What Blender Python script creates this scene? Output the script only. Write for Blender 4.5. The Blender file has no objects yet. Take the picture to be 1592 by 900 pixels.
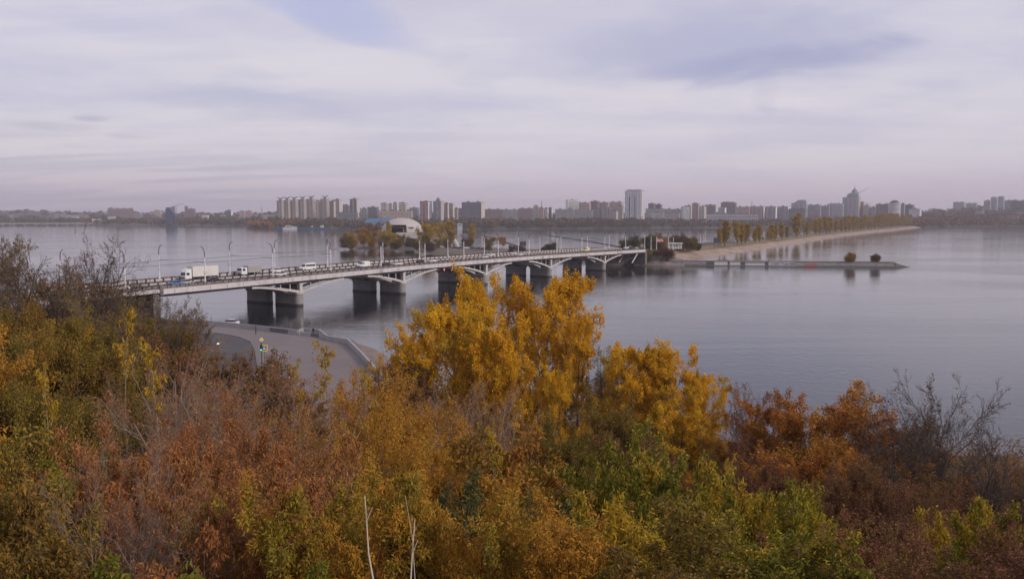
import bpy, bmesh, math, random, zlib
import numpy as np
from mathutils import Vector, Matrix

S = bpy.context.scene
C = S.collection
R = math.radians
PI = math.pi

# ------------------------------------------------------------------ camera
FPX = 1325.0                      # focal length in pixels of the 1592 px wide photograph
CAMH = 30.0
PITCH = math.atan(115 / FPX)
cam_d = bpy.data.cameras.new('camera')
cam = bpy.data.objects.new('camera', cam_d)
C.objects.link(cam)
cam.location = (0, 0, CAMH)
cam.rotation_euler = (PI / 2 - PITCH, 0, 0)
cam_d.sensor_width = 36
cam_d.lens = 36 * FPX / 1592
cam_d.clip_start = 0.1
cam_d.clip_end = 20000
S.camera = cam

# ------------------------------------------------------------------ exposure
S.view_settings.view_transform = 'Standard'
S.view_settings.look = 'None'
S.view_settings.exposure = 0.40
S.view_settings.gamma = 1.0

# ------------------------------------------------------------------ sun
SUN_AZ, SUN_EL = 122.0, 24.0      # from +Y clockwise: behind the camera, to the right
sd = bpy.data.lights.new('sun', 'SUN')
sd.energy = 1.5
sd.angle = R(10)
sd.color = (1.0, 0.90, 0.80)
so = bpy.data.objects.new('sun', sd)
C.objects.link(so)
_d = Vector((math.sin(R(SUN_AZ)) * math.cos(R(SUN_EL)), math.cos(R(SUN_AZ)) * math.cos(R(SUN_EL)), math.sin(R(SUN_EL))))
so.rotation_euler = _d.to_track_quat('Z', 'Y').to_euler()
so.location = (60, -40, 80)

# ------------------------------------------------------------------ sky (world)
class NT:
    """tiny helper to write node trees"""
    def __init__(s, tree):
        s.t = tree
        s.n = tree.nodes
        s.l = tree.links
    def node(s, typ, **kw):
        n = s.n.new(typ)
        for k, v in kw.items():
            setattr(n, k, v)
        return n
    def put(s, sock, v):
        if isinstance(v, bpy.types.NodeSocket):
            s.l.new(v, sock)
        elif v is not None:
            if isinstance(v, (tuple, list)) and len(v) == 3 and sock.type == 'RGBA':
                v = (*v, 1)
            sock.default_value = v
    def math(s, op, a, b=None, c=None, clamp=False):
        n = s.node('ShaderNodeMath', operation=op, use_clamp=clamp)
        for i, v in enumerate((a, b, c)):
            s.put(n.inputs[i], v)
        return n.outputs[0]
    def vmath(s, op, a, b=None):
        n = s.node('ShaderNodeVectorMath', operation=op)
        s.put(n.inputs[0], a)
        if b is not None:
            s.put(n.inputs[1], b)
        return n.outputs[0]
    def mix(s, f, a, b, mode='MIX'):
        n = s.node('ShaderNodeMix', data_type='RGBA', blend_type=mode)
        s.put(n.inputs[0], f); s.put(n.inputs[6], a); s.put(n.inputs[7], b)
        return n.outputs[2]
    def noise(s, vec, scale, detail=3, rough=0.5, dist=0.0, dim='3D'):
        n = s.node('ShaderNodeTexNoise', noise_dimensions=dim)
        if vec is not None:
            s.put(n.inputs['Vector'], vec)
        n.inputs['Scale'].default_value = scale
        n.inputs['Detail'].default_value = detail
        n.inputs['Roughness'].default_value = rough
        n.inputs['Distortion'].default_value = dist
        return n.outputs[0]
    def ramp(s, f, stops, interp='LINEAR'):
        n = s.node('ShaderNodeValToRGB')
        cr = n.color_ramp
        cr.interpolation = interp
        while len(cr.elements) > 1:
            cr.elements.remove(cr.elements[-1])
        for i, (p, c) in enumerate(stops):
            e = cr.elements[0] if i == 0 else cr.elements.new(p)
            e.position = p
            if not isinstance(c, (tuple, list)):
                c = (c, c, c)
            e.color = (*c, 1)
        s.put(n.inputs[0], f)
        return n.outputs[0]
    def smooth(s, v, a, b, lo=0.0, hi=1.0):
        n = s.node('ShaderNodeMapRange', interpolation_type='SMOOTHSTEP')
        s.put(n.inputs[0], v)
        n.inputs[1].default_value = a; n.inputs[2].default_value = b
        n.inputs[3].default_value = lo; n.inputs[4].default_value = hi
        return n.outputs[0]

W = bpy.data.worlds.new('World')
S.world = W
W.use_nodes = True
W.node_tree.nodes.clear()
w = NT(W.node_tree)
tc = w.node('ShaderNodeTexCoord')
sky = w.node('ShaderNodeTexSky', sky_type='NISHITA')
sky.sun_disc = False
sky.sun_elevation = R(SUN_EL)
sky.sun_rotation = R(SUN_AZ)
sky.air_density = 1.3
sky.dust_density = 2.5
sep = w.node('ShaderNodeSeparateXYZ')
w.put(sep.inputs[0], tc.outputs['Generated'])
gx, gy, gz = sep.outputs
elev = w.math('ARCSINE', w.math('MINIMUM', w.math('MAXIMUM', gz, -0.999), 0.999))       # radians
azim = w.math('ARCTAN2', gx, gy)
den = w.math('ADD', w.math('MAXIMUM', gz, 0.0), 0.10)
cmb = w.node('ShaderNodeCombineXYZ')
w.put(cmb.inputs[0], w.math('DIVIDE', gx, den))
w.put(cmb.inputs[1], w.math('MULTIPLY', w.math('DIVIDE', gy, den), 1.0))
plane = cmb.outputs[0]                                                           # clouds on a flat layer
n_big = w.noise(plane, 0.55, 5, 0.55, 0.6)
n_str = w.noise(w.vmath('MULTIPLY', plane, (0.55, 2.1, 1.0)), 0.9, 6, 0.55, 0.4)
warp = w.noise(plane, 1.3, 5, 0.6, 0.5)
warpv = w.math('SUBTRACT', warp, 0.5)
def blob(az_deg, el_deg, ra, re, wa=0.25, tilt=0.0):
    """a soft cloud patch somewhere in the sky, its rim frayed by noise"""
    da = w.math('SUBTRACT', azim, R(az_deg))
    de = w.math('SUBTRACT', elev, R(el_deg))
    da = w.math('ADD', da, w.math('MULTIPLY', warpv, wa))
    de = w.math('ADD', de, w.math('MULTIPLY', da, -tilt))
    de = w.math('ADD', de, w.math('MULTIPLY', warpv, wa * 0.45))
    a = w.math('POWER', w.math('ABSOLUTE', w.math('DIVIDE', da, R(ra))), 2.0)
    b = w.math('POWER', w.math('ABSOLUTE', w.math('DIVIDE', de, R(re))), 2.0)
    return w.smooth(w.math('ADD', a, b), 0.0, 1.6, 1.0, 0.0)
c_base = w.mix(w.smooth(n_big, 0.36, 0.64), (4.5, 4.35, 5.5), (5.45, 5.2, 5.85))
c_base = w.mix(w.math('MULTIPLY', w.smooth(n_str, 0.46, 0.64), 0.50), c_base, (5.95, 5.6, 6.05))
c_base = w.mix(w.math('MULTIPLY', w.smooth(n_str, 0.46, 0.32), 0.30), c_base, (3.9, 3.8, 5.0))
# grey-blue bank upper right, its hanging tail, blue gap upper left, brighter places
def lay(c, k, col, *a):
    return w.mix(w.math('MULTIPLY', blob(*a), k), c, col)
c1 = lay(c_base, 0.80, (3.45, 3.5, 4.95), 14.5, 10.6, 13, 2.3, 0.13, 0.03)
c1 = lay(c1, 0.70, (2.9, 3.0, 4.55), 16.5, 9.55, 8.5, 0.95, 0.08, 0.09)
c1 = lay(c1, 0.45, (3.3, 3.3, 4.7), 16.3, 7.7, 0.8, 1.5, 0.04)
c1 = lay(c1, 0.75, (3.5, 3.75, 5.7), -11.5, 12.9, 5.5, 1.7, 0.10, -0.30)
c1 = lay(c1, 0.42, (6.2, 5.9, 6.35), 25.9, 11.2, 3.2, 1.5, 0.16)
c1 = lay(c1, 0.55, (5.9, 5.5, 6.0), 19.0, 7.6, 5.0, 1.1, 0.12)
c1 = lay(c1, 0.45, (5.7, 5.3, 5.8), 8.5, 7.6, 5.5, 0.9, 0.12)
c1 = lay(c1, 0.45, (5.5, 5.2, 5.7), -16, 9.2, 13, 1.5, 0.13)
c1 = lay(c1, 0.45, (3.0, 2.95, 4.1), -28.0, 5.2, 2.4, 0.26, 0.03)
c1 = lay(c1, 0.55, (2.9, 2.9, 4.1), -26.0, 5.75, 1.0, 0.18, 0.02)
c1 = lay(c1, 0.40, (3.0, 2.95, 4.1), -24.2, 4.8, 1.0, 0.22, 0.02)
c1 = lay(c1, 0.40, (3.6, 3.5, 4.8), -17, 7.2, 9, 0.9, 0.12)
puff = w.noise(plane, 2.2, 4, 0.5, 0.15)
c1 = w.mix(w.math('MULTIPLY', w.smooth(puff, 0.48, 0.70), 0.20), c1, (6.1, 5.75, 6.2))
c1 = w.mix(w.math('MULTIPLY', w.smooth(puff, 0.46, 0.32), 0.25), c1, (3.9, 3.8, 5.1))
# creamier lower down, then pinkish grey murk over the horizon, streaky on the left
mid = w.smooth(elev, R(7.5), R(3.5), 0.0, 1.0)
c2 = w.mix(w.math('MULTIPLY', mid, 0.45), c1, (5.1, 4.65, 5.15))
lowl = w.smooth(elev, R(4.2), R(0.2), 0.0, 1.0)
c2 = w.mix(w.math('MULTIPLY', lowl, 0.85), c2, (4.35, 3.65, 4.25))
leftl = w.math('MULTIPLY', w.smooth(azim, R(5), R(-30), 0.0, 1.0), w.smooth(elev, R(6.0), R(2.5), 0.0, 1.0))
leftl = w.math('MULTIPLY', leftl, w.smooth(n_str, 0.60, 0.40))
c2 = w.mix(w.math('MULTIPLY', leftl, 0.55), c2, (3.15, 3.0, 3.95))
final = w.mix(0.92, sky.outputs[0], c2)
final = w.mix(w.smooth(gz, -0.02, -0.10), final, (1.6, 1.5, 1.7))
bg = w.node('ShaderNodeBackground')
w.put(bg.inputs[0], final)
bg.inputs[1].default_value = 0.1
wo = w.node('ShaderNodeOutputWorld')
w.l.new(bg.outputs[0], wo.inputs[0])

# ------------------------------------------------------------------ picture <-> place (only to measure positions)
_cp, _sp = math.cos(PITCH), math.sin(PITCH)
def ray(px, py):
    x = (px - 796) / FPX
    y = (450 - py) / FPX
    return x, _cp + y * _sp, -_sp + y * _cp
def Pz(px, py, z=0.0):
    x, y, v = ray(px, py)
    t = (z - CAMH) / v
    return Vector((x * t, y * t, z))
def Py(px, py, Y):
    x, y, v = ray(px, py)
    t = Y / y
    return Vector((x * t, Y, CAMH + v * t))
def proj(x, y, z):
    dz = z - CAMH
    dep = y * _cp - dz * _sp
    up = y * _sp + dz * _cp
    return 796 + FPX * x / dep, 450 - FPX * up / dep

# ------------------------------------------------------------------ materials
MATS = {}
def principled(name, col, rough=0.8, var=0.15, scale=1.0, metal=0.0, bump=0.0, spec=0.3, stain=None, emit=None, es=1.0):
    if name in MATS:
        return MATS[name]
    m = bpy.data.materials.new(name)
    m.use_nodes = True
    nt = NT(m.node_tree)
    b = nt.n['Principled BSDF']
    b.inputs['Roughness'].default_value = rough
    b.inputs['Metallic'].default_value = metal
    b.inputs['Specular IOR Level'].default_value = spec
    t = nt.node('ShaderNodeTexCoord')
    n1 = nt.noise(t.outputs['Object'], scale, 5, 0.6)
    lo = tuple(c * (1 - var) for c in col)
    hi = tuple(min(1, c * (1 + var)) for c in col)
    colr = nt.ramp(n1, [(0.3, lo), (0.7, hi)])
    if stain:
        n2 = nt.noise(nt.vmath('MULTIPLY', t.outputs['Object'], (1, 1, 0.25)), scale * 0.6, 4, 0.65)
        colr = nt.mix(nt.smooth(n2, 0.5, 0.7, 0, stain[1]), colr, stain[0])
    nt.put(b.inputs['Base Color'], colr)
    if bump:
        bn = nt.node('ShaderNodeBump')
        bn.inputs['Strength'].default_value = 0.6
        bn.inputs['Distance'].default_value = bump
        nt.put(bn.inputs['Height'], nt.noise(t.outputs['Object'], scale * 4, 4, 0.6))
        nt.l.new(bn.outputs[0], b.inputs['Normal'])
    if emit:
        b.inputs['Emission Color'].default_value = (*emit, 1)
        b.inputs['Emission Strength'].default_value = es
    MATS[name] = m
    return m

def leafmat(name, stops, trans=0.35, rough=0.6, alt=None, share=0.55):
    """leaf colour by the leaf's own random tint, shifted a little by clump and by tree"""
    if name in MATS:
        return MATS[name]
    m = bpy.data.materials.new(name)
    m.use_nodes = True
    nt = NT(m.node_tree)
    nt.n.clear()
    at = nt.node('ShaderNodeAttribute', attribute_name='tint')
    t = nt.node('ShaderNodeTexCoord')
    cl = nt.noise(t.outputs['Object'], 0.55, 3, 0.6)
    oi = nt.node('ShaderNodeObjectInfo')
    f = nt.math('ADD', nt.math('MULTIPLY', at.outputs['Fac'], 0.55), nt.math('MULTIPLY', cl, 0.75))
    f = nt.math('ADD', f, nt.math('MULTIPLY', oi.outputs['Random'], 0.16))
    f = nt.math('SUBTRACT', f, 0.20)
    col = nt.ramp(f, stops)
    if alt:
        pn = nt.noise(nt.vmath('ADD', t.outputs['Object'], (7.3, 2.1, 4.4)), 0.42, 2, 0.5)
        pn = nt.math('ADD', pn, nt.math('MULTIPLY', nt.math('SUBTRACT', at.outputs['Fac'], 0.5), 0.22))
        pn = nt.math('ADD', pn, nt.math('MULTIPLY', nt.math('SUBTRACT', oi.outputs['Random'], 0.5), 0.20))
        col = nt.mix(nt.smooth(pn, share - .04, share + .06), col, nt.ramp(f, alt))
    d = nt.node('ShaderNodeBsdfPrincipled')
    d.inputs['Roughness'].default_value = rough
    d.inputs['Specular IOR Level'].default_value = 0.25
    nt.put(d.inputs['Base Color'], col)
    tr = nt.node('ShaderNodeBsdfTranslucent')
    nt.put(tr.inputs[0], col)
    ms = nt.node('ShaderNodeMixShader')
    ms.inputs[0].default_value = trans * 0.75
    nt.l.new(d.outputs[0], ms.inputs[1]); nt.l.new(tr.outputs[0], ms.inputs[2])
    o = nt.node('ShaderNodeOutputMaterial')
    nt.l.new(ms.outputs[0], o.inputs[0])
    MATS[name] = m
    return m

M = principled
concrete = M('concrete', (0.46, 0.43, 0.42), 0.85, 0.14, 0.35, stain=((0.24, 0.22, 0.21), 0.5), bump=0.01)
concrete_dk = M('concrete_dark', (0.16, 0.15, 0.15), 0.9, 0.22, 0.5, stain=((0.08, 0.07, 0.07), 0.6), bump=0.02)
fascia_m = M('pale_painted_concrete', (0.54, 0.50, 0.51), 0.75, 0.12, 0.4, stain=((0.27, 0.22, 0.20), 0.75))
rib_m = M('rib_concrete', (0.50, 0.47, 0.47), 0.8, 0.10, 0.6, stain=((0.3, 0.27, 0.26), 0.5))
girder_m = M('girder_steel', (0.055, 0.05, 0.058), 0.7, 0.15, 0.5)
rail_m = M('brown_railing_paint', (0.075, 0.050, 0.045), 0.6, 0.25, 1.2)
panel_m = M('pale_barrier_panel', (0.50, 0.46, 0.44), 0.7, 0.15, 0.7, stain=((0.3, 0.26, 0.24), 0.5))
asphalt = M('asphalt', (0.085, 0.078, 0.080), 0.9, 0.15, 0.25, bump=0.01)
plaza_m = M('plaza_asphalt', (0.19, 0.16, 0.155), 0.9, 0.10, 0.06, bump=0.008, stain=((0.15, 0.13, 0.13), 0.6))
paint_m = M('road_paint', (0.6, 0.58, 0.56), 0.7, 0.12, 2.0)
pole_m = M('pole_concrete', (0.66, 0.63, 0.63), 0.7, 0.1, 1.0)
metal_dk = M('dark_metal', (0.06, 0.06, 0.065), 0.5, 0.1, 1.0)
lamp_m = M('lamp_housing', (0.35, 0.35, 0.36), 0.4, 0.05, 1.0)
glass_m = M('car_glass', (0.02, 0.022, 0.028), 0.08, 0.1, 1.0, spec=0.6)
tyre_m = M('tyre_rubber', (0.02, 0.02, 0.02), 0.8, 0.1, 2.0)
rim_m = M('wheel_rim', (0.35, 0.35, 0.36), 0.4, 0.05, 2.0, metal=0.5)
white_p = M('white_vehicle_paint', (0.74, 0.73, 0.71), 0.25, 0.03, 0.6, spec=0.5)
box_p = M('trailer_panel', (0.66, 0.62, 0.58), 0.55, 0.05, 0.5, stain=((0.45, 0.41, 0.37), 0.35))
bark = M('bark', (0.075, 0.058, 0.050), 0.95, 0.35, 2.5)
bark_gr = M('grey_bark', (0.15, 0.12, 0.105), 0.95, 0.25, 2.5)
bark_pale = M('pale_stem_bark', (0.24, 0.185, 0.155), 0.95, 0.25, 2.5)
bark_red = M('reddish_bark', (0.13, 0.062, 0.050), 0.95, 0.3, 2.5)

# ------------------------------------------------------------------ mesh helpers
class Geo:
    """collects shapes (numpy) and links them as ONE mesh object"""
    def __init__(s):
        s.V = []; s.F = []; s.MI = []; s.T = []; s.n = 0
    def add(s, v, f, mi=0, tint=None):
        v = np.asarray(v, dtype=np.float32).reshape(-1, 3)
        f = np.asarray(f, dtype=np.int64)
        s.V.append(v); s.F.append(f + s.n); s.MI.append(np.full(len(f), mi, dtype=np.int32))
        s.T.append(np.zeros(len(v), np.float32) if tint is None else np.asarray(tint, np.float32))
        s.n += len(v)
        return s
    def box(s, c, d, rz=0.0, mi=0, taper=1.0):
        """centre c, full size d, turned rz about z; top scaled by taper"""
        hx, hy, hz = d[0] / 2, d[1] / 2, d[2] / 2
        p = np.array([[x * hx * (taper if z > 0 else 1), y * hy * (taper if z > 0 else 1), z * hz] for z in (-1, 1) for y in (-1, 1) for x in (-1, 1)], float)
        if rz:
            cs, sn = math.cos(rz), math.sin(rz)
            p = np.stack([p[:, 0] * cs - p[:, 1] * sn, p[:, 0] * sn + p[:, 1] * cs, p[:, 2]], 1)
        p += np.array(c, float)
        return s.add(p, [[0, 2, 3, 1], [4, 5, 7, 6], [0, 1, 5, 4], [1, 3, 7, 5], [3, 2, 6, 7], [2, 0, 4, 6]], mi)
    def hexa(s, pts, mi=0):
        """8 corners: bottom 4 ccw, top 4 ccw"""
        return s.add(np.array([tuple(p) for p in pts], float), [[3, 2, 1, 0], [4, 5, 6, 7], [0, 1, 5, 4], [1, 2, 6, 5], [2, 3, 7, 6], [3, 0, 4, 7]], mi)
    def tubes(s, segs, k=4, mi=0):
        a = np.asarray(segs, float).reshape(-1, 8)
        if not len(a):
            return s
        p0, p1, r0, r1 = a[:, 0:3], a[:, 3:6], a[:, 6], a[:, 7]
        d = p1 - p0
        d /= np.maximum(np.linalg.norm(d, axis=1, keepdims=True), 1e-9)
        ref = np.where(np.abs(d[:, 2:3]) > 0.9, np.array([[1., 0, 0]]), np.array([[0, 0, 1.]]))
        u = np.cross(d, ref); u /= np.maximum(np.linalg.norm(u, axis=1, keepdims=True), 1e-9)
        v = np.cross(d, u)
        ang = np.arange(k) * 2 * PI / k
        ring = u[:, None, :] * np.cos(ang)[None, :, None] + v[:, None, :] * np.sin(ang)[None, :, None]
        A = p0[:, None, :] + ring * r0[:, None, None]
        B = p1[:, None, :] + ring * r1[:, None, None]
        verts = np.concatenate([A, B], 1).reshape(-1, 3)
        base = (np.arange(len(a)) * 2 * k)[:, None]
        i = np.arange(k); j = (i + 1) % k
        q = np.stack([i, j, j + k, i + k], 1)[None] + base[:, :, None]
        return s.add(verts, q.reshape(-1, 4), mi)
    def tube(s, pts, r, k=6, mi=0, r2=None):
        n = len(pts) - 1
        segs = []
        for i in range(n):
            ra = r if r2 is None else r + (r2 - r) * i / n
            rb = r if r2 is None else r + (r2 - r) * (i + 1) / n
            segs.append([*pts[i], *pts[i + 1], ra, rb])
        return s.tubes(segs, k, mi)
    def cyl(s, c, r, h, k=12, mi=0, r2=None, axis='z'):
        """closed cylinder or cone standing on c"""
        r2 = r if r2 is None else r2
        a = np.arange(k) * 2 * PI / k
        lo = np.stack([r * np.cos(a), r * np.sin(a), np.zeros(k)], 1)
        hi = np.stack([r2 * np.cos(a), r2 * np.sin(a), np.full(k, h)], 1)
        v = np.concatenate([lo, hi, [[0, 0, 0]], [[0, 0, h]]])
        if axis == 'x':
            v = v[:, [2, 0, 1]]
        elif axis == 'y':
            v = v[:, [1, 2, 0]]
        i = np.arange(k); j = (i + 1) % k
        v = v + np.array(c, float)
        s.add(v, np.stack([i, j, j + k, i + k], 1), mi)
        s.add(v, np.stack([j, i, np.full(k, 2 * k), np.full(k, 2 * k)], 1)[:, :3], mi)
        s.add(v, np.stack([i + k, j + k, np.full(k, 2 * k + 1)], 1), mi)
        return s
    def dome(s, c, rx, ry, rz, k=16, m=6, mi=0, full=False):
        v = []; f = []
        lo = -PI / 2 if full else 0
        for i in range(m + 1):
            e = lo + (PI / 2 - lo) * i / m
            for j in range(k):
                a = 2 * PI * j / k
                v.append((c[0] + rx * math.cos(e) * math.cos(a), c[1] + ry * math.cos(e) * math.sin(a), c[2] + rz * math.sin(e)))
        for i in range(m):
            for j in range(k):
                f.append((i * k + j, i * k + (j + 1) % k, (i + 1) * k + (j + 1) % k, (i + 1) * k + j))
        return s.add(v, f, mi)
    def prism(s, poly, z0, z1, mi=0):
        """polygon (x, y) pulled up from z0 to z1"""
        n = len(poly)
        v = [(p[0], p[1], z0) for p in poly] + [(p[0], p[1], z1) for p in poly]
        s.polys = getattr(s, 'polys', [])
        s.add(v, [[i, (i + 1) % n, (i + 1) % n + n, i + n] for i in range(n)], mi)
        s.polys.append(([s.n - n + i for i in range(n)], mi))
        s.polys.append(([s.n - n - 1 - i for i in range(n)], mi))
        return s
    def build(s, name, mats, parent=None, smooth=False, at=None, raw=False):
        me = bpy.data.meshes.new(name)
        V = np.concatenate(s.V) if s.V else np.zeros((0, 3), np.float32)
        loops = []; starts = []; tots = []; mi = []
        pos = 0
        for F, m in zip(s.F, s.MI):
            if not len(F):
                continue
            k = F.shape[1]
            loops.append(F.reshape(-1)); starts.append(pos + np.arange(len(F)) * k)
            tots.append(np.full(len(F), k)); mi.append(m); pos += F.size
        for F, m in getattr(s, 'polys', []):
            loops.append(np.array(F)); starts.append(np.array([pos])); tots.append(np.array([len(F)])); mi.append(np.array([m])); pos += len(F)
        L = np.concatenate(loops).astype(np.int32)
        st = np.concatenate(starts).astype(np.int32)
        me.vertices.add(len(V)); me.vertices.foreach_set('co', V.astype(np.float32).reshape(-1))
        me.loops.add(len(L)); me.loops.foreach_set('vertex_index', L)
        me.polygons.add(len(st)); me.polygons.foreach_set('loop_start', st)
        try:
            me.polygons.foreach_set('loop_total', np.concatenate(tots).astype(np.int32))
        except Exception:
            pass
        me.polygons.foreach_set('material_index', np.concatenate(mi).astype(np.int32))
        me.polygons.foreach_set('use_smooth', np.full(len(st), bool(smooth)))
        T = np.concatenate(s.T)
        if T.any():
            a = me.attributes.new('tint', 'FLOAT', 'POINT')
            a.data.foreach_set('value', T)
        me.update(calc_edges=True)
        for m in (mats if isinstance(mats, (list, tuple)) else [mats]):
            me.materials.append(m)
        if raw:
            return me
        o = bpy.data.objects.new(name, me)
        C.objects.link(o)
        if parent is not None:
            o.parent = parent
        if at is not None:
            o.location = at
        return o

def tag(o, label=None, cat=None, group=None, kind=None):
    if label: o['label'] = label
    if cat: o['category'] = cat
    if group: o['group'] = group
    if kind: o['kind'] = kind
    return o
def thing(name, label, cat, loc=(0, 0, 0), rz=0.0, group=None):
    o = bpy.data.objects.new(name, None)
    C.objects.link(o)
    o.empty_display_size = 0.3
    o.location = loc
    o.rotation_euler = (0, 0, rz)
    return tag(o, label, cat, group)
def part(name, me, parent, loc=None, kind=None):
    o = bpy.data.objects.new(name, me)
    C.objects.link(o); o.parent = parent
    if loc is not None: o.location = loc
    if kind: o['kind'] = kind
    return o
KIDS = {}
def dup(root, loc, rz=0.0, label=None, group=None, scale=None):
    r = root.copy(); C.objects.link(r)
    r.location = loc; r.rotation_euler = (0, 0, rz)
    if scale: r.scale = scale
    if label: r['label'] = label
    if group: r['group'] = group
    if root not in KIDS:
        KIDS[root] = [(c, list(c.children)) for c in root.children]
    for ch, gs in KIDS[root]:
        c = ch.copy(); C.objects.link(c); c.parent = r
        for g in gs:
            d = g.copy(); C.objects.link(d); d.parent = c
    return r

# ------------------------------------------------------------------ water
def water_material():
    m = bpy.data.materials.new('reservoir_water')
    m.use_nodes = True
    nt = NT(m.node_tree)
    b = nt.n['Principled BSDF']
    t = nt.node('ShaderNodeTexCoord')
    P = t.outputs['Object']
    big = nt.noise(nt.vmath('MULTIPLY', P, (0.35, 1.0, 1.0)), 0.012, 4, 0.6, 0.5)     # wind lanes
    n1 = nt.noise(nt.vmath('MULTIPLY', P, (1.0, 0.8, 1.0)), 0.55, 3, 0.6, 0.3)
    n2 = nt.noise(P, 2.2, 2, 0.6, 0.2)
    n3 = nt.noise(nt.vmath('MULTIPLY', P, (0.3, 1.0, 1.0)), 0.10, 3, 0.5, 0.3)
    h = nt.math('ADD', nt.math('MULTIPLY', n1, 0.10), nt.math('MULTIPLY', n2, 0.022))
    h = nt.math('ADD', h, nt.math('MULTIPLY', n3, 0.10))
    amp = nt.smooth(big, 0.35, 0.65, 0.45, 1.25)
    h = nt.math('MULTIPLY', h, amp)
    bn = nt.node('ShaderNodeBump')
    bn.inputs['Strength'].default_value = 1.0
    bn.inputs['Distance'].default_value = 0.7
    nt.put(bn.inputs['Height'], h)
    nt.l.new(bn.outputs[0], b.inputs['Normal'])
    b.inputs['Base Color'].default_value = (0.018, 0.017, 0.021, 1)
    b.inputs['IOR'].default_value = 1.333
    nt.put(b.inputs['Roughness'], nt.smooth(big, 0.3, 0.7, 0.03, 0.08))
    return m
g = Geo()
g.add([(-7000, -300, 0), (7000, -300, 0), (7000, 7000, 0), (-7000, 7000, 0)], [[0, 1, 2, 3]])
tag(g.build('water', water_material()), kind='structure')
g = Geo()
bed_m = M('reservoir_bed', (0.10, 0.085, 0.07), 0.95, 0.2, 0.05)
g.add([(-7000, -300, -3), (7000, -300, -3), (7000, 7000, -3), (-7000, 7000, -3)], [[0, 1, 2, 3]])
tag(g.build('ground', bed_m), kind='structure')

# ------------------------------------------------------------------ near hillside
def interp(x, pts):
    if x <= pts[0][0]: return pts[0][1]
    for (a, va), (b, vb) in zip(pts, pts[1:]):
        if x <= b:
            return va + (vb - va) * (x - a) / (b - a)
    return pts[-1][1]
PROFILE = [(-60, 28.3), (2.5, 28.2), (6, 26.4), (15, 20.5), (30, 13.5), (50, 8.0), (72, 5.0), (95, 3.4), (115, 3.0), (600, 3.0)]
# near shoreline: y of the water's edge as x grows
SHORE = [(-420, 330), (-260, 275), (-130, 250), (-112, 238), (-92, 225), (-52, 204), (-43, 194), (-36, 180), (-25, 150), (-14, 132), (6, 118), (30, 104), (60, 97), (120, 92), (200, 80), (420, 40)]
def hillz(x, y):
    z = interp(y + 0.06 * max(0, -x), PROFILE)
    lf = max(0, min(1, (-x - 8) / 30)) * interp(y, [(15, 0), (35, 1), (78, 1), (96, 0)])
    z += 6.5 * lf
    n = math.sin(x * 0.11 + 1.3) * math.cos(y * 0.09) * 0.6 + math.sin(x * 0.043 - y * 0.07) * 0.7
    z += n * min(1, max(0, (z - 3.3) / 5))
    e = interp(x, SHORE)
    if y > e - 6:
        edge = 6 if x > -14 else 2.0
        t = (e - y) / edge
        if t < 1:
            z = z * max(0, t) - 2.5 * max(0, min(1, 1 - t))
    return z
xs = np.concatenate([np.arange(-420, -120, 12), np.arange(-120, 130, 2.5), np.arange(130, 421, 14)])
ys = np.concatenate([np.arange(-60, 0, 6), np.arange(0, 130, 2.0), np.arange(130, 345, 2.5)])
vs = [(x, y, hillz(x, y)) for y in ys for x in xs]
nx = len(xs)
fs = [(j * nx + i, j * nx + i + 1, (j + 1) * nx + i + 1, (j + 1) * nx + i) for j in range(len(ys) - 1) for i in range(nx - 1)]
def soil_material():
    m = bpy.data.materials.new('leaf_litter_soil')
    m.use_nodes = True
    nt = NT(m.node_tree)
    b = nt.n['Principled BSDF']
    t = nt.node('ShaderNodeTexCoord')
    a = nt.noise(t.outputs['Object'], 0.25, 6, 0.65)
    c = nt.noise(t.outputs['Object'], 6.0, 4, 0.7)
    col = nt.mix(a, (0.035, 0.030, 0.018), (0.11, 0.065, 0.038))
    col = nt.mix(nt.smooth(c, 0.45, 0.7, 0, 0.6), col, (0.16, 0.085, 0.035))
    nt.put(b.inputs['Base Color'], col)
    b.inputs['Roughness'].default_value = 0.95
    bn = nt.node('ShaderNodeBump'); bn.inputs['Distance'].default_value = 0.08
    nt.put(bn.inputs['Height'], c); nt.l.new(bn.outputs[0], b.inputs['Normal'])
    return m
soil = soil_material()
g = Geo(); g.add(vs, fs)
tag(g.build('hillside', soil, smooth=True), kind='structure')

# ------------------------------------------------------------------ plaza (paved embankment) lower left
ZP = 3.02
edge_px = [(300, 497), (335, 499.5), (380, 503.5), (420, 508), (463, 513)]
balc_px = [(463, 513), (472, 510), (496, 512), (509, 521.5)]
edge2_px = [(509, 521.5), (541, 527)]
edge3_px = [(541, 527), (560, 545), (583, 570.5), (604, 592)]
ZT = 4.15                       # parapet top
E1 = [Pz(a, b, ZT) for a, b in edge_px]
EB = [Pz(a, b, ZT) for a, b in balc_px]
E2 = [Pz(a, b, ZT) for a, b in edge2_px]
E3 = [Pz(a, b, ZT) for a, b in edge3_px]
poly = [(p.x, p.y) for p in E1[:-1] + EB + E2[1:] + E3[1:]]
poly += [(-16, 112), (-50, 96), (-110, 110), (-150, 160), (-165, 200)]
g = Geo(); g.prism(poly, -2.8, ZP + 0.02)
plz = tag(g.build('plaza_pavement', plaza_m), kind='structure')
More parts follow.
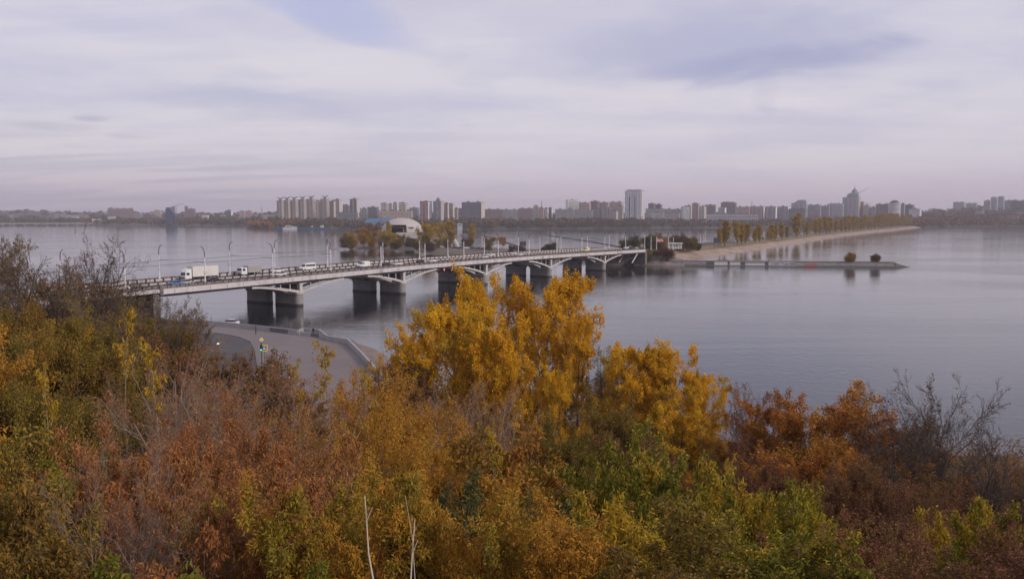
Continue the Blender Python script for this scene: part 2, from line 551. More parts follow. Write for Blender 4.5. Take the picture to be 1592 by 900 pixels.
# darker carriageway bending in from the left, with its kerb
kp = [Pz(a, b, ZP) for a, b in [(335, 518), (358, 521.5), (374, 525), (390, 532), (395, 541), (398, 552), (402, 575)]]
road = [(p.x, p.y) for p in kp] + [(kp[-1].x - 30, 112), (-140, 120), (-150, 190)]
g = Geo(); g.prism(road, ZP + 0.005, ZP + 0.026)
tag(g.build('embankment_road', asphalt), kind='structure')
g = Geo()
for a, b in zip(kp, kp[1:]):
    d = (b - a).normalized(); n = Vector((d.y, -d.x, 0)) * 0.14
    g.hexa([a - n - Vector((0, 0, .02)), b - n - Vector((0, 0, .02)), b + n - Vector((0, 0, .02)), a + n - Vector((0, 0, .02)),
            a - n + Vector((0, 0, .15)), b - n + Vector((0, 0, .15)), b + n + Vector((0, 0, .15)), a + n + Vector((0, 0, .15))])
tag(g.build('kerb', M('kerb_stone', (.17, .155, .15), .9, .15, .5)), kind='structure')

parapet = thing('parapet_wall', 'pale concrete parapet of panels edging the asphalt square above the water', 'wall', E1[0] - Vector((0, 0, ZT - ZP)))
PO = parapet.location.copy()
pan_l = M('parapet_panel', (0.33, 0.31, 0.32), 0.8, 0.1, 0.5, stain=((0.3, 0.28, 0.27), 0.5))
pan_d = M('parapet_panel_dark', (0.13, 0.125, 0.13), 0.8, 0.1, 0.5)
def run_panels(pts, step=3.0, th=0.35, dark=()):
    tot = 0; k = 0
    for a, b in zip(pts, pts[1:]):
        L = (b - a).length; n = max(1, round(L / step))
        for i in range(n):
            p = a.lerp(b, i / n); q = a.lerp(b, (i + 1) / n)
            d = (q - p).normalized(); nn = Vector((d.y, -d.x, 0)) * th / 2
            p2 = p + d * 0.03; q2 = q - d * 0.03
            lo = Vector((0, 0, -(ZT - ZP) + 0.02 + 0.01)); hi = Vector((0, 0, -0.12))
            gg = Geo()
            gg.hexa([p2 - nn + lo - PO, q2 - nn + lo - PO, q2 + nn + lo - PO, p2 + nn + lo - PO, p2 - nn + hi - PO, q2 - nn + hi - PO, q2 + nn + hi - PO, p2 + nn + hi - PO])
            gg.build('panel', pan_d if k in dark else pan_l, parapet)
            k += 1
        # coping
        gg = Geo(); d = (b - a).normalized(); nn = Vector((d.y, -d.x, 0)) * (th / 2 + 0.03); lo = Vector((0, 0, -0.119)); hi = Vector((0, 0, 0))
        gg.hexa([a - nn + lo - PO, b - nn + lo - PO, b + nn + lo - PO, a + nn + lo - PO, a - nn + hi - PO, b - nn + hi - PO, b + nn + hi - PO, a + nn + hi - PO])
        gg.build('coping', pan_l, parapet)
run_panels(E1, dark=(8, 9, 22, 23))
run_panels(EB)
run_panels(E2)
run_panels(E3, step=3.5)
# inner low wall of the viewing balcony
I0 = Pz(467, 521, ZP); I1 = Pz(497, 525, ZP); I2 = Pz(541, 533, ZP)
inner = thing('low_wall', 'low concrete wall across the mouth of the viewing balcony, dark panel in its middle', 'wall', I0)
gi = Geo()
def low(a, b, mat, h=0.85, th=0.3):
    a = a - I0; b = b - I0
    d = (b - a).normalized(); nn = Vector((d.y, -d.x, 0)) * th / 2; lo = Vector((0, 0, 0.01)); hi = Vector((0, 0, h))
    gg = Geo(); gg.hexa([a - nn + lo, b - nn + lo, b + nn + lo, a + nn + lo, a - nn + hi, b - nn + hi, b + nn + hi, a + nn + hi])
    return gg.build('wall_panel', mat, inner)
m1 = I0.lerp(I1, 0.58); m2 = I0.lerp(I1, 0.97)
low(I0, m1 - Vector((.05, 0, 0)), pan_l); low(m1, m2, pan_d); low(m2 + Vector((.06, 0, 0)), I1.lerp(I2, 0.3), pan_l)

# rough brown bank right of the parapet
g = Geo(); rng = random.Random(4)
bk = [Pz(a, b, 0.0) for a, b in [(548, 533), (560, 536), (575, 537), (588, 541), (603, 553), (622, 569), (636, 588), (640, 610)]]
inn = [Pz(a, b, 2.6) for a, b in [(543, 530), (551, 538), (560, 548), (569, 557), (580, 569), (590, 580), (600, 592), (606, 605)]]
rows = 5
vv = []
for i in range(len(bk)):
    for j in range(rows + 1):
        p = inn[i].lerp(bk[i], j / rows); p.z = 2.6 * (1 - (j / rows) ** 1.6) - 0.6 * (j == rows) + rng.uniform(-.25, .25)
        vv.append((p.x + rng.uniform(-.4, .4), p.y + rng.uniform(-.4, .4), p.z))
ff = [(i * (rows + 1) + j, i * (rows + 1) + j + 1, (i + 1) * (rows + 1) + j + 1, (i + 1) * (rows + 1) + j) for i in range(len(bk) - 1) for j in range(rows)]
g.add(vv, ff)
tag(g.build('river_bank', M('brown_bank', (0.20, 0.15, 0.125), 0.95, 0.4, 0.8, bump=0.15)), kind='structure')

# ------------------------------------------------------------------ the road bridge
B0 = Vector((-69.5, 282.0, 0)); BD = Vector((0.555, 0.832, 0)).normalized(); BN = Vector((-BD.y, BD.x, 0))   # along, across (away)
BANG = math.atan2(BD.y, BD.x)
S0, S1, SE = -52.0, 268.0, -260.0
WID = 28.0
def deckz(s):
    return interp(s, [(-260, 7.6), (-120, 8.4), (-71, 8.85), (-52, 9.2), (0, 9.75), (50, 10.4), (97, 10.7), (150, 10.65), (200, 10.3), (268, 9.75), (300, 9.4), (500, 6.0)])
def BP(s, u, z=0.0):
    p = B0 + BD * s + BN * u
    return Vector((p.x, p.y, z))
bridge = thing('road_bridge', 'long pale road bridge on paired piers crossing the reservoir', 'bridge', BP(0, 0, 0))
BO = bridge.location.copy()
def strip(geo, u0, u1, z0, z1, sa, sb, step=8.0, mi=0, bot=None):
    """a bar following the deck's curve; z0, z1 are offsets from deck level"""
    n = max(1, int(math.ceil((sb - sa) / step)))
    V = []; F = []
    for i in range(n + 1):
        s = sa + (sb - sa) * i / n
        zz = deckz(s)
        for (u, o) in ((u0, z0), (u1, z0), (u1, z1), (u0, z1)):
            p = BP(s, u, zz + o) - BO
            V.append(tuple(p))
    for i in range(n):
        a = i * 4; b = a + 4
        for k in range(4):
            F.append((a + k, b + k, b + (k + 1) % 4, a + (k + 1) % 4))
    F.append((0, 1, 2, 3)); F.append((n * 4 + 3, n * 4 + 2, n * 4 + 1, n * 4))
    geo.add(V, F, mi)
    return geo
# deck level = top of fascia
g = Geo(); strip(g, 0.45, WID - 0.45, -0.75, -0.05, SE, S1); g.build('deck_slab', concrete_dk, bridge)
g = Geo(); strip(g, 3.2, WID - 3.2, -0.049, 0.02, SE, S1); rd = g.build('roadway', asphalt, bridge)
g = Geo()
for u in (7.2, 10.4, 17.6, 20.8):
    for k in range(int((S1 - SE) / 8)):
        sa = SE + k * 8
        strip(g, u - .07, u + .07, 0.021, 0.026, sa, sa + 3)
g.build('lane_marking', paint_m, rd)['kind'] = 'stuff'
for u0, u1 in ((0.45, 3.18), (WID - 3.18, WID - 0.45)):
    g = Geo(); strip(g, u0, u1, -0.049, 0.16, SE, S1); g.build('sidewalk', concrete, bridge)
g = Geo(); strip(g, 0.0, 0.44, -1.35, 0.06, S0, S1); g.build('fascia_beam', fascia_m, bridge)
g = Geo(); strip(g, WID - 0.44, WID, -1.35, 0.06, S0, S1); g.build('fascia_beam', fascia_m, bridge)
g = Geo(); strip(g, 0.1, 0.44, -0.85, 0.05, SE, S0 - 0.4); g.build('approach_fascia', concrete, bridge)
g = Geo(); strip(g, WID - 0.44, WID - .1, -0.85, 0.05, SE, S0 - 0.4); g.build('approach_fascia', concrete, bridge)
for u in (1.6, 6.8, 11.6, 16.2, 21.0, 26.4):
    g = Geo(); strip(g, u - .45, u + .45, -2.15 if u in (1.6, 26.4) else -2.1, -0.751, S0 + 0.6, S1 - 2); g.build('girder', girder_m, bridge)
# splice plates on the outer girder
g = Geo()
for s in np.arange(S0 + 10, S1 - 6, 9.0):
    c = BP(s, 1.10, deckz(s) - 1.75) - BO
    g.box(c, (0.35, 0.10, 0.75), BANG)
g.build('girder_stiffener', girder_m, bridge)['kind'] = 'stuff'
g = Geo()
for s in np.arange(S0 + 4, S1 - 3, 6.0):
    g.box(BP(s, -0.003, deckz(s) - 0.66) - BO, (0.10, 0.03, 1.30), BANG)
g.build('panel_joint', M('joint_dark', (.12, .11, .11), .9), bridge)['kind'] = 'stuff'
# dark pylon block where the approach joins
for u in (0.3, WID - 0.3):
    g = Geo(); g.box(BP(S0 - 0.15, u, deckz(S0) - 0.1) - BO, (1.0, 0.9, 3.1), BANG); g.build('joint_block', concrete_dk, bridge)

# railings and crash barriers
def railing(u, name='pedestrian_railing'):
    g = Geo(); strip(g, u - .05, u + .05, 0.98, 1.10, SE, S1); strip(g, u - .04, u + .04, 0.165, 0.27, SE, S1)
    strip(g, u - .02, u + .02, 0.55, 0.62, SE, S1)
    r = g.build(name, rail_m, bridge)
    g = Geo()
    for s in np.arange(SE, S1, 0.22):
        g.box(BP(s, u, deckz(s) + 0.62) - BO, (0.10, 0.025, 0.72), BANG)
    g.build('baluster', rail_m, r)['kind'] = 'stuff'
    g = Geo()
    for s in np.arange(SE, S1, 3.0):
        g.box(BP(s, u, deckz(s) + 0.66) - BO, (0.16, 0.14, 1.0), BANG)
    g.build('railing_post', rail_m, r)['kind'] = 'stuff'
railing(0.55); railing(WID - 0.55)
def barrier(u, h=0.62, over=0.35, step=3.0, pw=0.55):
    gp = Geo(); gq = Geo()
    s = SE
    while s < S1 - step:
        gq.box(BP(s, u, deckz(s) + (h + over) / 2) - BO, (pw, 0.42, h + over), BANG)
        a = s + pw / 2; b = s + step - pw / 2
        strip(gp, u - .12, u + .12, 0.20, h, a + 0.01, b - 0.01, step=10)
        s += step
    r = gp.build('barrier_panel', panel_m, bridge); r['kind'] = 'stuff'
    gq.build('barrier_post', rail_m, r)['kind'] = 'stuff'
barrier(3.4, 0.60, 0.32)
barrier(14.0, 0.62, 0.22, 3.0, 0.5)
barrier(WID - 3.4, 0.85, 0.45)

# piers: two long rounded walls side by side at every support
PIER_S = [0.0, 52.0, 106.5, 161.0, 218.0]
pier_m = M('pier_stone', (0.29, 0.27, 0.27), 0.85, 0.16, 0.5, stain=((0.16, 0.145, 0.14), 0.6), bump=0.03)
tide_m = M('tide_stained_stone', (0.07, 0.065, 0.06), 0.7, 0.3, 0.8)
def rounded(u0, u1, half, k=8):
    pts = []
    for i in range(k + 1):
        a = -PI / 2 + PI * i / k
        pts.append((half * math.sin(a), u0 + half - half * math.cos(a) * 1.0))
    for i in range(k + 1):
        a = -PI / 2 + PI * i / k
        pts.append((-half * math.sin(a), u1 - half + half * math.cos(a)))
    return pts          # (s, u)
def prism_su(g, pts, s0, z0, z1, grow=0.0, mi=0):
    poly = []
    cu = sum(p[1] for p in pts) / len(pts)
    for (ss, uu) in pts:
        fu = uu + (grow if uu > cu else -grow)
        fs_ = ss + (grow if ss > 0 else -grow if ss < 0 else 0)
        p = BP(s0 + fs_, fu) - BO
        poly.append((p.x, p.y))
    g.prism(poly[::-1], z0, z1, mi)
for s in PIER_S:
    for (u0, u1) in ((0.6, 12.8), (15.6, 27.4)):
        g = Geo()
        base = rounded(u0, u1, 1.5)
        zc = 0.66
        for k in range(6):                                    # courses of stone, joints set back
            if k == 0: continue
            prism_su(g, base, s, k * zc - 0.0, (k + 1) * zc - 0.045)
            prism_su(g, base, s, (k + 1) * zc - 0.045, (k + 1) * zc, grow=-0.05)
        pr = g.build('pier', pier_m, bridge)
        g = Geo(); prism_su(g, base, s, -2.9, zc - .002, grow=0.04); g.build('waterline_course', tide_m, pr)
        g = Geo(); prism_su(g, base, s, 6 * zc + .002, 6 * zc + 0.45, grow=0.28); g.build('pier_cap', concrete, pr)
        # columns over the pier
        zb = 6 * zc + 0.452; zt = deckz(s) - 2.16
        for uc in ((u0 + 0.75, u1 - 0.75)):
            g = Geo(); g.box(BP(s, uc, (zb + zt) / 2) - BO, (1.25, 1.3, zt - zb), BANG)
            g.box(BP(s, uc, zt - 0.35) - BO, (1.55, 1.5, 0.5), BANG)
            g.build('pier_column', rib_m, pr)
        g = Geo(); g.box(BP(s, (u0 + u1) / 2, (zb + zt) / 2) - BO, (0.9, u1 - u0 - 3.2, zt - zb - .02), BANG); g.build('pier_diaphragm', concrete_dk, pr)
        for ur in (u0 + 0.55, (u0 + u1) / 2, u1 - 0.55):
            for sg in (-1, 1):
                # curved rib from the column's foot up to the girder
                n = 9; prev = None; V = []; F = []
                for i in range(n + 1):
                    t = i / n
                    dist = 0.7 + 19.3 * t
                    zz = zb + 0.35 + (deckz(s + sg * 20) - 2.5 - zb) * (1 - (1 - t) ** 1.55)
                    hh = 0.42 - 0.12 * t
                    for du, dz in ((-.3, -hh), (.3, -hh), (.3, hh), (-.3, hh)):
                        V.append(tuple(BP(s + sg * dist, ur + du, zz + dz) - BO))
                for i in range(n):
                    a = i * 4; b = a + 4
                    for k in range(4): F.append((a + k, b + k, b + (k + 1) % 4, a + (k + 1) % 4))
                F.append((0, 1, 2, 3)); F.append((n * 4 + 3, n * 4 + 2, n * 4 + 1, n * 4))
                g = Geo(); g.add(V, F); rb = g.build('arch_rib', rib_m, pr)
                for dist in (4.5, 8.5, 12.5, 16.0):
                    t = (dist - 0.7) / 19.3
                    z0 = zb + 0.35 + (deckz(s + sg * 20) - 2.5 - zb) * (1 - (1 - t) ** 1.55) + 0.36
                    z1 = deckz(s + sg * dist) - 2.152
                    if z1 - z0 > 0.15:
                        g = Geo(); g.box(BP(s + sg * dist, ur, (z0 + z1) / 2) - BO, (0.28, 0.34, z1 - z0), BANG)
                        g.build('spandrel_post', rib_m, rb)
# last leaning strut and far abutment; near abutment with columns
for u in (1.2, 9.5, 18, 26.4):
    g = Geo(); a = BP(252, u, 2.6) - BO; b = BP(259, u, deckz(259) - 2.2) - BO
    g.tube([a, b], 0.42, 4); g.build('leaning_strut', rib_m, bridge)
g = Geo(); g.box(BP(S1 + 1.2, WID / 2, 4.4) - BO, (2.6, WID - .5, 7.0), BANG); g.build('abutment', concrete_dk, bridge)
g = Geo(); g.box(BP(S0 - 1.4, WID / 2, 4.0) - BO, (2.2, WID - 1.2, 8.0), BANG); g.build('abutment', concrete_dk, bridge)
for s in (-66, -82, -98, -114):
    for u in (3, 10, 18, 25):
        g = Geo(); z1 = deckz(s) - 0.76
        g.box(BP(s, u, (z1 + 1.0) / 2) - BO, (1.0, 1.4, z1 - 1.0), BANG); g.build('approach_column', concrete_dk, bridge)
# two navigation boards under the deck near the third pier
for px, py, c in ((690, 421, (0.5, 0.03, 0.03)), (703, 420, (0.5, 0.03, 0.03))):
    k = (px - 796) / FPX
    s = (282 * k + 69.5) / (0.555 - 0.832 * k)
    nb = thing('navigation_board', 'red and white navigation board hung under the bridge deck, %s of the pair' % ('left' if px == 690 else 'right'), 'sign', BP(s, -0.12, deckz(s) - 2.4), BANG)
    g = Geo(); g.box((0, 0, 0), (0.9, 0.08, 1.5)); g.build('board', M('board_red', c, 0.6), nb)
    g = Geo(); g.box((0, -0.05, 0.0), (0.5, 0.04, 0.55 if px == 690 else 1.1)); g.build('board_face', white_p, nb)

# ------------------------------------------------------------------ street lamps with trolley-wire brackets
def make_lamp(hook=False):
    t = thing('street_lamp', 'x', 'street lamp')
    g = Geo(); g.tube([(0, 0, 0), (0, 0, 1.2)], 0.27, 8); g.tube([(0, 0, 1.2), (0, 0, 8.6)], 0.21, 8, r2=0.15); g.build('pole', pole_m, t)
    pts = [(0, 0, 8.55)]
    for i in range(9):
        a = PI / 2 * i / 8
        pts.append((0, 2.0 * (1 - math.cos(a)), 9.3 + 2.0 * math.sin(a)))
    g = Geo(); g.tube(pts, 0.12, 6, r2=0.09); g.build('curved_arm', metal_dk, t)
    g = Geo(); g.box((0, 2.35, 11.30), (0.28, 0.8, 0.15), taper=0.8); g.build('lamp_head', lamp_m, t)
    g = Geo(); g.tube([(0, -0.1, 6.6), (0, 5.0, 6.75)], 0.06, 5); g.tube([(0, 0, 8.0), (0, 2.5, 6.7)], 0.02, 4); g.build('wire_bracket', metal_dk, t)
    g = Geo(); g.cyl((0, 0, 8.2), 0.17, 0.35, 8); g.build('pole_collar', metal_dk, t)
    g = Geo()
    for a in range(5):
        g.tube([(0, 0, 2.6), (0.45 * math.cos(a * 1.3), 0.45 * math.sin(a * 1.3), 3.9)], 0.03, 4)
    g.build('pole_ornament', metal_dk, t)
    return t
lamp = make_lamp()
lp_s = [(-62.3 + 25.5 * i) for i in range(-3, 14)]
first = True
ordn = ['nearest the bare trees', 'second', 'third', 'fourth', 'fifth', 'sixth', 'seventh', 'eighth', 'ninth', 'tenth', 'eleventh', 'twelfth', 'thirteenth', 'fourteenth', 'fifteenth', 'sixteenth', 'farthest']
for side in (0, 1):
    for i, s in enumerate(lp_s):
        if side == 1: s += 4 * math.sin(i * 1.7)
        u = 1.3 if side == 0 else WID - 1.3
        pxv = proj(*BP(s, u, deckz(s)))[0]
        if pxv < -40: continue
        lab = '%s curved street lamp %s along the %s railing of the bridge' % ('grey', ordn[i], 'near' if side == 0 else 'far')
        lab = 'curved lamp on the bridge\'s %s footway, %s' % ('near' if side == 0 else 'far', ['at its left approach', 'left of the box truck', 'beside the box truck', 'right of the box truck', 'by the two white hatchbacks', 'right of the minibus', 'above the first river pier', 'above the second pier pair', 'just past the white van', 'left of the island trees', 'before the big yellow island tree', 'behind the golden poplar top', 'above the fourth pier pair', 'near the yellow van', 'above the last pier pair', 'near the dark green tree', 'at the far abutment'][i])
        rz = BANG if side == 0 else BANG + PI
        loc = BP(s, u, deckz(s) + 0.16)
        grp = 'street lamps along the bridge'
        if first:
            lamp.location = loc; lamp.rotation_euler = (0, 0, rz); tag(lamp, lab, 'street lamp', grp); first = False
        else:
            dup(lamp, loc, rz, lab, grp)
# trolley wires
wires = thing('trolley_wires', 'thin dark trolley wires strung above the bridge roadway', 'wires', BO)
for u in (5.0, 6.2, WID - 6.2, WID - 5.0):
    pts = []
    for i in range(len(lp_s) - 1):
        for k in range(4):
            s = lp_s[i] + (lp_s[i + 1] - lp_s[i]) * k / 4
            pts.append(tuple(BP(s, u, deckz(s) + 6.75 - 0.35 * math.sin(PI * k / 4)) - BO))
    g = Geo(); g.tube(pts, 0.03, 3); g.build('wire', metal_dk, wires)

# ------------------------------------------------------------------ vehicles (x forward)
def sideprism(g, outline, w0, w1=None, zsplit=None, mi=0):
    """outline (x, z) across the width w0; corners above zsplit use the narrower w1"""
    n = len(outline)
    hw = [(w1 if (w1 and z > zsplit) else w0) / 2 for x, z in outline]
    v = [(x, -h, z) for (x, z), h in zip(outline, hw)] + [(x, h, z) for (x, z), h in zip(outline, hw)]
    g.add(v, [[i, i + n, (i + 1) % n + n, (i + 1) % n] for i in range(n)], mi)
    g.polys = getattr(g, 'polys', [])
    g.polys.append(([g.n - 2 * n + i for i in range(n)], mi))
    g.polys.append(([g.n - 1 - i for i in range(n)], mi))
def wheels(t, xs, y, r, w=0.22):
    for x in xs:
        for sg in (-1, 1):
            g = Geo(); g.cyl((x, sg * y - w / 2, r), r, w, 14, axis='y'); wh = g.build('wheel', tyre_m, t)
            g = Geo(); g.cyl((x, sg * y - (w / 2 + 0.01) if sg < 0 else sg * y + w / 2 - 0.01, r), r * .58, 0.02, 10, axis='y'); g.build('rim', rim_m, wh)
def lights(t, xf, xr, y, z):
    lm = M('headlight_glass', (0.7, 0.7, 0.72), 0.2, 0.02); tm = M('tail_light', (0.45, 0.02, 0.02), 0.3, 0.05)
    for sg in (-1, 1):
        g = Geo(); g.box((xf, sg * y, z), (0.08, 0.32, 0.16)); g.build('headlight', lm, t)
        g = Geo(); g.box((xr, sg * y, z + .08), (0.08, 0.22, 0.2)); g.build('tail_light', tm, t)
def make_car(label, paint, hatch=True):
    t = thing('car', label, 'car')
    g = Geo()
    sideprism(g, [(-2.05, .3), (2.1, .3), (2.15, .6), (1.95, .78), (.95, .92), (-1.95, .98), (-2.1, .75)], 1.72); g.build('body', paint, t)
    g = Geo()
    cab = [(.95, .93), (.25, 1.38), (-1.3, 1.43), (-1.95, .985)] if hatch else [(.95, .93), (.2, 1.36), (-.95, 1.38), (-1.55, .985)]
    sideprism(g, cab, 1.6, 1.3, 1.2); g.build('window_band', glass_m, t)
    g = Geo(); g.box(((cab[1][0] + cab[2][0]) / 2, 0, 1.425), (cab[1][0] - cab[2][0], 1.28, 0.06)); g.build('roof', paint, t)
    wheels(t, (-1.3, 1.35), 0.78, 0.32); lights(t, 2.1, -2.07, .6, .66)
    return t
def make_minibus(label, paint):
    t = thing('minibus', label, 'minibus')
    g = Geo(); sideprism(g, [(-2.9, .35), (2.85, .35), (3.0, .8), (2.7, 1.2), (1.9, 1.35), (1.5, 2.25), (-2.75, 2.5), (-2.95, 1.3)], 1.95, 1.75, 1.9); g.build('body', paint, t)
    for x0, x1 in ((-2.6, -1.6), (-1.5, -.5), (-.4, .55), (.65, 1.45)):
        for sg in (-1, 1):
            g = Geo(); g.box(((x0 + x1) / 2, sg * 0.955, 1.7), (x1 - x0, 0.05, 0.62)); g.build('side_window', glass_m, t)
    g = Geo(); g.hexa([(1.93, -.85, 1.36), (1.97, -.85, 1.34), (1.97, .85, 1.34), (1.93, .85, 1.36), (1.60, -.8, 2.1), (1.64, -.8, 2.08), (1.64, .8, 2.08), (1.60, .8, 2.1)]); g.build('windscreen', glass_m, t)
    wheels(t, (-1.9, 1.95), 0.88, 0.36); lights(t, 2.95, -2.93, .75, .85)
    return t
def make_truck(label, L=8.2, H=3.9, boxm=None, cabh=3.2, nm='truck'):
    t = thing(nm, label, 'truck')
    boxm = boxm or box_p
    g = Geo(); g.box((-.9, 0, .75), (L + 2.0, .9, .3)); g.build('chassis', metal_dk, t)
    x1 = L / 2 - 1.3
    g = Geo(); g.box((x1 - L / 2 - .3, 0, 1.0 + (H - 1.0) / 2), (L, 2.45, H - 1.0)); bx = g.build('cargo_box', boxm, t)
    g = Geo(); g.box((x1 - L / 2 - .3, 0, 1.04), (L + .04, 2.5, .14)); g.box((x1 - L / 2 - .3, 0, H - .03), (L + .04, 2.5, .10)); g.build('edge_trim', M('trim_grey', (.4, .4, .41), .5), bx)
    g = Geo(); sideprism(g, [(x1, .55), (x1 + 2.15, .55), (x1 + 2.2, 1.5), (x1 + 1.95, 2.5), (x1 + 1.5, cabh), (x1 + .1, cabh + .2), (x1, cabh)], 2.35, 2.2, 2.4); cb = g.build('cab', white_p, t)
    g = Geo(); g.hexa([(x1 + 2.18, -1.0, 1.6), (x1 + 2.24, -1.0, 1.6), (x1 + 2.24, 1.0, 1.6), (x1 + 2.18, 1.0, 1.6), (x1 + 1.98, -1.0, 2.42), (x1 + 2.02, -1.0, 2.42), (x1 + 2.02, 1.0, 2.42), (x1 + 1.98, 1.0, 2.42)]); g.build('windscreen', glass_m, cb)
    for sg in (-1, 1):
        g = Geo(); g.box((x1 + 1.25, sg * 1.175, 1.95), (1.0, .05, .7)); g.build('side_window', glass_m, cb)
    g = Geo(); g.box((x1 + 2.2, 0, .85), (.1, 2.2, .45)); g.build('bumper', M('bumper_grey', (.12, .12, .13), .6), cb)
    wheels(t, (x1 + 1.2, x1 - L + 1.2, x1 - L + 2.4), 1.0, .5, .3); lights(t, x1 + 2.27, x1 - L - .32, .9, .95)
    return t
def make_van(label, paint):
    t = thing('van', label, 'van')
    g = Geo(); sideprism(g, [(-2.4, .35), (2.4, .35), (2.5, .9), (2.2, 1.15), (1.5, 1.3), (1.05, 2.0), (-2.3, 2.15), (-2.45, 1.2)], 1.85, 1.7, 1.7); g.build('body', paint, t)
    for sg in (-1, 1):
        g = Geo(); g.box((.85, sg * .91, 1.5), (.8, .05, .5)); g.build('side_window', glass_m, t)
    g = Geo(); g.hexa([(1.53, -.8, 1.33), (1.57, -.8, 1.31), (1.57, .8, 1.31), (1.53, .8, 1.33), (1.12, -.75, 1.95), (1.16, -.75, 1.93), (1.16, .75, 1.93), (1.12, .75, 1.95)]); g.build('windscreen', glass_m, t)
    wheels(t, (-1.6, 1.6), .84, .34); lights(t, 2.47, -2.45, .7, .8)
    return t
def on_bridge(o, px, u, left=True):
    s = 0.0
    for _ in range(30):
        p = proj(*BP(s, u, deckz(s) + 1))
        s += (px - p[0]) * 0.25
    o.location = BP(s, u, deckz(s) + 0.024)
    o.rotation_euler = (0, 0, BANG + (PI if left else 0))
    o.scale = (1.08, 1.08, 1.08)
    return o
on_bridge(make_truck('large white box truck with pale cargo body on the left of the bridge', 9.0, 4.1), 309, 20.5)
on_bridge(make_truck('smaller truck with white cab and grey canvas body behind the big box truck', 5.2, 3.1, M('grey_canvas', (.34, .32, .31), .9, .1), 2.4), 386, 20.5)
on_bridge(make_minibus('white minibus with dark side windows in the far lanes of the bridge', white_p), 478, 20.3)
on_bridge(make_van('plain white panel van right of the minibus, near middle of the bridge', white_p), 565, 12.2)
on_bridge(make_van('small pale yellow van near the far right end of the bridge', M('pale_yellow_paint', (.68, .60, .34), .35, .04)), 911, 12.2)
silver = M('silver_paint', (.42, .42, .44), .3, .03, spec=.5); blue_p = M('blue_paint', (.10, .22, .45), .3, .04, spec=.5)
dark_p = M('dark_paint', (.035, .035, .042), .3, .04, spec=.5); red_p = M('red_paint', (.4, .04, .035), .35, .04)
on_bridge(make_car('small blue car in the near lanes, leftmost below the box truck', blue_p), 275, 7.2, False)
on_bridge(make_car('silver car with red tail lights just right of the small blue car', silver), 289, 8.2, False)
on_bridge(make_car('dark car with violet-white light below the rear of the box truck', dark_p), 333, 9.0, False)
WH = make_car('white hatchback in the near lanes between the grey truck and the minibus', white_p)
on_bridge(WH, 435, 7.8, False)
for px, u, left, lab in [(431, 22.5, True, 'white hatchback in the far lanes, half hidden behind the nearer white hatchback'),
                         (672, 9.5, False, 'white car in the near lanes left of the golden poplar top'),
                         (753, 9.5, False, 'white car in the near lanes right above the golden poplar top'),
                         (763, 20.5, True, 'white car in the far lanes, first of two above the golden poplar'),
                         (808, 9.5, False, 'white car in the near lanes, third along past the white van'),
                         (800, 20.5, True, 'white car in the far lanes, second of two above the golden poplar'),
                         (618, 8.5, False, 'white car just right of the white panel van'),
                         (172, 21.0, True, 'white car at the left end of the bridge, upper of two behind bare twigs'),
                         (188, 9.0, False, 'white car at the left end of the bridge, lower of two behind bare twigs')]:
    o = dup(WH, (0, 0, 0), 0, lab, 'white cars on the bridge'); on_bridge(o, px, u, left)
WH['group'] = 'white cars on the bridge'
DC = make_car('dark car in the near lanes left of the white panel van', dark_p, False); on_bridge(DC, 601, 9.0, False)
for px, u, left, lab in [(655, 9.2, False, 'dark car just left of the white car by the poplar top'), (982, 10, False, 'dark car at the far right end of the bridge deck')]:
    on_bridge(dup(DC, (0, 0, 0), 0, lab, 'dark cars on the bridge'), px, u, left)
DC['group'] = 'dark cars on the bridge'

# ------------------------------------------------------------------ plaza furniture
p = Pz(357, 506, ZP); o = dup(WH, p, R(170), 'white car parked against the parapet at the left of the plaza'); del o['group']
sign_y = M('sign_yellow', (.75, .60, .03), .5, .03); sign_w = M('sign_white', (.75, .75, .75), .5, .03); sign_b = M('sign_blue', (.03, .09, .30), .5, .03); black_p = M('black_plastic', (.02, .02, .02), .5, .05)
tp = Py(407, 571, 150); tp.z = ZP + .02
t = thing('traffic_light', 'traffic light showing green on the plaza, left of the yellow-framed sign', 'traffic light', tp, R(8))
g = Geo(); g.tube([(0, 0, 0), (0, 0, 4.6)], .07, 8); g.build('pole', metal_dk, t)
g = Geo(); g.box((0, -.12, 3.55), (.36, .22, 1.1)); hs = g.build('signal_housing', black_p, t)
for k, (c, e) in enumerate([((.05, .25, .12), (.1, 1.0, .45)), ((.08, .06, .02), None), ((.10, .02, .02), None)]):
    g = Geo(); g.cyl((0, -.26, 3.2 + .34 * k), .12, .03, 12, axis='y')
    g.build('lens', M('lens_%s' % ('green', 'amber', 'red')[k], c, .3, .02, emit=e, es=1.6), hs)
sg = thing('crossing_sign', 'square pedestrian crossing sign with bright yellow frame beside the traffic light', 'sign', tp + Vector((.55, -.05, 0)), R(6))
g = Geo(); g.tube([(0, .06, 0), (0, .06, 3.9)], .04, 6); g.build('pole', metal_dk, sg)
g = Geo(); g.box((0, 0, 3.5), (1.12, .04, 1.12)); g.build('yellow_frame', sign_y, sg)
g = Geo(); g.box((0, -.03, 3.5), (.80, .03, .80)); fb = g.build('blue_field', sign_b, sg)
g = Geo(); g.hexa([(-.28, -.06, 3.24), (.28, -.06, 3.24), (.28, -.05, 3.24), (-.28, -.05, 3.24), (-.01, -.06, 3.82), (.01, -.06, 3.82), (.01, -.05, 3.82), (-.01, -.05, 3.82)]); g.build('white_triangle', sign_w, fb)
g = Geo(); g.tube([(0, -.07, 3.3), (.0, -.07, 3.55)], .035, 5); g.tube([(0, -.07, 3.3), (-.09, -.07, 3.26)], .025, 4); g.cyl((0, -.08, 3.6), .04, .02, 8, axis='y'); g.build('walking_figure', black_p, fb)
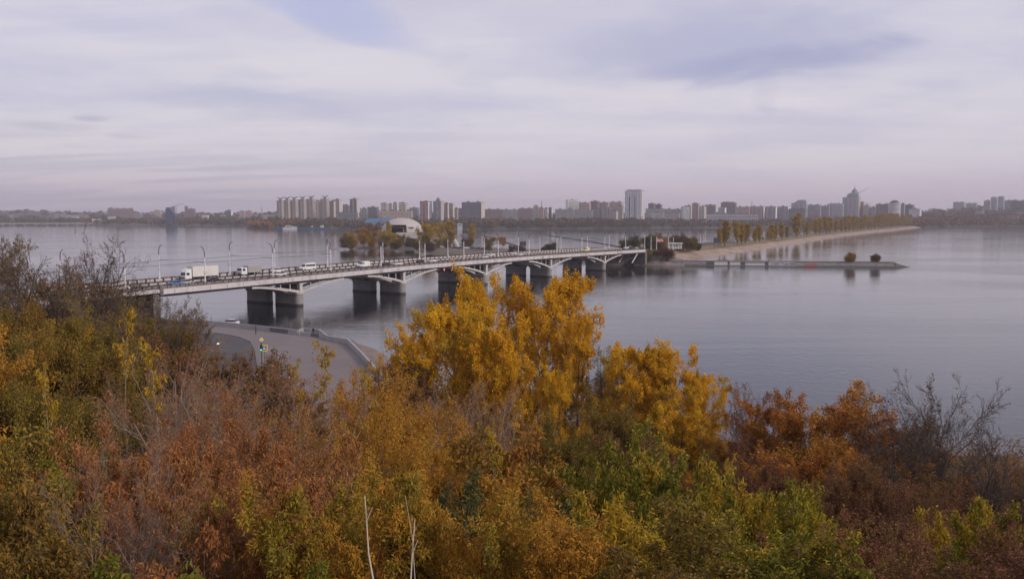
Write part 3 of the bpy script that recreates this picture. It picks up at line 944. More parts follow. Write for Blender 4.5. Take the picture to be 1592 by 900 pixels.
dg = thing('priority_sign', 'small yellow diamond road sign above the traffic light', 'sign', tp + Vector((0, .25, 0)), R(6))
g = Geo(); g.tube([(0, .05, 0), (0, .05, 5.0)], .035, 6); g.build('pole', metal_dk, dg)
for nm, sz, mt, yy in (('white_border', .42, sign_w, 0), ('yellow_diamond', .32, sign_y, -.03)):
    g = Geo(); g.hexa([(0, yy - .015, 4.95 - sz), (sz, yy - .015, 4.95), (sz, yy + .015, 4.95), (0, yy + .015, 4.95 - sz), (-sz, yy - .015, 4.95), (0, yy - .015, 4.95 + sz), (0, yy + .015, 4.95 + sz), (-sz, yy + .015, 4.95)])
    g.build(nm, mt, dg)
gp = Py(431, 575, 148); gp.z = ZP + .02
gt = thing('overhead_frame', 'black post with short horizontal arm right of the yellow-framed sign', 'post', gp, 0)
g = Geo(); g.tube([(0, 0, 0), (0, 0, 3.6)], .06, 6); g.build('post', black_p, gt)
g = Geo(); g.box((-.45, 0, 3.55), (.95, .10, .10)); g.box((-.75, -.05, 3.38), (.45, .18, .28)); g.build('arm', black_p, gt)
mp = Pz(397.5, 521, ZP)
mt_ = thing('mast', 'thin dark mast with furled banner standing on the plaza by the parapet', 'mast', mp)
g = Geo(); g.tube([(0, 0, 0), (0, 0, 4.0)], .05, 6); g.build('pole', metal_dk, mt_)
g = Geo(); g.tube([(.03, 0, .4), (.10, 0, 1.3), (.04, 0, 2.0)], .13, 6, r2=.05); g.build('furled_banner', black_p, mt_)
globe = M('lamp_globe', (.8, .8, .82), .3, .02, emit=(1, .98, 1.0), es=.5)
def park_lamp(label, px, py, Y, heads, grp=None):
    pt = Py(px, py, Y); z0 = ZP + .02 if Y > 120 else hillz(pt.x, Y)
    t = thing('park_lamp', label, 'park lamp', (pt.x, Y, z0)); H = pt.z - z0
    g = Geo(); g.tube([(0, 0, 0), (0, 0, H)], .06, 6); g.build('pole', metal_dk, t)
    for dx, dz in heads:
        g = Geo(); g.tube([(0, 0, H - .3), (dx, 0, H + dz - .1)], .03, 5); g.build('bracket', metal_dk, t)
        g = Geo(); g.dome((dx, 0, H + dz), .28, .28, .16, 12, 4, full=True); g.build('lamp_shade', globe, t)
    return t
park_lamp('park lamp with two small white heads standing above the russet bushes on the plaza edge', 452, 579, 118, [(.12, .2), (-.18, -.75)])
park_lamp('park lamp with one white head among the leafless bushes left of the plaza', 280, 527, 150, [(.1, .1)])
park_lamp('park lamp with one white head low in the leafless bushes right of the pale stems', 338, 535, 155, [(.1, .1)])
# dark bollard-like box on parapet and the person
def make_person(label, loc, rz):
    t = thing('person', label, 'person', loc, rz)
    me = bpy.data.meshes.new('body')
    J = [(0, 0, .95, .15, .12), (0, 0, 1.15, .15, .11), (0, .01, 1.36, .17, .11), (0, .0, 1.49, .055, .055), (0, -.01, 1.56, .07, .08), (0, -.01, 1.66, .078, .09), (0, 0, 1.73, .05, .06),
         (.17, 0, 1.40, .06, .06), (.23, -.02, 1.14, .048, .048), (.20, -.18, .98, .038, .038), (.18, -.25, .96, .03, .02),
         (-.17, 0, 1.40, .06, .06), (-.24, 0, 1.13, .048, .048), (-.22, -.10, .90, .038, .038), (-.21, -.13, .82, .03, .02),
         (.09, 0, .86, .095, .095), (.11, -.01, .50, .065, .065), (.11, .02, .10, .045, .05), (.12, -.13, .04, .045, .035),
         (-.09, 0, .86, .095, .095), (-.12, -.01, .50, .065, .065), (-.12, .02, .10, .045, .05), (-.13, -.13, .04, .045, .035)]
    E_ = [(0, 1), (1, 2), (2, 3), (3, 4), (4, 5), (5, 6), (2, 7), (7, 8), (8, 9), (9, 10), (2, 11), (11, 12), (12, 13), (13, 14), (0, 15), (15, 16), (16, 17), (17, 18), (0, 19), (19, 20), (20, 21), (21, 22)]
    me.from_pydata([j[:3] for j in J], E_, [])
    o = bpy.data.objects.new('body', me); C.objects.link(o); o.parent = t
    m = o.modifiers.new('Skin', 'SKIN'); m.use_smooth_shade = True
    for v, j in zip(me.skin_vertices[0].data if me.skin_vertices else [], J):
        v.radius = (j[3], j[4])
    if me.skin_vertices:
        me.skin_vertices[0].data[0].use_root = True
    o.modifiers.new('Subdivision', 'SUBSURF').levels = 1
    mm = bpy.data.materials.new('dark_clothes_and_skin'); mm.use_nodes = True
    nt = NT(mm.node_tree); tt = nt.node('ShaderNodeTexCoord'); sp = nt.node('ShaderNodeSeparateXYZ'); nt.put(sp.inputs[0], tt.outputs['Object'])
    c = nt.ramp(nt.math('DIVIDE', sp.outputs[2], 2.0), [(0, (.02, .018, .018)), (.06, (.022, .024, .035)), (.46, (.018, .018, .022)), (.745, (.36, .21, .15))], 'CONSTANT')
    nt.put(nt.n['Principled BSDF'].inputs['Base Color'], c); nt.n['Principled BSDF'].inputs['Roughness'].default_value = .85
    me.materials.append(mm)
    g = Geo(); g.dome((0, .012, 1.655), .092, .102, .10, 12, 5); g.build('hair', black_p, t)
    return t
pp = Pz(487, 520.5, ZP + .02)
make_person('person in dark clothes standing at the parapet of the viewing balcony, facing the water', pp, R(175))
bgp = Pz(483.5, 521, ZP + .02)
bag = thing('bag', 'small dark bag set down beside the person on the balcony', 'bag', bgp)
g = Geo(); g.box((0, 0, .2), (.42, .24, .4), taper=.8); g.build('bag_body', black_p, bag)
g = Geo(); g.tube([(-.12, 0, .4), (-.08, 0, .55), (.08, 0, .55), (.12, 0, .4)], .015, 5); g.build('handle', black_p, bag)

# ------------------------------------------------------------------ tree builder
def rotv(v, axis, a):
    return Matrix.Rotation(a, 3, axis) @ v
class Tree:
    def __init__(s, seed):
        s.r = random.Random(seed); s.wood = []; s.twig = []; s.leaf = []
    def perp(s, d):
        a = Vector((s.r.gauss(0, 1), s.r.gauss(0, 1), s.r.gauss(0, 1))).cross(d)
        return a.normalized() if a.length > 1e-4 else Vector((1, 0, 0))
    def branch(s, p, d, L, r, lv, P):
        """P: list per level of dict(n, seg, ang, ratio, up, wander, start)"""
        q = P[lv]; ns = q['seg']; step = L / ns
        out = s.wood if lv < P[0].get('woodlv', 2) else s.twig
        pts = [p.copy()]; dirs = [d.copy()]
        rend = r * q.get('taper', .45)
        for i in range(ns):
            w = q['wander']
            d = (d + Vector((s.r.gauss(0, w), s.r.gauss(0, w), s.r.gauss(0, w) + q['up']))).normalized()
            p2 = p + d * step
            ra = r + (rend - r) * i / ns; rb = r + (rend - r) * (i + 1) / ns
            out.append((*p, *p2, ra, rb))
            p = p2; pts.append(p.copy()); dirs.append(d.copy())
        if lv + 1 < len(P):
            n = q['n']
            n = max(1, int(round(n * s.r.uniform(.8, 1.2))))
            c = P[lv + 1]
            for k in range(n):
                t = q['start'] + (1 - q['start']) * (k + s.r.random()) / n
                f = t * ns; i = min(ns - 1, int(f)); pp = pts[i].lerp(pts[i + 1], f - i); dd = dirs[i + 1]
                a = R(c['ang'] * s.r.uniform(.7, 1.25))
                cd = rotv(dd, s.perp(dd), a)
                if lv == 0 and c.get('flat'):
                    cd.z *= c['flat']; cd.normalize()
                shape = q.get('shape')
                m = shape(t) if shape else (1.1 - .55 * t)
                s.branch(pp, cd, L * c['ratio'] * m * s.r.uniform(.75, 1.2), max(c.get('rmin', .003), (r + (rend - r) * t) * c.get('rr', .55)), lv + 1, P)
        if q.get('leaf'):
            ln = q['leaf']
            n = int(ln * s.r.uniform(.6, 1.3))
            for k in range(n):
                t = s.r.uniform(q.get('lstart', .15), 1.0) * ns; i = min(ns - 1, int(t))
                s.leaf.append((pts[i].lerp(pts[i + 1], t - i), dirs[i + 1]))
def leaf_mesh(g, leaves, size, wid, seed, droop=0.3, spread=0.12, fold=0.25, mi=1, quad=False, comp=1):
    """numpy leaves: bent pointed blades, every one an island with its own tint"""
    rs = np.random.RandomState(seed)
    P = np.array([tuple(l[0]) for l in leaves], float); D = np.array([tuple(l[1]) for l in leaves], float)
    if comp > 1:
        P = np.repeat(P, comp, 0); D = np.repeat(D, comp, 0)
    n = len(P)
    P = P + rs.normal(0, spread, (n, 3))
    a = D * 0.5 + rs.normal(0, .75, (n, 3)); a[:, 2] -= droop
    a /= np.linalg.norm(a, axis=1, keepdims=True) + 1e-9
    nrm = rs.normal(0, .6, (n, 3)); nrm[:, 2] += .6
    sd_ = np.cross(a, nrm); sd_ /= np.linalg.norm(sd_, axis=1, keepdims=True) + 1e-9
    up = np.cross(sd_, a)
    L = size * rs.uniform(.6, 1.35, (n, 1)); Wd = L * wid * rs.uniform(.8, 1.2, (n, 1))
    A = P; B = P + a * L * .45 + sd_ * Wd * .5 + up * Wd * fold; Cc = P + a * L - up * L * .15; Dd = P + a * L * .45 - sd_ * Wd * .5 + up * Wd * fold
    V = np.stack([A, B, Cc, Dd], 1).reshape(-1, 3)
    b = (np.arange(n) * 4)[:, None]
    F = np.concatenate([b + np.array([[0, 1, 2]]), b + np.array([[0, 2, 3]])], 0)
    clump = rs.uniform(0.02, 1, n)
    g.add(V, F, mi, np.repeat(clump, 4))
def finish_tree(name, cat, T, bark_m, leaf_m, seed, size=.2, wid=.6, droop=.3, spread=.12, kt=3, fold=.25, comp=1, kw=6):
    t = thing(name, 'x', cat)
    g = Geo(); g.tubes(T.wood, kw); g.build('trunk', bark_m, t)
    g = Geo(); 
    if T.twig: g.tubes(T.twig, kt)
    if T.leaf: leaf_mesh(g, T.leaf, size, wid, seed, droop, spread, fold, comp=comp)
    g.build('crown', [bark_m, leaf_m], t)
    # nominal size for fitting
    V = np.concatenate([v for v in g.V])
    h = float(np.percentile(V[:, 2], 99.7)); rad = float(np.percentile(np.hypot(V[:, 0], V[:, 1]), 97))
    t['nominal_height'] = h; t['nominal_radius'] = rad
    return t

GOLD = leafmat('golden_leaves', [(0, (0.266, 0.147, 0.011)), (.3, (0.556, 0.287, 0.013)), (.6, (0.774, 0.422, 0.018)), (1, (0.780, 0.575, 0.034))], .38, alt=[(0, (0.145, 0.115, 0.013)), (.5, (0.411, 0.268, 0.017)), (1, (0.726, 0.459, 0.034))], share=.62)
ORNG = leafmat('orange_brown_leaves', [(0, (0.121, 0.049, 0.016)), (.35, (0.297, 0.108, 0.022)), (.7, (0.513, 0.203, 0.030)), (1, (0.675, 0.338, 0.054))], .3, alt=[(0, (0.121, 0.074, 0.018)), (.5, (0.378, 0.203, 0.027)), (1, (0.608, 0.338, 0.041))], share=.58)
RUST = leafmat('rust_leaves', [(0, (0.115, 0.050, 0.020)), (.4, (0.287, 0.110, 0.037)), (.75, (0.437, 0.189, 0.065)), (1, (0.529, 0.336, 0.131))], .25, alt=[(0, (0.092, 0.056, 0.021)), (.5, (0.242, 0.133, 0.039)), (1, (0.460, 0.280, 0.079))], share=.60)
OLIV = leafmat('olive_leaves', [(0, (0.057, 0.048, 0.014)), (.35, (0.132, 0.103, 0.021)), (.65, (0.265, 0.184, 0.025)), (1, (0.483, 0.299, 0.032))], .35, alt=[(0, (0.081, 0.048, 0.016)), (.5, (0.190, 0.113, 0.028)), (1, (0.414, 0.230, 0.034))], share=.54)
YELB = leafmat('yellow_brown_leaves', [(0, (0.138, 0.073, 0.018)), (.35, (0.350, 0.169, 0.025)), (.65, (0.550, 0.275, 0.033)), (1, (0.688, 0.413, 0.044))], .35, alt=[(0, (0.088, 0.075, 0.018)), (.5, (0.237, 0.188, 0.025)), (1, (0.525, 0.350, 0.037))], share=.66)
GRN = leafmat('yellow_green_leaves', [(0, (0.055, 0.062, 0.012)), (.35, (0.136, 0.138, 0.018)), (.65, (0.288, 0.241, 0.023)), (1, (0.604, 0.427, 0.037))], .35, alt=[(0, (0.129, 0.083, 0.015)), (.5, (0.403, 0.262, 0.025)), (1, (0.700, 0.456, 0.037))], share=.57)
DGRN = leafmat('dark_green_leaves', [(0, (.030, .033, .015)), (.4, (.065, .065, .024)), (.8, (.13, .12, .03)), (1, (.24, .20, .04))], .3)
PURP = leafmat('dark_russet_leaves', [(0, (0.081, 0.037, 0.022)), (.5, (0.188, 0.077, 0.040)), (1, (0.350, 0.150, 0.062))], .25, alt=[(0, (0.075, 0.048, 0.022)), (.5, (0.200, 0.112, 0.044)), (1, (0.375, 0.200, 0.050))], share=.52)
REDT = leafmat('red_orange_leaves', [(0, (.14, .07, .015)), (.4, (.30, .14, .02)), (.7, (.44, .18, .035)), (1, (.52, .28, .03))], .3, alt=[(0, (.10, .07, .014)), (.5, (.26, .18, .02)), (1, (.45, .30, .03))], share=.5)
FORNG = leafmat('far_orange_leaves', [(0, (.16, .075, .014)), (.4, (.34, .155, .02)), (.8, (.52, .25, .025)), (1, (.6, .33, .03))], .35, alt=[(0, (.10, .08, .014)), (.5, (.26, .17, .02)), (1, (.45, .3, .03))], share=.55)

def P4(*a): return list(a)
PROTO = {}
def proto(key, name, cat, P, H, r, bark_m, leaf_m, seed, stems=1, lean=0.0, **kw):
    T = Tree(seed)
    for k in range(stems):
        az = T.r.uniform(0, 2 * PI)
        d = Vector((math.cos(az) * lean * T.r.uniform(.4, 1.2), math.sin(az) * lean * T.r.uniform(.4, 1.2), 1)).normalized() if stems > 1 else Vector((0, 0, 1))
        p = Vector((math.cos(az), math.sin(az), 0)) * (.25 * (stems > 1))
        T.branch(p, d, H * (T.r.uniform(.75, 1.05) if stems > 1 else 1), r, 0, P)
    t = finish_tree(name, cat, T, bark_m, leaf_m, seed, **kw)
    PROTO.setdefault(key, []).append(t)
    return t
def lvl(n, seg, ang, ratio, up=0., wander=.1, start=.2, **k):
    return dict(n=n, seg=seg, ang=ang, ratio=ratio, up=up, wander=wander, start=start, **k)
ov = lambda t: .35 + .95 * math.sin(PI * min(1, max(0, (t * .92 + .06)))) ** .8      # oval crown
up_ = lambda t: 1.15 - .9 * t
# golden poplar
for sdd in (11, 12):
    proto('gold', 'golden_poplar', 'tree', P4(lvl(24, 9, 0, 1, .02, .05, .14, shape=ov, taper=.25), lvl(8, 5, 56, .42, .08, .10, .18, rr=.4), lvl(7, 4, 48, .42, .09, .14, .12, rr=.5, leaf=14), lvl(0, 3, 46, .42, .12, .18, .1, leaf=36, rr=.5)),
          17, .26, bark, GOLD, sdd, size=.20, wid=.9, droop=.1, spread=.20)
# orange oak
for sdd in (21, 22):
    proto('orange', 'orange_brown_tree', 'tree', P4(lvl(15, 8, 0, 1, .02, .06, .22, shape=ov, taper=.3), lvl(7, 5, 58, .50, .06, .12, .25, rr=.45), lvl(6, 4, 45, .45, .04, .16, .15, rr=.5), lvl(0, 3, 40, .42, .04, .2, .1, leaf=32, rr=.5)),
          12, .2, bark, ORNG, sdd, size=.20, wid=.7, droop=.2, spread=.2)
# fine twigged tree with thin russet leaves
for sdd in (31, 32):
    proto('russet', 'russet_tree', 'tree', P4(lvl(14, 8, 0, 1, .03, .06, .18, shape=ov, taper=.3), lvl(8, 5, 42, .5, .10, .10, .2, rr=.45), lvl(7, 4, 36, .45, .08, .12, .1, rr=.5), lvl(0, 3, 32, .5, .06, .14, .1, leaf=9, rr=.55)),
          12, .16, bark_red, PURP, sdd, size=.15, wid=.55, droop=.2, spread=.10)
# leafless spreading tree
for sdd in (41, 42):
    proto('bare', 'leafless_tree', 'tree', P4(lvl(12, 7, 0, 1, .02, .07, .25, shape=ov, taper=.35), lvl(9, 6, 55, .62, .08, .11, .2, rr=.5), lvl(8, 5, 42, .42, .05, .13, .12, rr=.5), lvl(7, 3, 36, .5, .04, .16, .1, rr=.6, leaf=1, rmin=.011), lvl(0, 2, 34, .55, .02, .18, .1, leaf=1, rr=.6, rmin=.008)),
          12, .2, bark, PURP, sdd, size=.14, wid=.7, spread=.05)
# leafless tree with several spreading limbs from a short trunk
for sdd in (45, 46):
    proto('barewide', 'spreading_leafless_tree', 'tree', P4(lvl(9, 7, 0, 1, .03, .09, .18, shape=ov, taper=.35), lvl(9, 6, 48, .48, .05, .12, .15, rr=.5), lvl(7, 4, 42, .44, .04, .14, .12, rr=.5), lvl(4, 3, 38, .5, .03, .16, .1, rr=.6, leaf=1, rmin=.011), lvl(0, 2, 34, .6, .02, .18, .1, leaf=0, rr=.6, rmin=.008)),
          10, .13, bark, PURP, sdd, stems=6, lean=.62, size=.15, wid=.7, spread=.06)
# leafless tree that keeps some olive leaves
for sdd in (51, 52):
    proto('halfbare', 'thin_leaved_tree', 'tree', P4(lvl(12, 7, 0, 1, .02, .08, .2, shape=ov, taper=.35), lvl(10, 6, 55, .62, .06, .11, .15, rr=.5), lvl(9, 4, 42, .42, .04, .13, .12, rr=.5), lvl(5, 3, 36, .5, .03, .16, .1, rr=.6, leaf=3, rmin=.011), lvl(0, 2, 34, .55, .02, .18, .1, leaf=2, rr=.6, rmin=.008)),
          12, .2, bark_gr, OLIV, sdd, size=.15, wid=.6, spread=.08)
# wispy grey shrub, many thin stems
for sdd in (61, 62):
    proto('wispy', 'leafless_shrub', 'shrub', P4(lvl(9, 6, 0, 1, .03, .08, .2, taper=.3, woodlv=1), lvl(8, 4, 30, .5, .06, .10, .15, rr=.5), lvl(6, 3, 32, .45, .04, .12, .1, rr=.55), lvl(0, 2, 32, .5, .02, .14, .1, leaf=1, rr=.6)),
          5, .035, bark_pale, RUST, sdd, stems=14, lean=.42, size=.10, wid=.4, droop=.6, spread=.04, kw=4)
for sdd in (63, 64):
    proto('wispyred', 'russet_twig_shrub', 'shrub', P4(lvl(9, 6, 0, 1, .03, .08, .2, taper=.3, woodlv=1), lvl(8, 4, 30, .5, .06, .10, .15, rr=.5), lvl(6, 3, 32, .45, .04, .12, .1, rr=.55), lvl(0, 2, 32, .5, .02, .14, .1, leaf=5, rr=.6)),
          5, .035, bark_red, PURP, sdd, stems=13, lean=.42, size=.10, wid=.5, droop=.4, spread=.06, kw=4)
# rust shrub with hanging dry leaves
for sdd in (71, 72):
    proto('rust', 'rust_leaved_shrub', 'shrub', P4(lvl(9, 6, 0, 1, .03, .08, .2, taper=.3, woodlv=1), lvl(6, 4, 34, .42, .05, .10, .15, rr=.5), lvl(4, 3, 36, .42, .03, .14, .1, rr=.55, leaf=6), lvl(0, 2, 38, .5, -.03, .16, .1, leaf=15, rr=.6)),
          5, .04, bark_gr, RUST, sdd, stems=12, lean=.38, size=.105, wid=.34, droop=1.1, spread=.045, kw=4)
# box elder like, compound yellow brown leaves
for sdd in (81, 82):
    proto('box', 'yellow_brown_shrub', 'shrub', P4(lvl(9, 6, 0, 1, .03, .08, .2, taper=.3, woodlv=1), lvl(6, 4, 36, .45, .04, .10, .15, rr=.5), lvl(4, 3, 40, .45, .02, .14, .1, rr=.55, leaf=7), lvl(0, 2, 38, .5, -.02, .16, .1, leaf=18, rr=.6)),
          5, .045, bark_red, YELB, sdd, stems=11, lean=.40, size=.105, wid=.40, droop=.55, spread=.06, kw=4)
for sdd in (91, 92):
    proto('olive', 'olive_shrub', 'shrub', P4(lvl(10, 6, 0, 1, .03, .08, .15, taper=.3, woodlv=1), lvl(6, 4, 40, .45, .03, .10, .15, rr=.5), lvl(5, 3, 42, .42, .02, .14, .1, rr=.55, leaf=8), lvl(0, 2, 40, .5, -.02, .16, .1, leaf=14, rr=.6)),
          5, .045, bark, OLIV, sdd, stems=10, lean=.42, size=.11, wid=.5, droop=.4, spread=.08, kw=4)
for sdd in (101, 102):
    proto('green', 'yellow_green_shrub', 'shrub', P4(lvl(12, 6, 0, 1, .03, .08, .12, taper=.3, woodlv=1), lvl(6, 4, 42, .42, .04, .10, .1, rr=.5), lvl(5, 3, 42, .42, .02, .14, .1, rr=.55, leaf=7), lvl(0, 2, 40, .55, -.04, .16, .1, leaf=13, rr=.6)),
          5, .05, bark, GRN, sdd, stems=11, lean=.34, size=.14, wid=.34, droop=.6, spread=.07, kw=4)
proto('dgreen', 'dark_green_shrub', 'shrub', P4(lvl(10, 6, 0, 1, .03, .08, .12, taper=.3, woodlv=1), lvl(6, 4, 42, .42, .04, .10, .1, rr=.5), lvl(5, 3, 42, .42, .02, .14, .1, rr=.55, leaf=6), lvl(0, 2, 40, .55, 0, .16, .1, leaf=11, rr=.6)),
      5, .05, bark, DGRN, 111, stems=11, lean=.42, size=.11, wid=.6, droop=.2, spread=.06, kw=4)
proto('redtip', 'red_orange_shrub', 'shrub', P4(lvl(7, 6, 0, 1, .03, .08, .3, taper=.3, woodlv=1), lvl(5, 4, 36, .40, .04, .10, .3, rr=.5), lvl(4, 3, 40, .40, .02, .14, .2, rr=.55, leaf=4), lvl(0, 2, 38, .5, -.02, .16, .1, leaf=10, rr=.6)),
      5, .04, bark_red, REDT, 121, stems=8, lean=.36, size=.15, wid=.40, droop=.55, spread=.07, kw=4)
def big(key, nm, cat, bk, lm, sdd, leaves, size, wid, droop, spread, stems=5, lean=.36, ang=44, H=9.5, twig=0):
    P = P4(lvl(10, 7, 0, 1, .03, .07, .2, taper=.3, shape=ov), lvl(7, 5, ang, .40, .05, .11, .15, rr=.45), lvl(6, 4, 40, .42, .03, .14, .1, rr=.5, leaf=leaves // 2), lvl(twig, 3, 38, .45, .0, .16, .1, leaf=leaves, rr=.5))
    if twig: P.append(lvl(0, 2, 34, .5, 0, .16, .1, leaf=1, rr=.6))
    proto(key + '_big', nm, cat, P, H, .10, bk, lm, sdd, stems=stems, lean=lean, size=size, wid=wid, droop=droop, spread=spread, kw=5)
big('olive', 'olive_bush_tree', 'shrub', bark, OLIV, 201, 28, .135, .5, .4, .16)
big('olive', 'olive_bush_tree', 'shrub', bark, OLIV, 202, 28, .135, .5, .4, .16)
big('box', 'yellow_brown_bush_tree', 'shrub', bark_red, YELB, 203, 27, .135, .45, .5, .15)
big('box', 'yellow_brown_bush_tree', 'shrub', bark_red, YELB, 204, 27, .135, .45, .5, .15)
big('rust', 'rust_leaved_bush_tree', 'shrub', bark_gr, RUST, 205, 26, .13, .36, 1.0, .13)
big('wispy', 'leafless_bush_tree', 'shrub', bark_pale, RUST, 206, 1, .12, .4, .6, .05, 6, .42, 38, 9.5, 4)
big('wispyred', 'russet_bush_tree', 'shrub', bark_red, PURP, 207, 14, .15, .5, .4, .12, 6, .4, 38)
# sapling: one thin pale stem, leaves only near the top
proto('sapling', 'thin_sapling', 'tree', P4(lvl(9, 14, 0, 1, .012, .05, .80, taper=.35), lvl(3, 3, 55, .07, .04, .14, .1, rr=.5, leaf=6), lvl(0, 2, 40, .5, -.12, .16, .1, leaf=9, rr=.6)),
      12, .045, bark_pale, leafmat('yellow_tuft_leaves', [(0, (.22, .13, .015)), (.5, (.42, .26, .02)), (1, (.60, .38, .04))], .35), 131, size=.20, wid=.40, droop=.8, spread=.05, kw=5)
# big-leaved plants at the foot of the picture
proto('maple', 'broad_leaved_shrub', 'shrub', P4(lvl(7, 5, 0, 1, .02, .08, .35, taper=.3, woodlv=1), lvl(5, 4, 50, .35, .0, .10, .2, rr=.5, leaf=5), lvl(0, 3, 42, .5, -.03, .14, .1, rr=.55, leaf=10)),
      3, .03, bark, leafmat('fresh_green_leaves', [(0, (.06, .065, .012)), (.4, (.13, .135, .016)), (.8, (.25, .21, .02)), (1, (.45, .33, .03))], .35), 141, stems=8, lean=.5, size=.17, wid=.55, droop=.25, spread=.06, kw=4)
# slim columnar poplar and round trees for the far land (coarser leaves)
YOLV = leafmat('far_poplar_leaves', [(0, (.20, .145, .022)), (.5, (.42, .28, .035)), (1, (.60, .39, .05))], .3)
for sdd in (151, 152, 153):
    proto('column', 'columnar_poplar', 'tree', P4(lvl(26, 8, 0, 1, .02, .02, .10, taper=.2, shape=lambda t: .55 + .75 * math.sin(PI * min(1, t * .9 + .08))), lvl(5, 4, 28, .20, .22, .06, .15, rr=.4, leaf=20), lvl(0, 3, 30, .5, .18, .1, .1, leaf=34, rr=.5)),
          20, .30, bark, YOLV, sdd, size=.8, wid=.75, droop=.0, spread=.40)
def roundtree(key, nm, lm, sdd, leafn=14, size=.75):
    proto(key, nm, 'tree', P4(lvl(13, 7, 0, 1, .02, .05, .15, taper=.3, shape=ov), lvl(6, 4, 58, .52, .05, .12, .2, rr=.45, leaf=14), lvl(0, 3, 45, .5, .04, .16, .1, leaf=int(leafn * 2.4), rr=.5)),
          12, .22, bark, lm, sdd, size=size, wid=.75, droop=.1, spread=.75)
roundtree('r_orange', 'orange_tree', FORNG, 161); roundtree('r_orange', 'orange_tree', FORNG, 162)
roundtree('r_yellow', 'yellow_tree', leafmat('far_yellow_leaves', [(0, (.15, .11, .016)), (.4, (.32, .215, .02)), (.8, (.55, .34, .025)), (1, (.62, .4, .035))], .3), 163)
roundtree('r_green', 'dark_green_tree', DGRN, 164, 18)
roundtree('r_brown', 'brown_tree', leafmat('far_brown_leaves', [(0, (.06, .035, .02)), (.5, (.13, .07, .035)), (1, (.24, .12, .05))], .3), 165, 10, .5)
roundtree('r_olive', 'olive_tree', OLIV, 166, 16)
def roundbush(key, nm, lm, sdd, bk=bark):
    proto(key, nm, 'shrub', P4(lvl(10, 6, 0, 1, .02, .07, .02, taper=.3, leaf=24, lstart=.03), lvl(6, 4, 50, .42, .0, .12, .05, rr=.45, leaf=14), lvl(0, 3, 45, .5, .04, .16, .1, leaf=20, rr=.5)),
          9, .12, bk, lm, sdd, stems=7, lean=.55, size=.55, wid=.7, droop=.1, spread=.6)
roundbush('b_orange', 'orange_brown_bush', FORNG, 171); roundbush('b_brown', 'brown_bush', MATS['far_brown_leaves'], 172, bark_gr); roundbush('b_olive', 'olive_bush', OLIV, 173); roundbush('b_green', 'dark_green_bush', DGRN, 174)
for k in list(PROTO):
    for t in PROTO[k]:
        t.location = (0, -150, -50)
USED = set()
rngp = random.Random(77)
TREE_COUNT = 0
def plant(key, X, Y, z, h, rad, label, group=None, variant=None):
    """puts a tree of that kind at its place with its height and crown radius; the first time uses the original"""
    global TREE_COUNT
    rngp.seed(zlib.crc32(('%s %.1f %.1f' % (label, X, Y)).encode()))
    if h > 7.2 and key + '_big' in PROTO:
        key += '_big'; variant = None
    lst = PROTO[key]
    if variant is not None: variant %= len(lst)
    t = lst[variant if variant is not None else rngp.randrange(len(lst))]
    sz = h / t['nominal_height']
    sx = min(max(rad / t['nominal_radius'], sz * (.66 if key == 'gold' else .60 if key == 'green' else .74)), sz * 1.6)
    sc = (sx, sx, sz)
    rz = rngp.uniform(0, 2 * PI)
    TREE_COUNT += 1
    if t not in USED:
        USED.add(t)
        t.location = (X, Y, z); t.rotation_euler = (0, 0, rz); t.scale = sc; t['label'] = label
        if group: t['group'] = group
        return t
    o = dup(t, (X, Y, z), rz, label, group, sc)
    if not group and 'group' in o: del o['group']
    return o

# ------------------------------------------------------------------ island, causeway and jetty
def landpoly(name, near, far, zt, zb=-2.0, mat=None, bank=3.0):
    """flat land with sloping banks; near/far are lists of points on the water line, left to right"""
    ring = [Vector((p.x, p.y, 0)) for p in near] + [Vector((p.x, p.y, 0)) for p in reversed(far)]
    n = len(ring)
    cen = sum(ring, Vector()) / n
    V = []; 
    def inset(k, d):
        a, b, c = ring[k - 1], ring[k], ring[(k + 1) % n]
        t = ((b - a).normalized() + (c - b).normalized()).normalized()
        nrm = Vector((-t.y, t.x, 0))
        return b + nrm * d
    r0 = [inset(k, -4) for k in range(n)]; r1 = [inset(k, 0) for k in range(n)]; r2 = [inset(k, bank) for k in range(n)]
    for r_, z in ((r0, zb), (r1, 0.0), (r2, zt)):
        V += [(p.x, p.y, z) for p in r_]
    g = Geo()
    F = []
    for a in range(2):
        for k in range(n):
            F.append((a * n + k, a * n + (k + 1) % n, (a + 1) * n + (k + 1) % n, (a + 1) * n + k))
    g.add(V, F); g.polys = [([2 * n + k for k in range(n)], 0)]
    return tag(g.build(name, mat), kind='structure')
dirt = M('island_dirt', (0.15, 0.115, 0.095), 0.95, 0.35, 0.05, bump=.1)
near = [Pz(a, b) for a, b in [(527, 384), (560, 386.5), (600, 387), (640, 387.5), (648, 391), (690, 397.5), (735, 403), (800, 408), (880, 409), (950, 410), (990, 411)]]
far = [Pz(a, b) for a, b in [(526, 378), (534, 366), (560, 362), (620, 360), (665, 361), (697, 366), (703, 376), (733, 384.5), (765, 387), (800, 389.5), (900, 390), (1010, 388)]]
island = landpoly('island', near, far, 1.6, mat=dirt, bank=6)

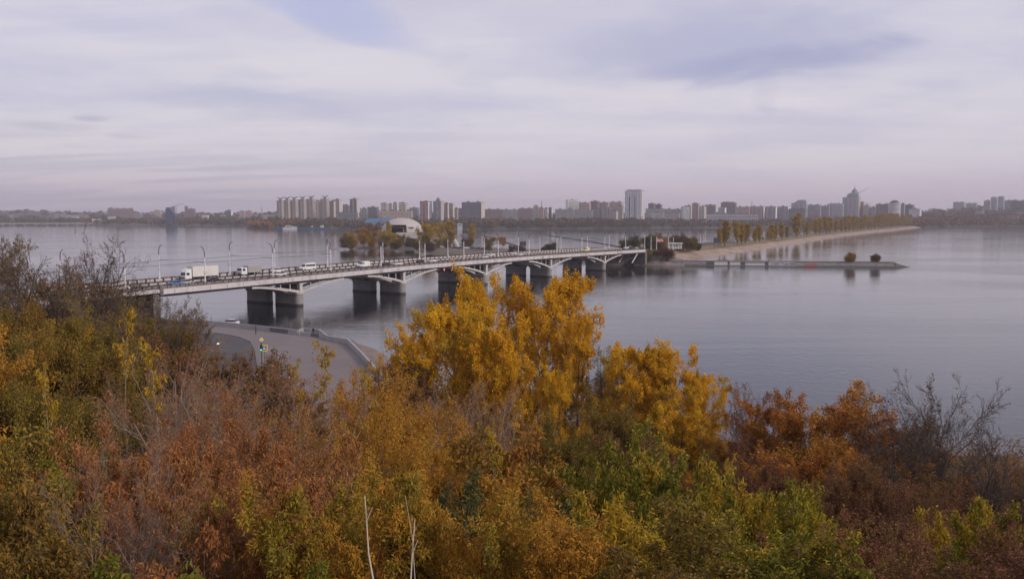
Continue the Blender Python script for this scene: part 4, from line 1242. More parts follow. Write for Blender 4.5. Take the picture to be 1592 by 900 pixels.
sand = M('pale_sand', (0.33, 0.245, 0.19), 0.95, 0.3, 0.12, stain=((0.17, 0.125, 0.09), .7), bump=.1)
grass = M('dry_grass', (0.17, 0.125, 0.065), 0.95, 0.35, 0.06, bump=.1)
CA = [Pz(a, b) for a, b in [(1028, 408.5), (1062, 405), (1100, 399.8), (1140, 394), (1200, 385.6), (1251, 377.6), (1289, 371), (1327, 366), (1365, 361.5), (1400, 357.8), (1432, 354.3)]]
cdir = (CA[-1] - CA[1]).normalized(); cn = Vector((-cdir.y, cdir.x, 0))
def cross(pts, offs, name, mat, z0=None):
    """long surface swept along the causeway's water line; offs = (offset to the left, height)"""
    g = Geo(); V = []; F = []
    for i, p in enumerate(pts):
        for o_, z in offs(i) if callable(offs) else offs:
            q = p + cn * o_
            V.append((q.x, q.y, z))
    m = len(offs(0) if callable(offs) else offs)
    for i in range(len(pts) - 1):
        for k in range(m - 1):
            F.append((i * m + k, (i + 1) * m + k, (i + 1) * m + k + 1, i * m + k + 1))
    g.add(V, F)
    return tag(g.build(name, mat, smooth=False), kind='structure')
def dens(pts, k=6):
    out = []
    for a, b in zip(pts, pts[1:]):
        for i in range(k): out.append(a.lerp(b, i / k))
    return out + [pts[-1]]
CD = dens(CA)
rs_ = random.Random(9)
wob = [rs_.uniform(-1.5, 1.5) for _ in CD]
CF = CD; CDX = CD[12:]
cross(CDX, lambda i: [(-4 + wob[i], -2.0), (0 + wob[i], 0.0), (9 + wob[i] * 1.5, 2.2), (13, 3.2)], 'beach', sand)
cross(CDX, lambda i: [(12.9, 3.15), (16, 4.2), (21, 5.2)], 'causeway_slope', grass)
cross(CDX, [(20.9, 5.19), (24, 5.25), (52, 5.25), (60, 3.0), (68, -2)], 'causeway_embankment', grass)
cross(CDX, [(27, 5.30), (49, 5.30)], 'causeway_road', asphalt)
# higher ground between bridge end and causeway
def colsec(wl, s, ze):
    e = BP(s, 1.5, ze); w0 = Vector((wl.x, wl.y, 0)); out = []
    out.append(Vector((w0.x, w0.y, -2.0)) - cn * 4); out.append(w0)
    for f, fz in ((.28, .26), (.48, .42), (.78, .76)):
        p = w0.lerp(e, f); p.z = ze * fz; out.append(p)
    out += [e, BP(s, 4, ze + .05), BP(s, 25, ze + .05), BP(s, 34, ze * .45), BP(s, 46, -2)]
    return out
def causec(i, lift=0):
    return [Vector(((CD[i] + cn * o_).x, (CD[i] + cn * o_).y, z + (lift if z > 4 else 0))) for o_, z in ((-4, -2.0), (0, 0.0), (9, 2.2), (13, 3.2), (16, 4.2), (21, 5.2), (24, 5.25), (52, 5.25), (60, 3.0), (68, -2))]
cols5 = [colsec(Pz(984, 412.6), S1 + 2.5, 9.2), colsec(Pz(1012, 411.2), S1 + 14, 9.0), colsec(Pz(1036, 408.2), S1 + 38, 8.2), causec(6, 1.6), causec(12)]
def densify(cols, k=4):
    out = []; r_ = random.Random(12)
    for a_, b_ in zip(cols, cols[1:]):
        for i in range(k):
            out.append([p.lerp(q, i / k) + (Vector((r_.uniform(-.5, .5), r_.uniform(-.5, .5), r_.uniform(-.18, .18))) if (i and 0 < j < 6) else Vector()) for j, (p, q) in enumerate(zip(a_, b_))])
    return out + [cols[-1]]
cols5 = densify(cols5)
V = [tuple(p) for c_ in cols5 for p in c_]
g = Geo()
for i in range(len(cols5) - 1):
    for k in range(9):
        g.add([V[i * 10 + k], V[(i + 1) * 10 + k], V[(i + 1) * 10 + k + 1], V[i * 10 + k + 1]], [[0, 1, 2, 3]], 1 if (k in (0, 1, 2) and i >= 6) else 0)
tag(g.build('bridgehead_slope', [grass, sand]), kind='structure')
g = Geo(); V = []
for s, z in ((S1 + 2.6, 9.5), (S1 + 14, 9.3), (S1 + 38, 8.5)):
    V += [tuple(BP(s, 4, z)), tuple(BP(s, 24, z))]
for i_, lf_ in ((6, 1.66), (12, .08)):
    V += [tuple(Vector((*(CD[i_] + cn * 27).xy, 5.25 + lf_))), tuple(Vector((*(CD[i_] + cn * 49).xy, 5.25 + lf_)))]
g.add(V, [(2 * i, 2 * i + 2, 2 * i + 3, 2 * i + 1) for i in range(4)]); tag(g.build('bridgehead_road', asphalt), kind='structure')
# stone revetment under the far abutment
g = Geo(); rr = random.Random(5)
rows_ = 6; cols_ = 22
a0 = BP(250, 24, 0); a1 = Pz(975, 412.3); a2 = Pz(1062, 413.3)
V = []
for j in range(rows_ + 1):
    for i in range(cols_ + 1):
        t = i / cols_
        lo = a0.lerp(a1, t / .35) if t < .35 else a1.lerp(a2, (t - .35) / .65)
        hi = BP(S1 + 0, 22 - 60 * t, 7.0) if t < .35 else BP(S1, 1, 7.0).lerp(Pz(1075, 404, 3.0), ((t - .35) / .65) ** .6)
        p = lo.lerp(hi, j / rows_)
        z = (hi.z) * (j / rows_) - (0.6 if j == 0 else 0)
        V.append((p.x + rr.uniform(-.2, .2), p.y + rr.uniform(-.3, .3), z + rr.uniform(-.12, .12)))
F = [(j * (cols_ + 1) + i, j * (cols_ + 1) + i + 1, (j + 1) * (cols_ + 1) + i + 1, (j + 1) * (cols_ + 1) + i) for j in range(rows_) for i in range(cols_)]
g.add(V, F); tag(g.build('stone_revetment', M('revetment_stone', (.24, .205, .19), .95, .3, .35, bump=.1, stain=((.13, .11, .10), .6))), kind='structure')

# jetty
jl = Pz(985, 412.2); jr = Pz(1391, 415.3); jt = Pz(1413, 414.6)
jd = (jr - jl).normalized(); jn = Vector((-jd.y, jd.x, 0)); JA = math.atan2(jd.y, jd.x); JL = (jr - jl).length
jet = thing('jetty', 'long low concrete jetty reaching right from the bridgehead, painted panels on its face', 'jetty', jl)
jetm = M('jetty_concrete', (.27, .25, .235), .9, .2, .3, stain=((.14, .125, .115), .7), bump=.03)
def JP(s, u, z): 
    p = jd * s + jn * u
    return Vector((p.x, p.y, z))
g = Geo(); g.hexa([JP(0, 0, -2.5), JP(JL, 0, -2.5), JP(JL, 7, -2.5), JP(0, 7, -2.5), JP(0, .25, 2.55), JP(JL, .25, 2.55), JP(JL, 7, 2.55), JP(0, 7, 2.55)]); g.build('wall_body', jetm, jet)
g = Geo(); g.hexa([JP(0, .0, 2.552), JP(JL + .4, .0, 2.552), JP(JL + .4, 7.2, 2.552), JP(0, 7.2, 2.552), JP(0, .0, 2.85), JP(JL + .4, .0, 2.85), JP(JL + .4, 7.2, 2.85), JP(0, 7.2, 2.85)]); g.build('cap_slab', concrete_dk, jet)
g = Geo(); g.hexa([JP(0, -.9, -2.5), JP(JL + 2, -.9, -2.5), JP(JL + 2, 0, -2.5), JP(0, 0, -2.5), JP(0, -.7, .35), JP(JL + 2, -.7, .35), JP(JL + 2, -.01, .35), JP(0, -.01, .35)]); g.build('footing', concrete_dk, jet)
# sloping rubble tip
g = Geo(); tp_ = (jt - jl)
g.add([tuple(JP(JL + .45, .2, -2.5)), tuple(JP(JL + .45, .2, 2.4)), tuple(JP(JL + .45, 6.8, 2.4)), tuple(JP(JL + .45, 6.8, -2.5)), tuple(JP(JL + 5, .6, .9)), tuple(JP(JL + 5, 6, .9)), tuple(JP(JL + 10, 2, -.1)), tuple(JP(JL + 10, 4, -.1)), tuple(JP(JL + 11, 3, -2.5))],
      [[1, 4, 5, 2], [4, 6, 7, 5], [0, 4, 1, 1], [0, 6, 4, 4], [3, 2, 5, 5], [3, 5, 7, 7], [0, 8, 6, 6], [3, 7, 8, 8], [6, 8, 7, 7]])
g.build('rubble_tip', M('tip_rubble', (.2, .18, .165), .95, .3, 1.0, bump=.1), jet)
wp = M('graffiti_white', (.50, .48, .50), .8, .12, .8, stain=((.4, .37, .38), .4)); gp_ = M('jetty_panel_grey', (.27, .25, .25), .9, .15, .6, stain=((.2, .18, .18), .6)); dk = M('jetty_panel_dark', (.10, .095, .10), .9, .2, .8); pk = M('graffiti_red', (.40, .14, .13), .8, .15, .8)
def js(px):
    lo, hi = 0, JL + 20
    for _ in range(40):
        m_ = (lo + hi) / 2; q = jl + JP(m_, 0, 1.4)
        if proj(*q)[0] < px: lo = m_
        else: hi = m_
    return lo
for x0, x1, z0, z1, mt in [(1060, 1098, .9, 2.3, gp_), (1098, 1110, .4, 2.5, dk), (1110.5, 1131, .4, 2.3, wp), (1131.5, 1134, 1.2, 2.5, dk), (1134.5, 1151, .4, 2.3, wp), (1151.5, 1158, .4, 2.5, dk),
                           (1158.5, 1189, .4, 1.5, wp), (1158.5, 1189, 1.55, 2.5, gp_), (1189.5, 1194.5, .4, 2.5, dk), (1195, 1213, .4, 2.4, wp), (1213.4, 1235, .4, 2.4, wp), (1235.5, 1251, .4, 2.4, gp_), (1251.5, 1270, .5, 1.9, pk), (1270.5, 1292, .5, 2.3, gp_), (1292.5, 1330, .5, 2.3, jetm), (1330.5, 1360, .5, 2.4, gp_), (1360.5, 1389, .5, 2.3, jetm)]:
    a, b = js(x0), js(x1)
    g = Geo(); g.hexa([JP(a, -.12, z0), JP(b, -.12, z0), JP(b, .2, z0), JP(a, .2, z0), JP(a, -.05, z1), JP(b, -.05, z1), JP(b, .2, z1), JP(a, .2, z1)]); g.build('face_panel', mt, jet)
# illegible dark graffiti strokes on the two white panels
g = Geo(); r_ = random.Random(3)
for x in [1197, 1199, 1201.5, 1204, 1206, 1208, 1210.5, 1215, 1217, 1219.5, 1222, 1224, 1227, 1229, 1231, 1233]:
    a = js(x); w_ = r_.uniform(.25, .8)
    z0 = r_.uniform(.7, 1.1); z1 = r_.uniform(1.4, 2.0)
    g.hexa([JP(a, -.17, z0), JP(a + w_ * .5, -.17, z0), JP(a + w_ * .5, -.13, z0), JP(a, -.13, z0), JP(a + .2, -.14, z1), JP(a + w_, -.14, z1), JP(a + w_, -.10, z1), JP(a + .2, -.10, z1)])
    g.box(JP(a + .3, -.15, r_.uniform(.8, 1.9)), (w_ * 1.2, .05, .18), JA)
g.build('graffiti_strokes', black_p, jet)['kind'] = 'stuff'
g = Geo(); a = JP(js(1194.5), .4, 0); g.tube([(a.x, a.y, 2.85), (a.x, a.y, 4.0)], .16, 6); g.build('bollard', metal_dk, jet)

# floating booms / pipes stretched over the water behind the bridge
boom = M('boom_grey', (.10, .10, .12), .7, .1)
for lab, pts in (('long dark floating boom running from the far shore to the bridge end', [(797, 356.6), (858, 367), (915, 375), (968, 384.5)]),
                 ('short dark floating boom running from the water monument toward the small evergreen', [(728, 359.5), (760, 368), (806, 383)])):
    g = Geo(); P_ = dens([Pz(a, b, .3) for a, b in pts], 8)
    g.tube([tuple(p) for p in P_], .7, 6)
    tag(g.build('floating_boom', boom), lab, 'boom')

# monument and pale tower on the water behind the island
mpos = Pz(722, 366)
mon = thing('water_monument', 'small dark ship monument on a pedestal standing in the water right of the island', 'monument', mpos)
g = Geo(); g.box((0, 0, .5), (11, 7, 2.0), taper=.9); g.box((0, 0, 2.4), (5, 4, 2.2), taper=.8); g.build('pedestal', concrete_dk, mon)
g = Geo(); g.hexa([(-3, -1, 3.5), (3, -1, 3.5), (3, 1, 3.5), (-3, 1, 3.5), (-4.2, -1.6, 5.6), (5, -1.6, 5.8), (5, 1.6, 5.8), (-4.2, 1.6, 5.6)]); hl = g.build('hull', metal_dk, mon)
g = Geo(); g.tube([(0, 0, 5.6), (0, 0, 10.5)], .18, 5); g.tube([(-2, 0, 8.6), (2, 0, 8.6)], .12, 5); g.tube([(2.6, 0, 5.6), (2.6, 0, 9)], .15, 5); g.build('mast', metal_dk, hl)
tw = thing('pale_kiosk', 'pale grey block on the shore just behind the ship monument', 'building', Pz(715, 357.5))
g = Geo(); g.box((0, 0, 6), (10, 8, 15)); g.build('wall', M('pale_grey_wall', (.42, .42, .44), .8), tw)
g = Geo(); g.box((0, -4.05, 10), (7, .2, 2.2)); g.build('window', M('dark_window', (.05, .055, .065), .3), tw)
by = thing('buoy', 'small navigation buoy on the open water at the far left', 'buoy', Pz(117, 361))
g = Geo(); g.cyl((0, 0, -.2), 1.3, 1.4, 10, r2=.9); g.build('float', metal_dk, by)
g = Geo(); g.tube([(0, 0, 1.0), (0, 0, 3.4)], .25, 6); g.box((0, 0, 3.6), (1.5, 1.5, 1.3)); g.build('marker', black_p, by)

# ------------------------------------------------------------------ amphitheatre dome on the island
YD = 900.0
dl = Py(593, 361.5, YD); dr = Py(658, 361.5, YD); dt = Py(627, 338.8, YD)
cx = (dl.x + dr.x) / 2; rx = (dr.x - dl.x) / 2; zb = dl.z; rz_ = dt.z - zb
dome = thing('dome_shell', 'large cream open-air theatre shell with dark mouth on the island', 'dome', (cx, YD, zb))
dm = M('cream_shell', (.44, .405, .39), .7, .06, .05)
# a thick shell, its mouth cut on the camera side
def shell(r1x, r1y, r1z, th):
    V = []; F = []
    k, m = 40, 12
    for lay in (0, 1):
        q = 1 - th * lay
        for i in range(m + 1):
            e = PI / 2 * i / m
            for j in range(k):
                a = 2 * PI * j / k
                V.append((r1x * q * math.cos(e) * math.cos(a), r1y * q * math.cos(e) * math.sin(a), r1z * q * math.sin(e) ** .92))
    def cut(i, j):
        a = 2 * PI * (j + .5) / k
        return -PI * .76 < (a - 2 * PI if a > PI else a) < -PI * .38 and i < 4
    N = (m + 1) * k
    for i in range(m):
        for j in range(k):
            if cut(i, j): continue
            a, b, c_, d = i * k + j, i * k + (j + 1) % k, (i + 1) * k + (j + 1) % k, (i + 1) * k + j
            F.append((a, b, c_, d)); F.append((N + d, N + c_, N + b, N + a))
            for (di, dj, p, q_) in ((-1, 0, a, b), (0, 1, b, c_), (0, -1, d, a), (1, 0, c_, d)):
                ii = i + di; jj = (j + dj) % k
                if ii < 0 or (ii < m and cut(ii, jj)): F.append((p, N + p, N + q_, q_))
    return V, F
V, F = shell(rx, rx * .8, rz_, .03)
g = Geo(); g.add(V, F); g.build('shell', dm, dome)
g = Geo(); g.box((-2, 2, 3), (28, 14, 6)); g.build('stage', M('stage_dark', (.05, .045, .045), .8), dome)
g = Geo(); g.box((1.0, -rx * .5, 5.4), (24, 9, .9)); g.build('stage_canopy', M('canopy_brown', (.10, .07, .06), .8), dome)
for x in (-10, 3, 12):
    g = Geo(); g.box((x, -rx * .62, 2.6), (.7, .7, 4.8)); g.build('canopy_column', dm, dome)
g = Geo(); g.box((8, -rx * .66, 2.2), (7, 1.0, 1.0)); g.box((10.5, -rx * .67, 3.5), (1.6, 1, 1.5)); g.build('stage_block', dm, dome)
pw0 = Py(616, 366.5, YD - 24); pw1 = Py(648, 361.5, YD - 24)
g = Geo(); g.box(((pw0.x + pw1.x) / 2 - cx, -24, (pw0.z + pw1.z) / 2 - zb), (pw1.x - pw0.x, 2.5, pw1.z - pw0.z)); g.build('front_wall', dm, dome)
pg0 = Py(617, 378, YD - 27)
g = Geo(); g.box(((pw0.x + pw1.x) / 2 - cx, -24.5, (pw0.z + 1.6) / 2 - zb - .2), (pw1.x - pw0.x + 2, 5, pw0.z - 1.7)); pod = g.build('podium_wall', concrete, dome)
g = Geo()
for k in range(9):
    g.box(((pw0.x + pw1.x) / 2 - cx - 10 + 2.5 * k, -27.05, (pw0.z + 1.6) / 2 - zb), (1.2, .15, 2.4))
g.build('podium_opening', M('dark_opening', (.07, .065, .065), .7), pod)
g = Geo(); g.prism([(math.cos(a) * rx * 1.02, math.sin(a) * rx * .82) for a in np.linspace(0, 2 * PI, 33)[:-1]], -zb + 1.5, -.02); g.build('mound', dirt, dome)

# parked cars, kiosk and pale things on the island's road
for i, (px, py, rz, lab) in enumerate([(708, 386.5, .2, 'dark car parked on the island, leftmost in the row by the yellow trees'), (716, 387, .1, 'dark car parked on the island, second in the row'), (735, 387.5, .1, 'dark car parked on the island under the slim poplar'), (745, 388, .15, 'dark car parked on the island, right of the slim poplar'), (752, 388.5, .1, 'dark car parked on the island next to the round olive tree')]):
    o = dup(DC, Pz(px, py, 1.62), rz, lab, 'dark cars parked on the island'); o.scale = (1.5, 1.3, 1.3)
for px, py, lab in ((690, 385, 'white van-like car parked on the island beside the yellow trees'), (726, 386.5, 'white car parked on the island between dark ones')):
    o = dup(WH, Pz(px, py, 1.62), .1, lab, 'white cars parked on the island'); o.scale = (1.5, 1.3, 1.3)
# pale cone tent right of the yellow tree
tn = thing('tent', 'pale pointed tent between the big yellow trees on the island', 'tent', Pz(706, 383, 1.6))
g = Geo(); g.cyl((0, 0, 0), 5.5, 9, 10, r2=.3); g.build('canvas', M('tent_canvas', (.55, .52, .50), .8), tn)
g = Geo(); g.box((0, -4.6, 1.2), (1.6, .5, 2.2)); g.build('doorway', black_p, tn)

# billboards
def billboard(label, px, py, Y, w_, h_, ground, mat, marks=None):
    c = Py(px, py, Y)
    t = thing('billboard', label, 'billboard', (c.x, Y, ground))
    H = c.z - ground
    g = Geo(); g.tube([(-w_ * .3, .3, 0), (-w_ * .3, .3, H)], .15, 6); g.tube([(w_ * .3, .3, 0), (w_ * .3, .3, H)], .15, 6); g.build('post', metal_dk, t)
    g = Geo(); g.box((0, 0, H), (w_, .35, h_)); pn = g.build('panel', mat, t)
    if marks:
        g = Geo()
        for (mx, mz, mw, mh) in marks: g.box((mx, -.2, H + mz), (mw, .06, mh))
        g.build('lettering', sign_w, pn)
    return t
billboard('red billboard with white marks beside the grey-green tree at the bridgehead', 1026, 373.5, 545, 4.8, 2.7, 8.5, M('billboard_red', (.34, .07, .08), .6), [(-1.2, .5, 1.2, .45), (.8, .5, 1.3, .45), (-.6, -.4, 2.4, .4), (1.5, -.4, .7, .6)])
billboard('dark billboard seen from behind just left of the first causeway poplar', 1114, 373.5, 640, 4.4, 3.8, 5.25, M('billboard_dark', (.06, .055, .065), .7))
billboard('dark billboard on the island strip left of the small evergreen', 813, 379, 615, 4.5, 3.4, 1.6, M('billboard_dark', (.06, .055, .065), .7))
# white pavilion with columns
pv = thing('white_pavilion', 'small white pavilion with thin columns in front of the brown tree at the bridgehead', 'pavilion', (Py(1050, 384, 560).x, 560, 8.0))
for x in (-4, -2, 0, 2, 4):
    g = Geo(); g.tube([(x, 0, 0), (x, 0, 3.6)], .22, 6); g.build('column', sign_w, pv)
g = Geo(); g.box((0, 0, 3.8), (9.4, 3, .45)); g.build('roof', sign_w, pv)
g = Geo(); g.box((0, 1.2, 1.7), (8.4, .3, 3.3)); g.build('wall', M('pavilion_wall', (.45, .44, .45), .8), pv)
# lamps and cars along the causeway
def causeway_at(px, off, z):
    """place on the causeway seen in column px, off metres left of the water line"""
    best = None
    for i in range(len(CD) - 1):
        for k in range(8):
            q = CD[i].lerp(CD[i + 1], k / 8) + cn * off
            x = proj(q.x, q.y, z)[0]
            if best is None or abs(x - px) < best[0]: best = (abs(x - px), q)
    q = best[1]
    return Vector((q.x, q.y, z))
CANG = math.atan2(cdir.y, cdir.x)
for i, (px, off, lab) in enumerate([(1021, 27, 'just left of the red billboard'), (1033, 27, 'just right of the red billboard'), (1058, 27, 'at the white pavilion'), (1069, 27, 'in front of the brown tree'), (1089, 50, 'first of a pair left of the dark billboard'), (1093, 50, 'second of a pair left of the dark billboard'), (1120, 25, 'beside the first poplar'), (1137, 27, 'between the first and second poplar groups'), (1167, 27, 'right of the second poplar group'), (1188, 27, 'between small poplars'), (1212, 27, 'left of the twin poplars'), (1247, 27, 'right of the tallest poplar')]):
    if px < 1080:
        q = BP(S1 + (14, 22, 40, 48)[i], 3.0, (9.3, 9.0, 8.3, 8.0)[i])
    else:
        q = causeway_at(px, off, 5.26)
    dup(lamp, q, CANG + (0 if off < 40 else PI), 'street lamp by the causeway road, ' + lab, 'street lamps along the causeway')
cm_ = [(1142, 30, 0), (1168, 33, 0), (1187, 30, 1), (1193, 42, 0), (1209, 33, 0), (1229, 42, 1), (1246, 30, 0), (1262, 34, 0), (1279, 30, 1), (1293, 33, 0), (1305, 40, 0), (1318, 30, 0), (1330, 33, 1), (1341, 38, 0), (1349, 30, 0), (1361, 34, 0), (1371, 30, 1), (1380, 36, 0), (1392, 30, 0)]
for i, (px, off, k) in enumerate(cm_):
    o = dup(DC if k else WH, causeway_at(px, off, 5.31), CANG + (PI if off > 37 else 0), ('dark' if k else 'white') + ' car driving on the poplar-lined causeway road', ('dark' if k else 'white') + ' cars on the causeway'); o.scale = (1.25, 1.25, 1.25)
for i, (px, u) in enumerate(((1004, 9), (1012, 19), (1000, 20))):
    dup(WH, BP(S1 + 6 + 7 * i, u, 9.45), BANG, 'white car just past the far bridge end, %s' % ('nearer lane', 'far lane, front one', 'far lane, rear one')[i], 'white cars past the bridge end')

# ------------------------------------------------------------------ island and causeway trees
def plant_px(key, x0, x1, ytop, ybase, zb, label, group=None, Y=None, variant=None):
    xc = (x0 + x1) / 2
    if Y is None:
        p = Pz(xc, ybase, zb); Y = p.y
    top = Py(xc, ytop, Y); X = top.x
    rad = (x1 - x0) / 2 / FPX * Y
    return plant(key, X, Y, zb - .2, (top.z - zb + .2), rad * (1.5 if key == 'column' else 1.25), label, group, variant)
isl = [('b_olive', 527, 541, 364, 385, 'olive green rounded tree at the left tip of the island'), ('b_orange', 538, 560, 361, 385, 'orange tree near the left tip of the island, before a taller orange one'),
       ('r_orange', 553, 580, 354, 383, 'tall bright orange tree at the left of the island'), ('r_brown', 575, 596, 350, 378, 'reddish brown tree behind the orange trees left of the dome'),
       ('b_orange', 570, 584, 368, 384, 'small yellow tree at the waterline left of the olive trees'), ('r_brown', 560, 580, 347, 372, 'brown tree on the far side of the island left of the dome'),
       ('b_olive', 586, 602, 366, 386, 'dark olive tree at the waterline below the dome'), ('r_yellow', 597, 616, 362, 386, 'yellow orange tree at the waterline in front of the dome'),
       ('column', 602, 608, 344, 378, 'slim bare-looking poplar in front of the left side of the dome'), ('r_olive', 612, 628, 364, 384, 'olive tree in front of the dome podium'),
       ('b_green', 629, 644, 369, 384, 'small dark green tree left of the big yellow green tree'), ('r_yellow', 648, 675, 347, 389, 'biggest yellow green tree on the island, right of the dome'),
       ('r_olive', 653, 670, 362, 390, 'dark lower tree in front of the biggest yellow tree'), ('r_yellow', 676, 696, 346, 380, 'second big yellow tree right of the dome'),
       ('column', 695, 706, 343, 384, 'columnar yellow poplar right of the second big yellow tree'), ('r_olive', 670, 686, 371, 388, 'low olive tree between the two big yellow trees'),
       ('b_olive', 690, 702, 370, 386, 'low olive tree under the columnar poplar'),
       ('column', 730, 738, 349, 384, 'slim lone poplar near the ship monument'), ('b_brown', 719, 733, 370, 386, 'small reddish tree left of the slim lone poplar'),
       ('r_olive', 755, 776, 368, 393, 'round olive tree on the dirt strip behind the bridge'), ('r_orange', 776, 787, 368, 387, 'small orange tree right of the round olive tree'),
       ('b_brown', 791, 801, 381, 391, 'low brown bush left of the island billboard'), ('b_brown', 801, 818, 382, 392, 'low brown bush under the island billboard'),
       ('b_green', 848, 866, 377, 391, 'dark small evergreen on the strip behind the bridge'), ('b_brown', 838, 852, 384, 391, 'low brown bush left of the small evergreen'),
       ('r_orange', 556, 574, 362, 386, 'orange tree at the waterline between olive and yellow ones'), ('r_olive', 574, 590, 360, 384, 'olive tree hidden behind the small yellow waterline tree'),
       ('r_brown', 545, 566, 356, 378, 'brown orange tree behind the tall bright orange one'), ('r_yellow', 588, 604, 358, 380, 'pale yellow tree left below the dome edge'),
       ('b_olive', 604, 622, 372, 387, 'low olive bush at the waterline before the dome podium'), ('b_olive', 640, 654, 372, 388, 'low olive bush left of the biggest yellow green tree'),
       ('b_brown', 660, 676, 376, 390, 'low brown bush right under the biggest yellow green tree'), ('r_olive', 534, 552, 366, 387, 'olive orange tree low at the left tip of the island'),
       ('r_orange', 640, 655, 352, 376, 'orange tree hugging the right edge of the dome'), ('r_brown', 655, 680, 345, 368, 'brown hazy tree behind the two big yellow trees'),
       ('r_brown', 584, 612, 352, 374, 'brown hazy tree beside the left edge of the dome')]
for k, x0, x1, yt, yb, lab in isl:
    plant_px(k, x0, x1, yt, yb, 1.6, lab)
for k, x0, x1, yt, zb, Y, lab in [('b_green', 965, 994, 368, 4, 575, 'dark green tree touching the far bridge end'), ('b_green', 1001, 1022, 366, 5, 590, 'grey green tree behind the red billboard, left one'), ('b_olive', 1015, 1042, 364, 5, 595, 'grey green tree behind the red billboard, right one'),
                                  ('b_brown', 1043, 1068, 364, 5, 610, 'brown spreading tree behind the white pavilion'), ('b_olive', 1062, 1082, 369, 5, 615, 'olive brown tree right of the white pavilion'), ('b_green', 1076, 1090, 376, 5, 620, 'low dark tree at the right end of the pavilion trees'),
                                  ('b_olive', 1003, 1013, 390, 2.6, 512, 'small olive bush on the stone revetment at the bridge end'), ('b_brown', 1021, 1047, 384, 2.6, 516, 'leafless brown bush on the slope right of the bridge end'), ('r_brown', 990, 1003, 376, 7, 560, 'small brown tree right of the dark green tree')]:
    plant_px(k, x0, x1, yt, 0, zb, lab, Y=Y)
pops = [(1117, 1123, 356, 'small dark poplar hugging the first causeway poplar'), (1121, 1134, 344, 'first broad poplar at the near end of the causeway'), (1143, 1151, 345, 'left poplar of the second causeway group'), (1149, 1158, 346, 'middle poplar of the second causeway group'), (1155, 1164, 348, 'right poplar of the second causeway group'),
        (1170, 1178, 354, 'small pale poplar, left of a close pair after the second group'), (1178, 1185, 350, 'taller poplar, right of a close pair after the second group'), (1192, 1197, 357, 'smallest thin poplar of the causeway row'), (1196, 1204, 349, 'poplar just right of the smallest thin one'), (1202, 1209, 350, 'poplar two right of the smallest thin one'),
        (1212, 1220, 347, 'left of the twin poplars before the tallest'), (1219, 1228, 352, 'right of the twin poplars before the tallest'), (1231, 1247, 332, 'tallest and broadest poplar of the causeway row'), (1250, 1260, 345, 'slim poplar right of the tallest one'), (1265, 1273, 341, 'poplar two right of the tallest one'), (1271, 1279, 339, 'poplar three right of the tallest one'),
        (1282, 1289, 337, 'poplar four right of the tallest one'), (1287, 1295, 338, 'poplar five right of the tallest one'), (1295, 1303, 343, 'short poplar six right of the tallest one')]
for x0, x1, yt, lab in pops:
    q = causeway_at((x0 + x1) / 2, 17.5, 4.4)
    plant_px('column', x0, x1, yt, 0, 4.4, lab, 'poplars lining the causeway', Y=q.y)
for i, (xc, yt, w_) in enumerate([(1309, 341, 8), (1315, 338, 8), (1321, 336, 8), (1327, 337, 8), (1334, 338, 7), (1339, 341, 7), (1344, 335, 7), (1350, 337, 7), (1355, 337, 8), (1361, 336, 7), (1366, 334, 7), (1371, 333, 7), (1376, 335, 7), (1381, 333, 6), (1386, 332, 6), (1391, 334, 6), (1396, 333, 6), (1401, 334, 6), (1406, 335, 6), (1411, 334, 6), (1417, 335, 6)]):
    q = causeway_at(xc, 17.5, 4.4)
    plant_px('column', xc - w_ / 2 - 1, xc + w_ / 2 + 1, yt - 1, 0, 4.4, 'poplar in the distant crowded part of the causeway row, below the domed tower', 'distant poplars of the causeway', Y=q.y)
for i, xc in enumerate(range(1128, 1420, 11)):           # second row across the road
    q = causeway_at(xc, 56, 4.0); s_ = 1325 / q.y
    if xc > 1240:
        plant_px('column', xc - 5 * s_ - 1, xc + 5 * s_ + 1, 353 - (xc - 1128) * .055, 0, 4.0, 'poplar in the back row across the causeway road', 'back row poplars of the causeway', Y=q.y)
for k_, x0, x1, yt, lab in (('b_orange', 1308, 1331, 392.5, 'round orange brown bush growing on the jetty'), ('b_brown', 1355, 1368, 395, 'small grey bush near the jetty tip')):
    q = jl + JP(js((x0 + x1) / 2), 3.2, 2.85)
    plant_px(k_, x0, x1, yt, 0, 2.85, lab, Y=q.y)

# ------------------------------------------------------------------ far shore
FS = [Pz(a, b) for a, b in [(-260, 350.6), (-100, 350.6), (60, 350.6), (130, 350.6), (240, 350.8), (300, 351.2), (384, 352.5)]] + \
     [Pz(a, b) for a, b in [(386, 354.6), (420, 356.0), (470, 356.2), (527, 356.6), (545, 357.5), (600, 357.8), (690, 357.5), (760, 356.6), (860, 355.8), (970, 355.2), (1110, 354.6), (1200, 353.8), (1330, 353.0), (1432, 354.0), (1500, 352.9), (1592, 351.8), (1700, 351.5), (1900, 351.5)]]
def farz(t, az):
    """height t metres behind the shoreline, seen in picture column az"""
    z = interp(t, [(0, 0), (12, 1.6), (60, 4), (250, 9), (700, 16), (1600, 26), (4000, 44)])
    right = max(0, min(1, (az - 1400) / 150)); left = max(0, min(1, (300 - az) / 300))
    z += right * interp(t, [(0, 0), (150, 6), (600, 24), (1200, 36), (4000, 40)]) + left * interp(t, [(0, 0), (800, 0), (2500, 16), (4000, 22)])
    return z
offs = [-8, 0, 12, 60, 150, 300, 600, 1000, 1600, 2500, 3600]
fsd = dens(FS, 3)
V = []
for p in fsd:
    d = Vector((p.x, p.y, 0)).normalized(); az = 796 + FPX * p.x / p.y
    for o_ in offs:
        q = p + d * o_
        V.append((q.x, q.y, -2.5 if o_ < 0 else farz(o_, az)))
m_ = len(offs)
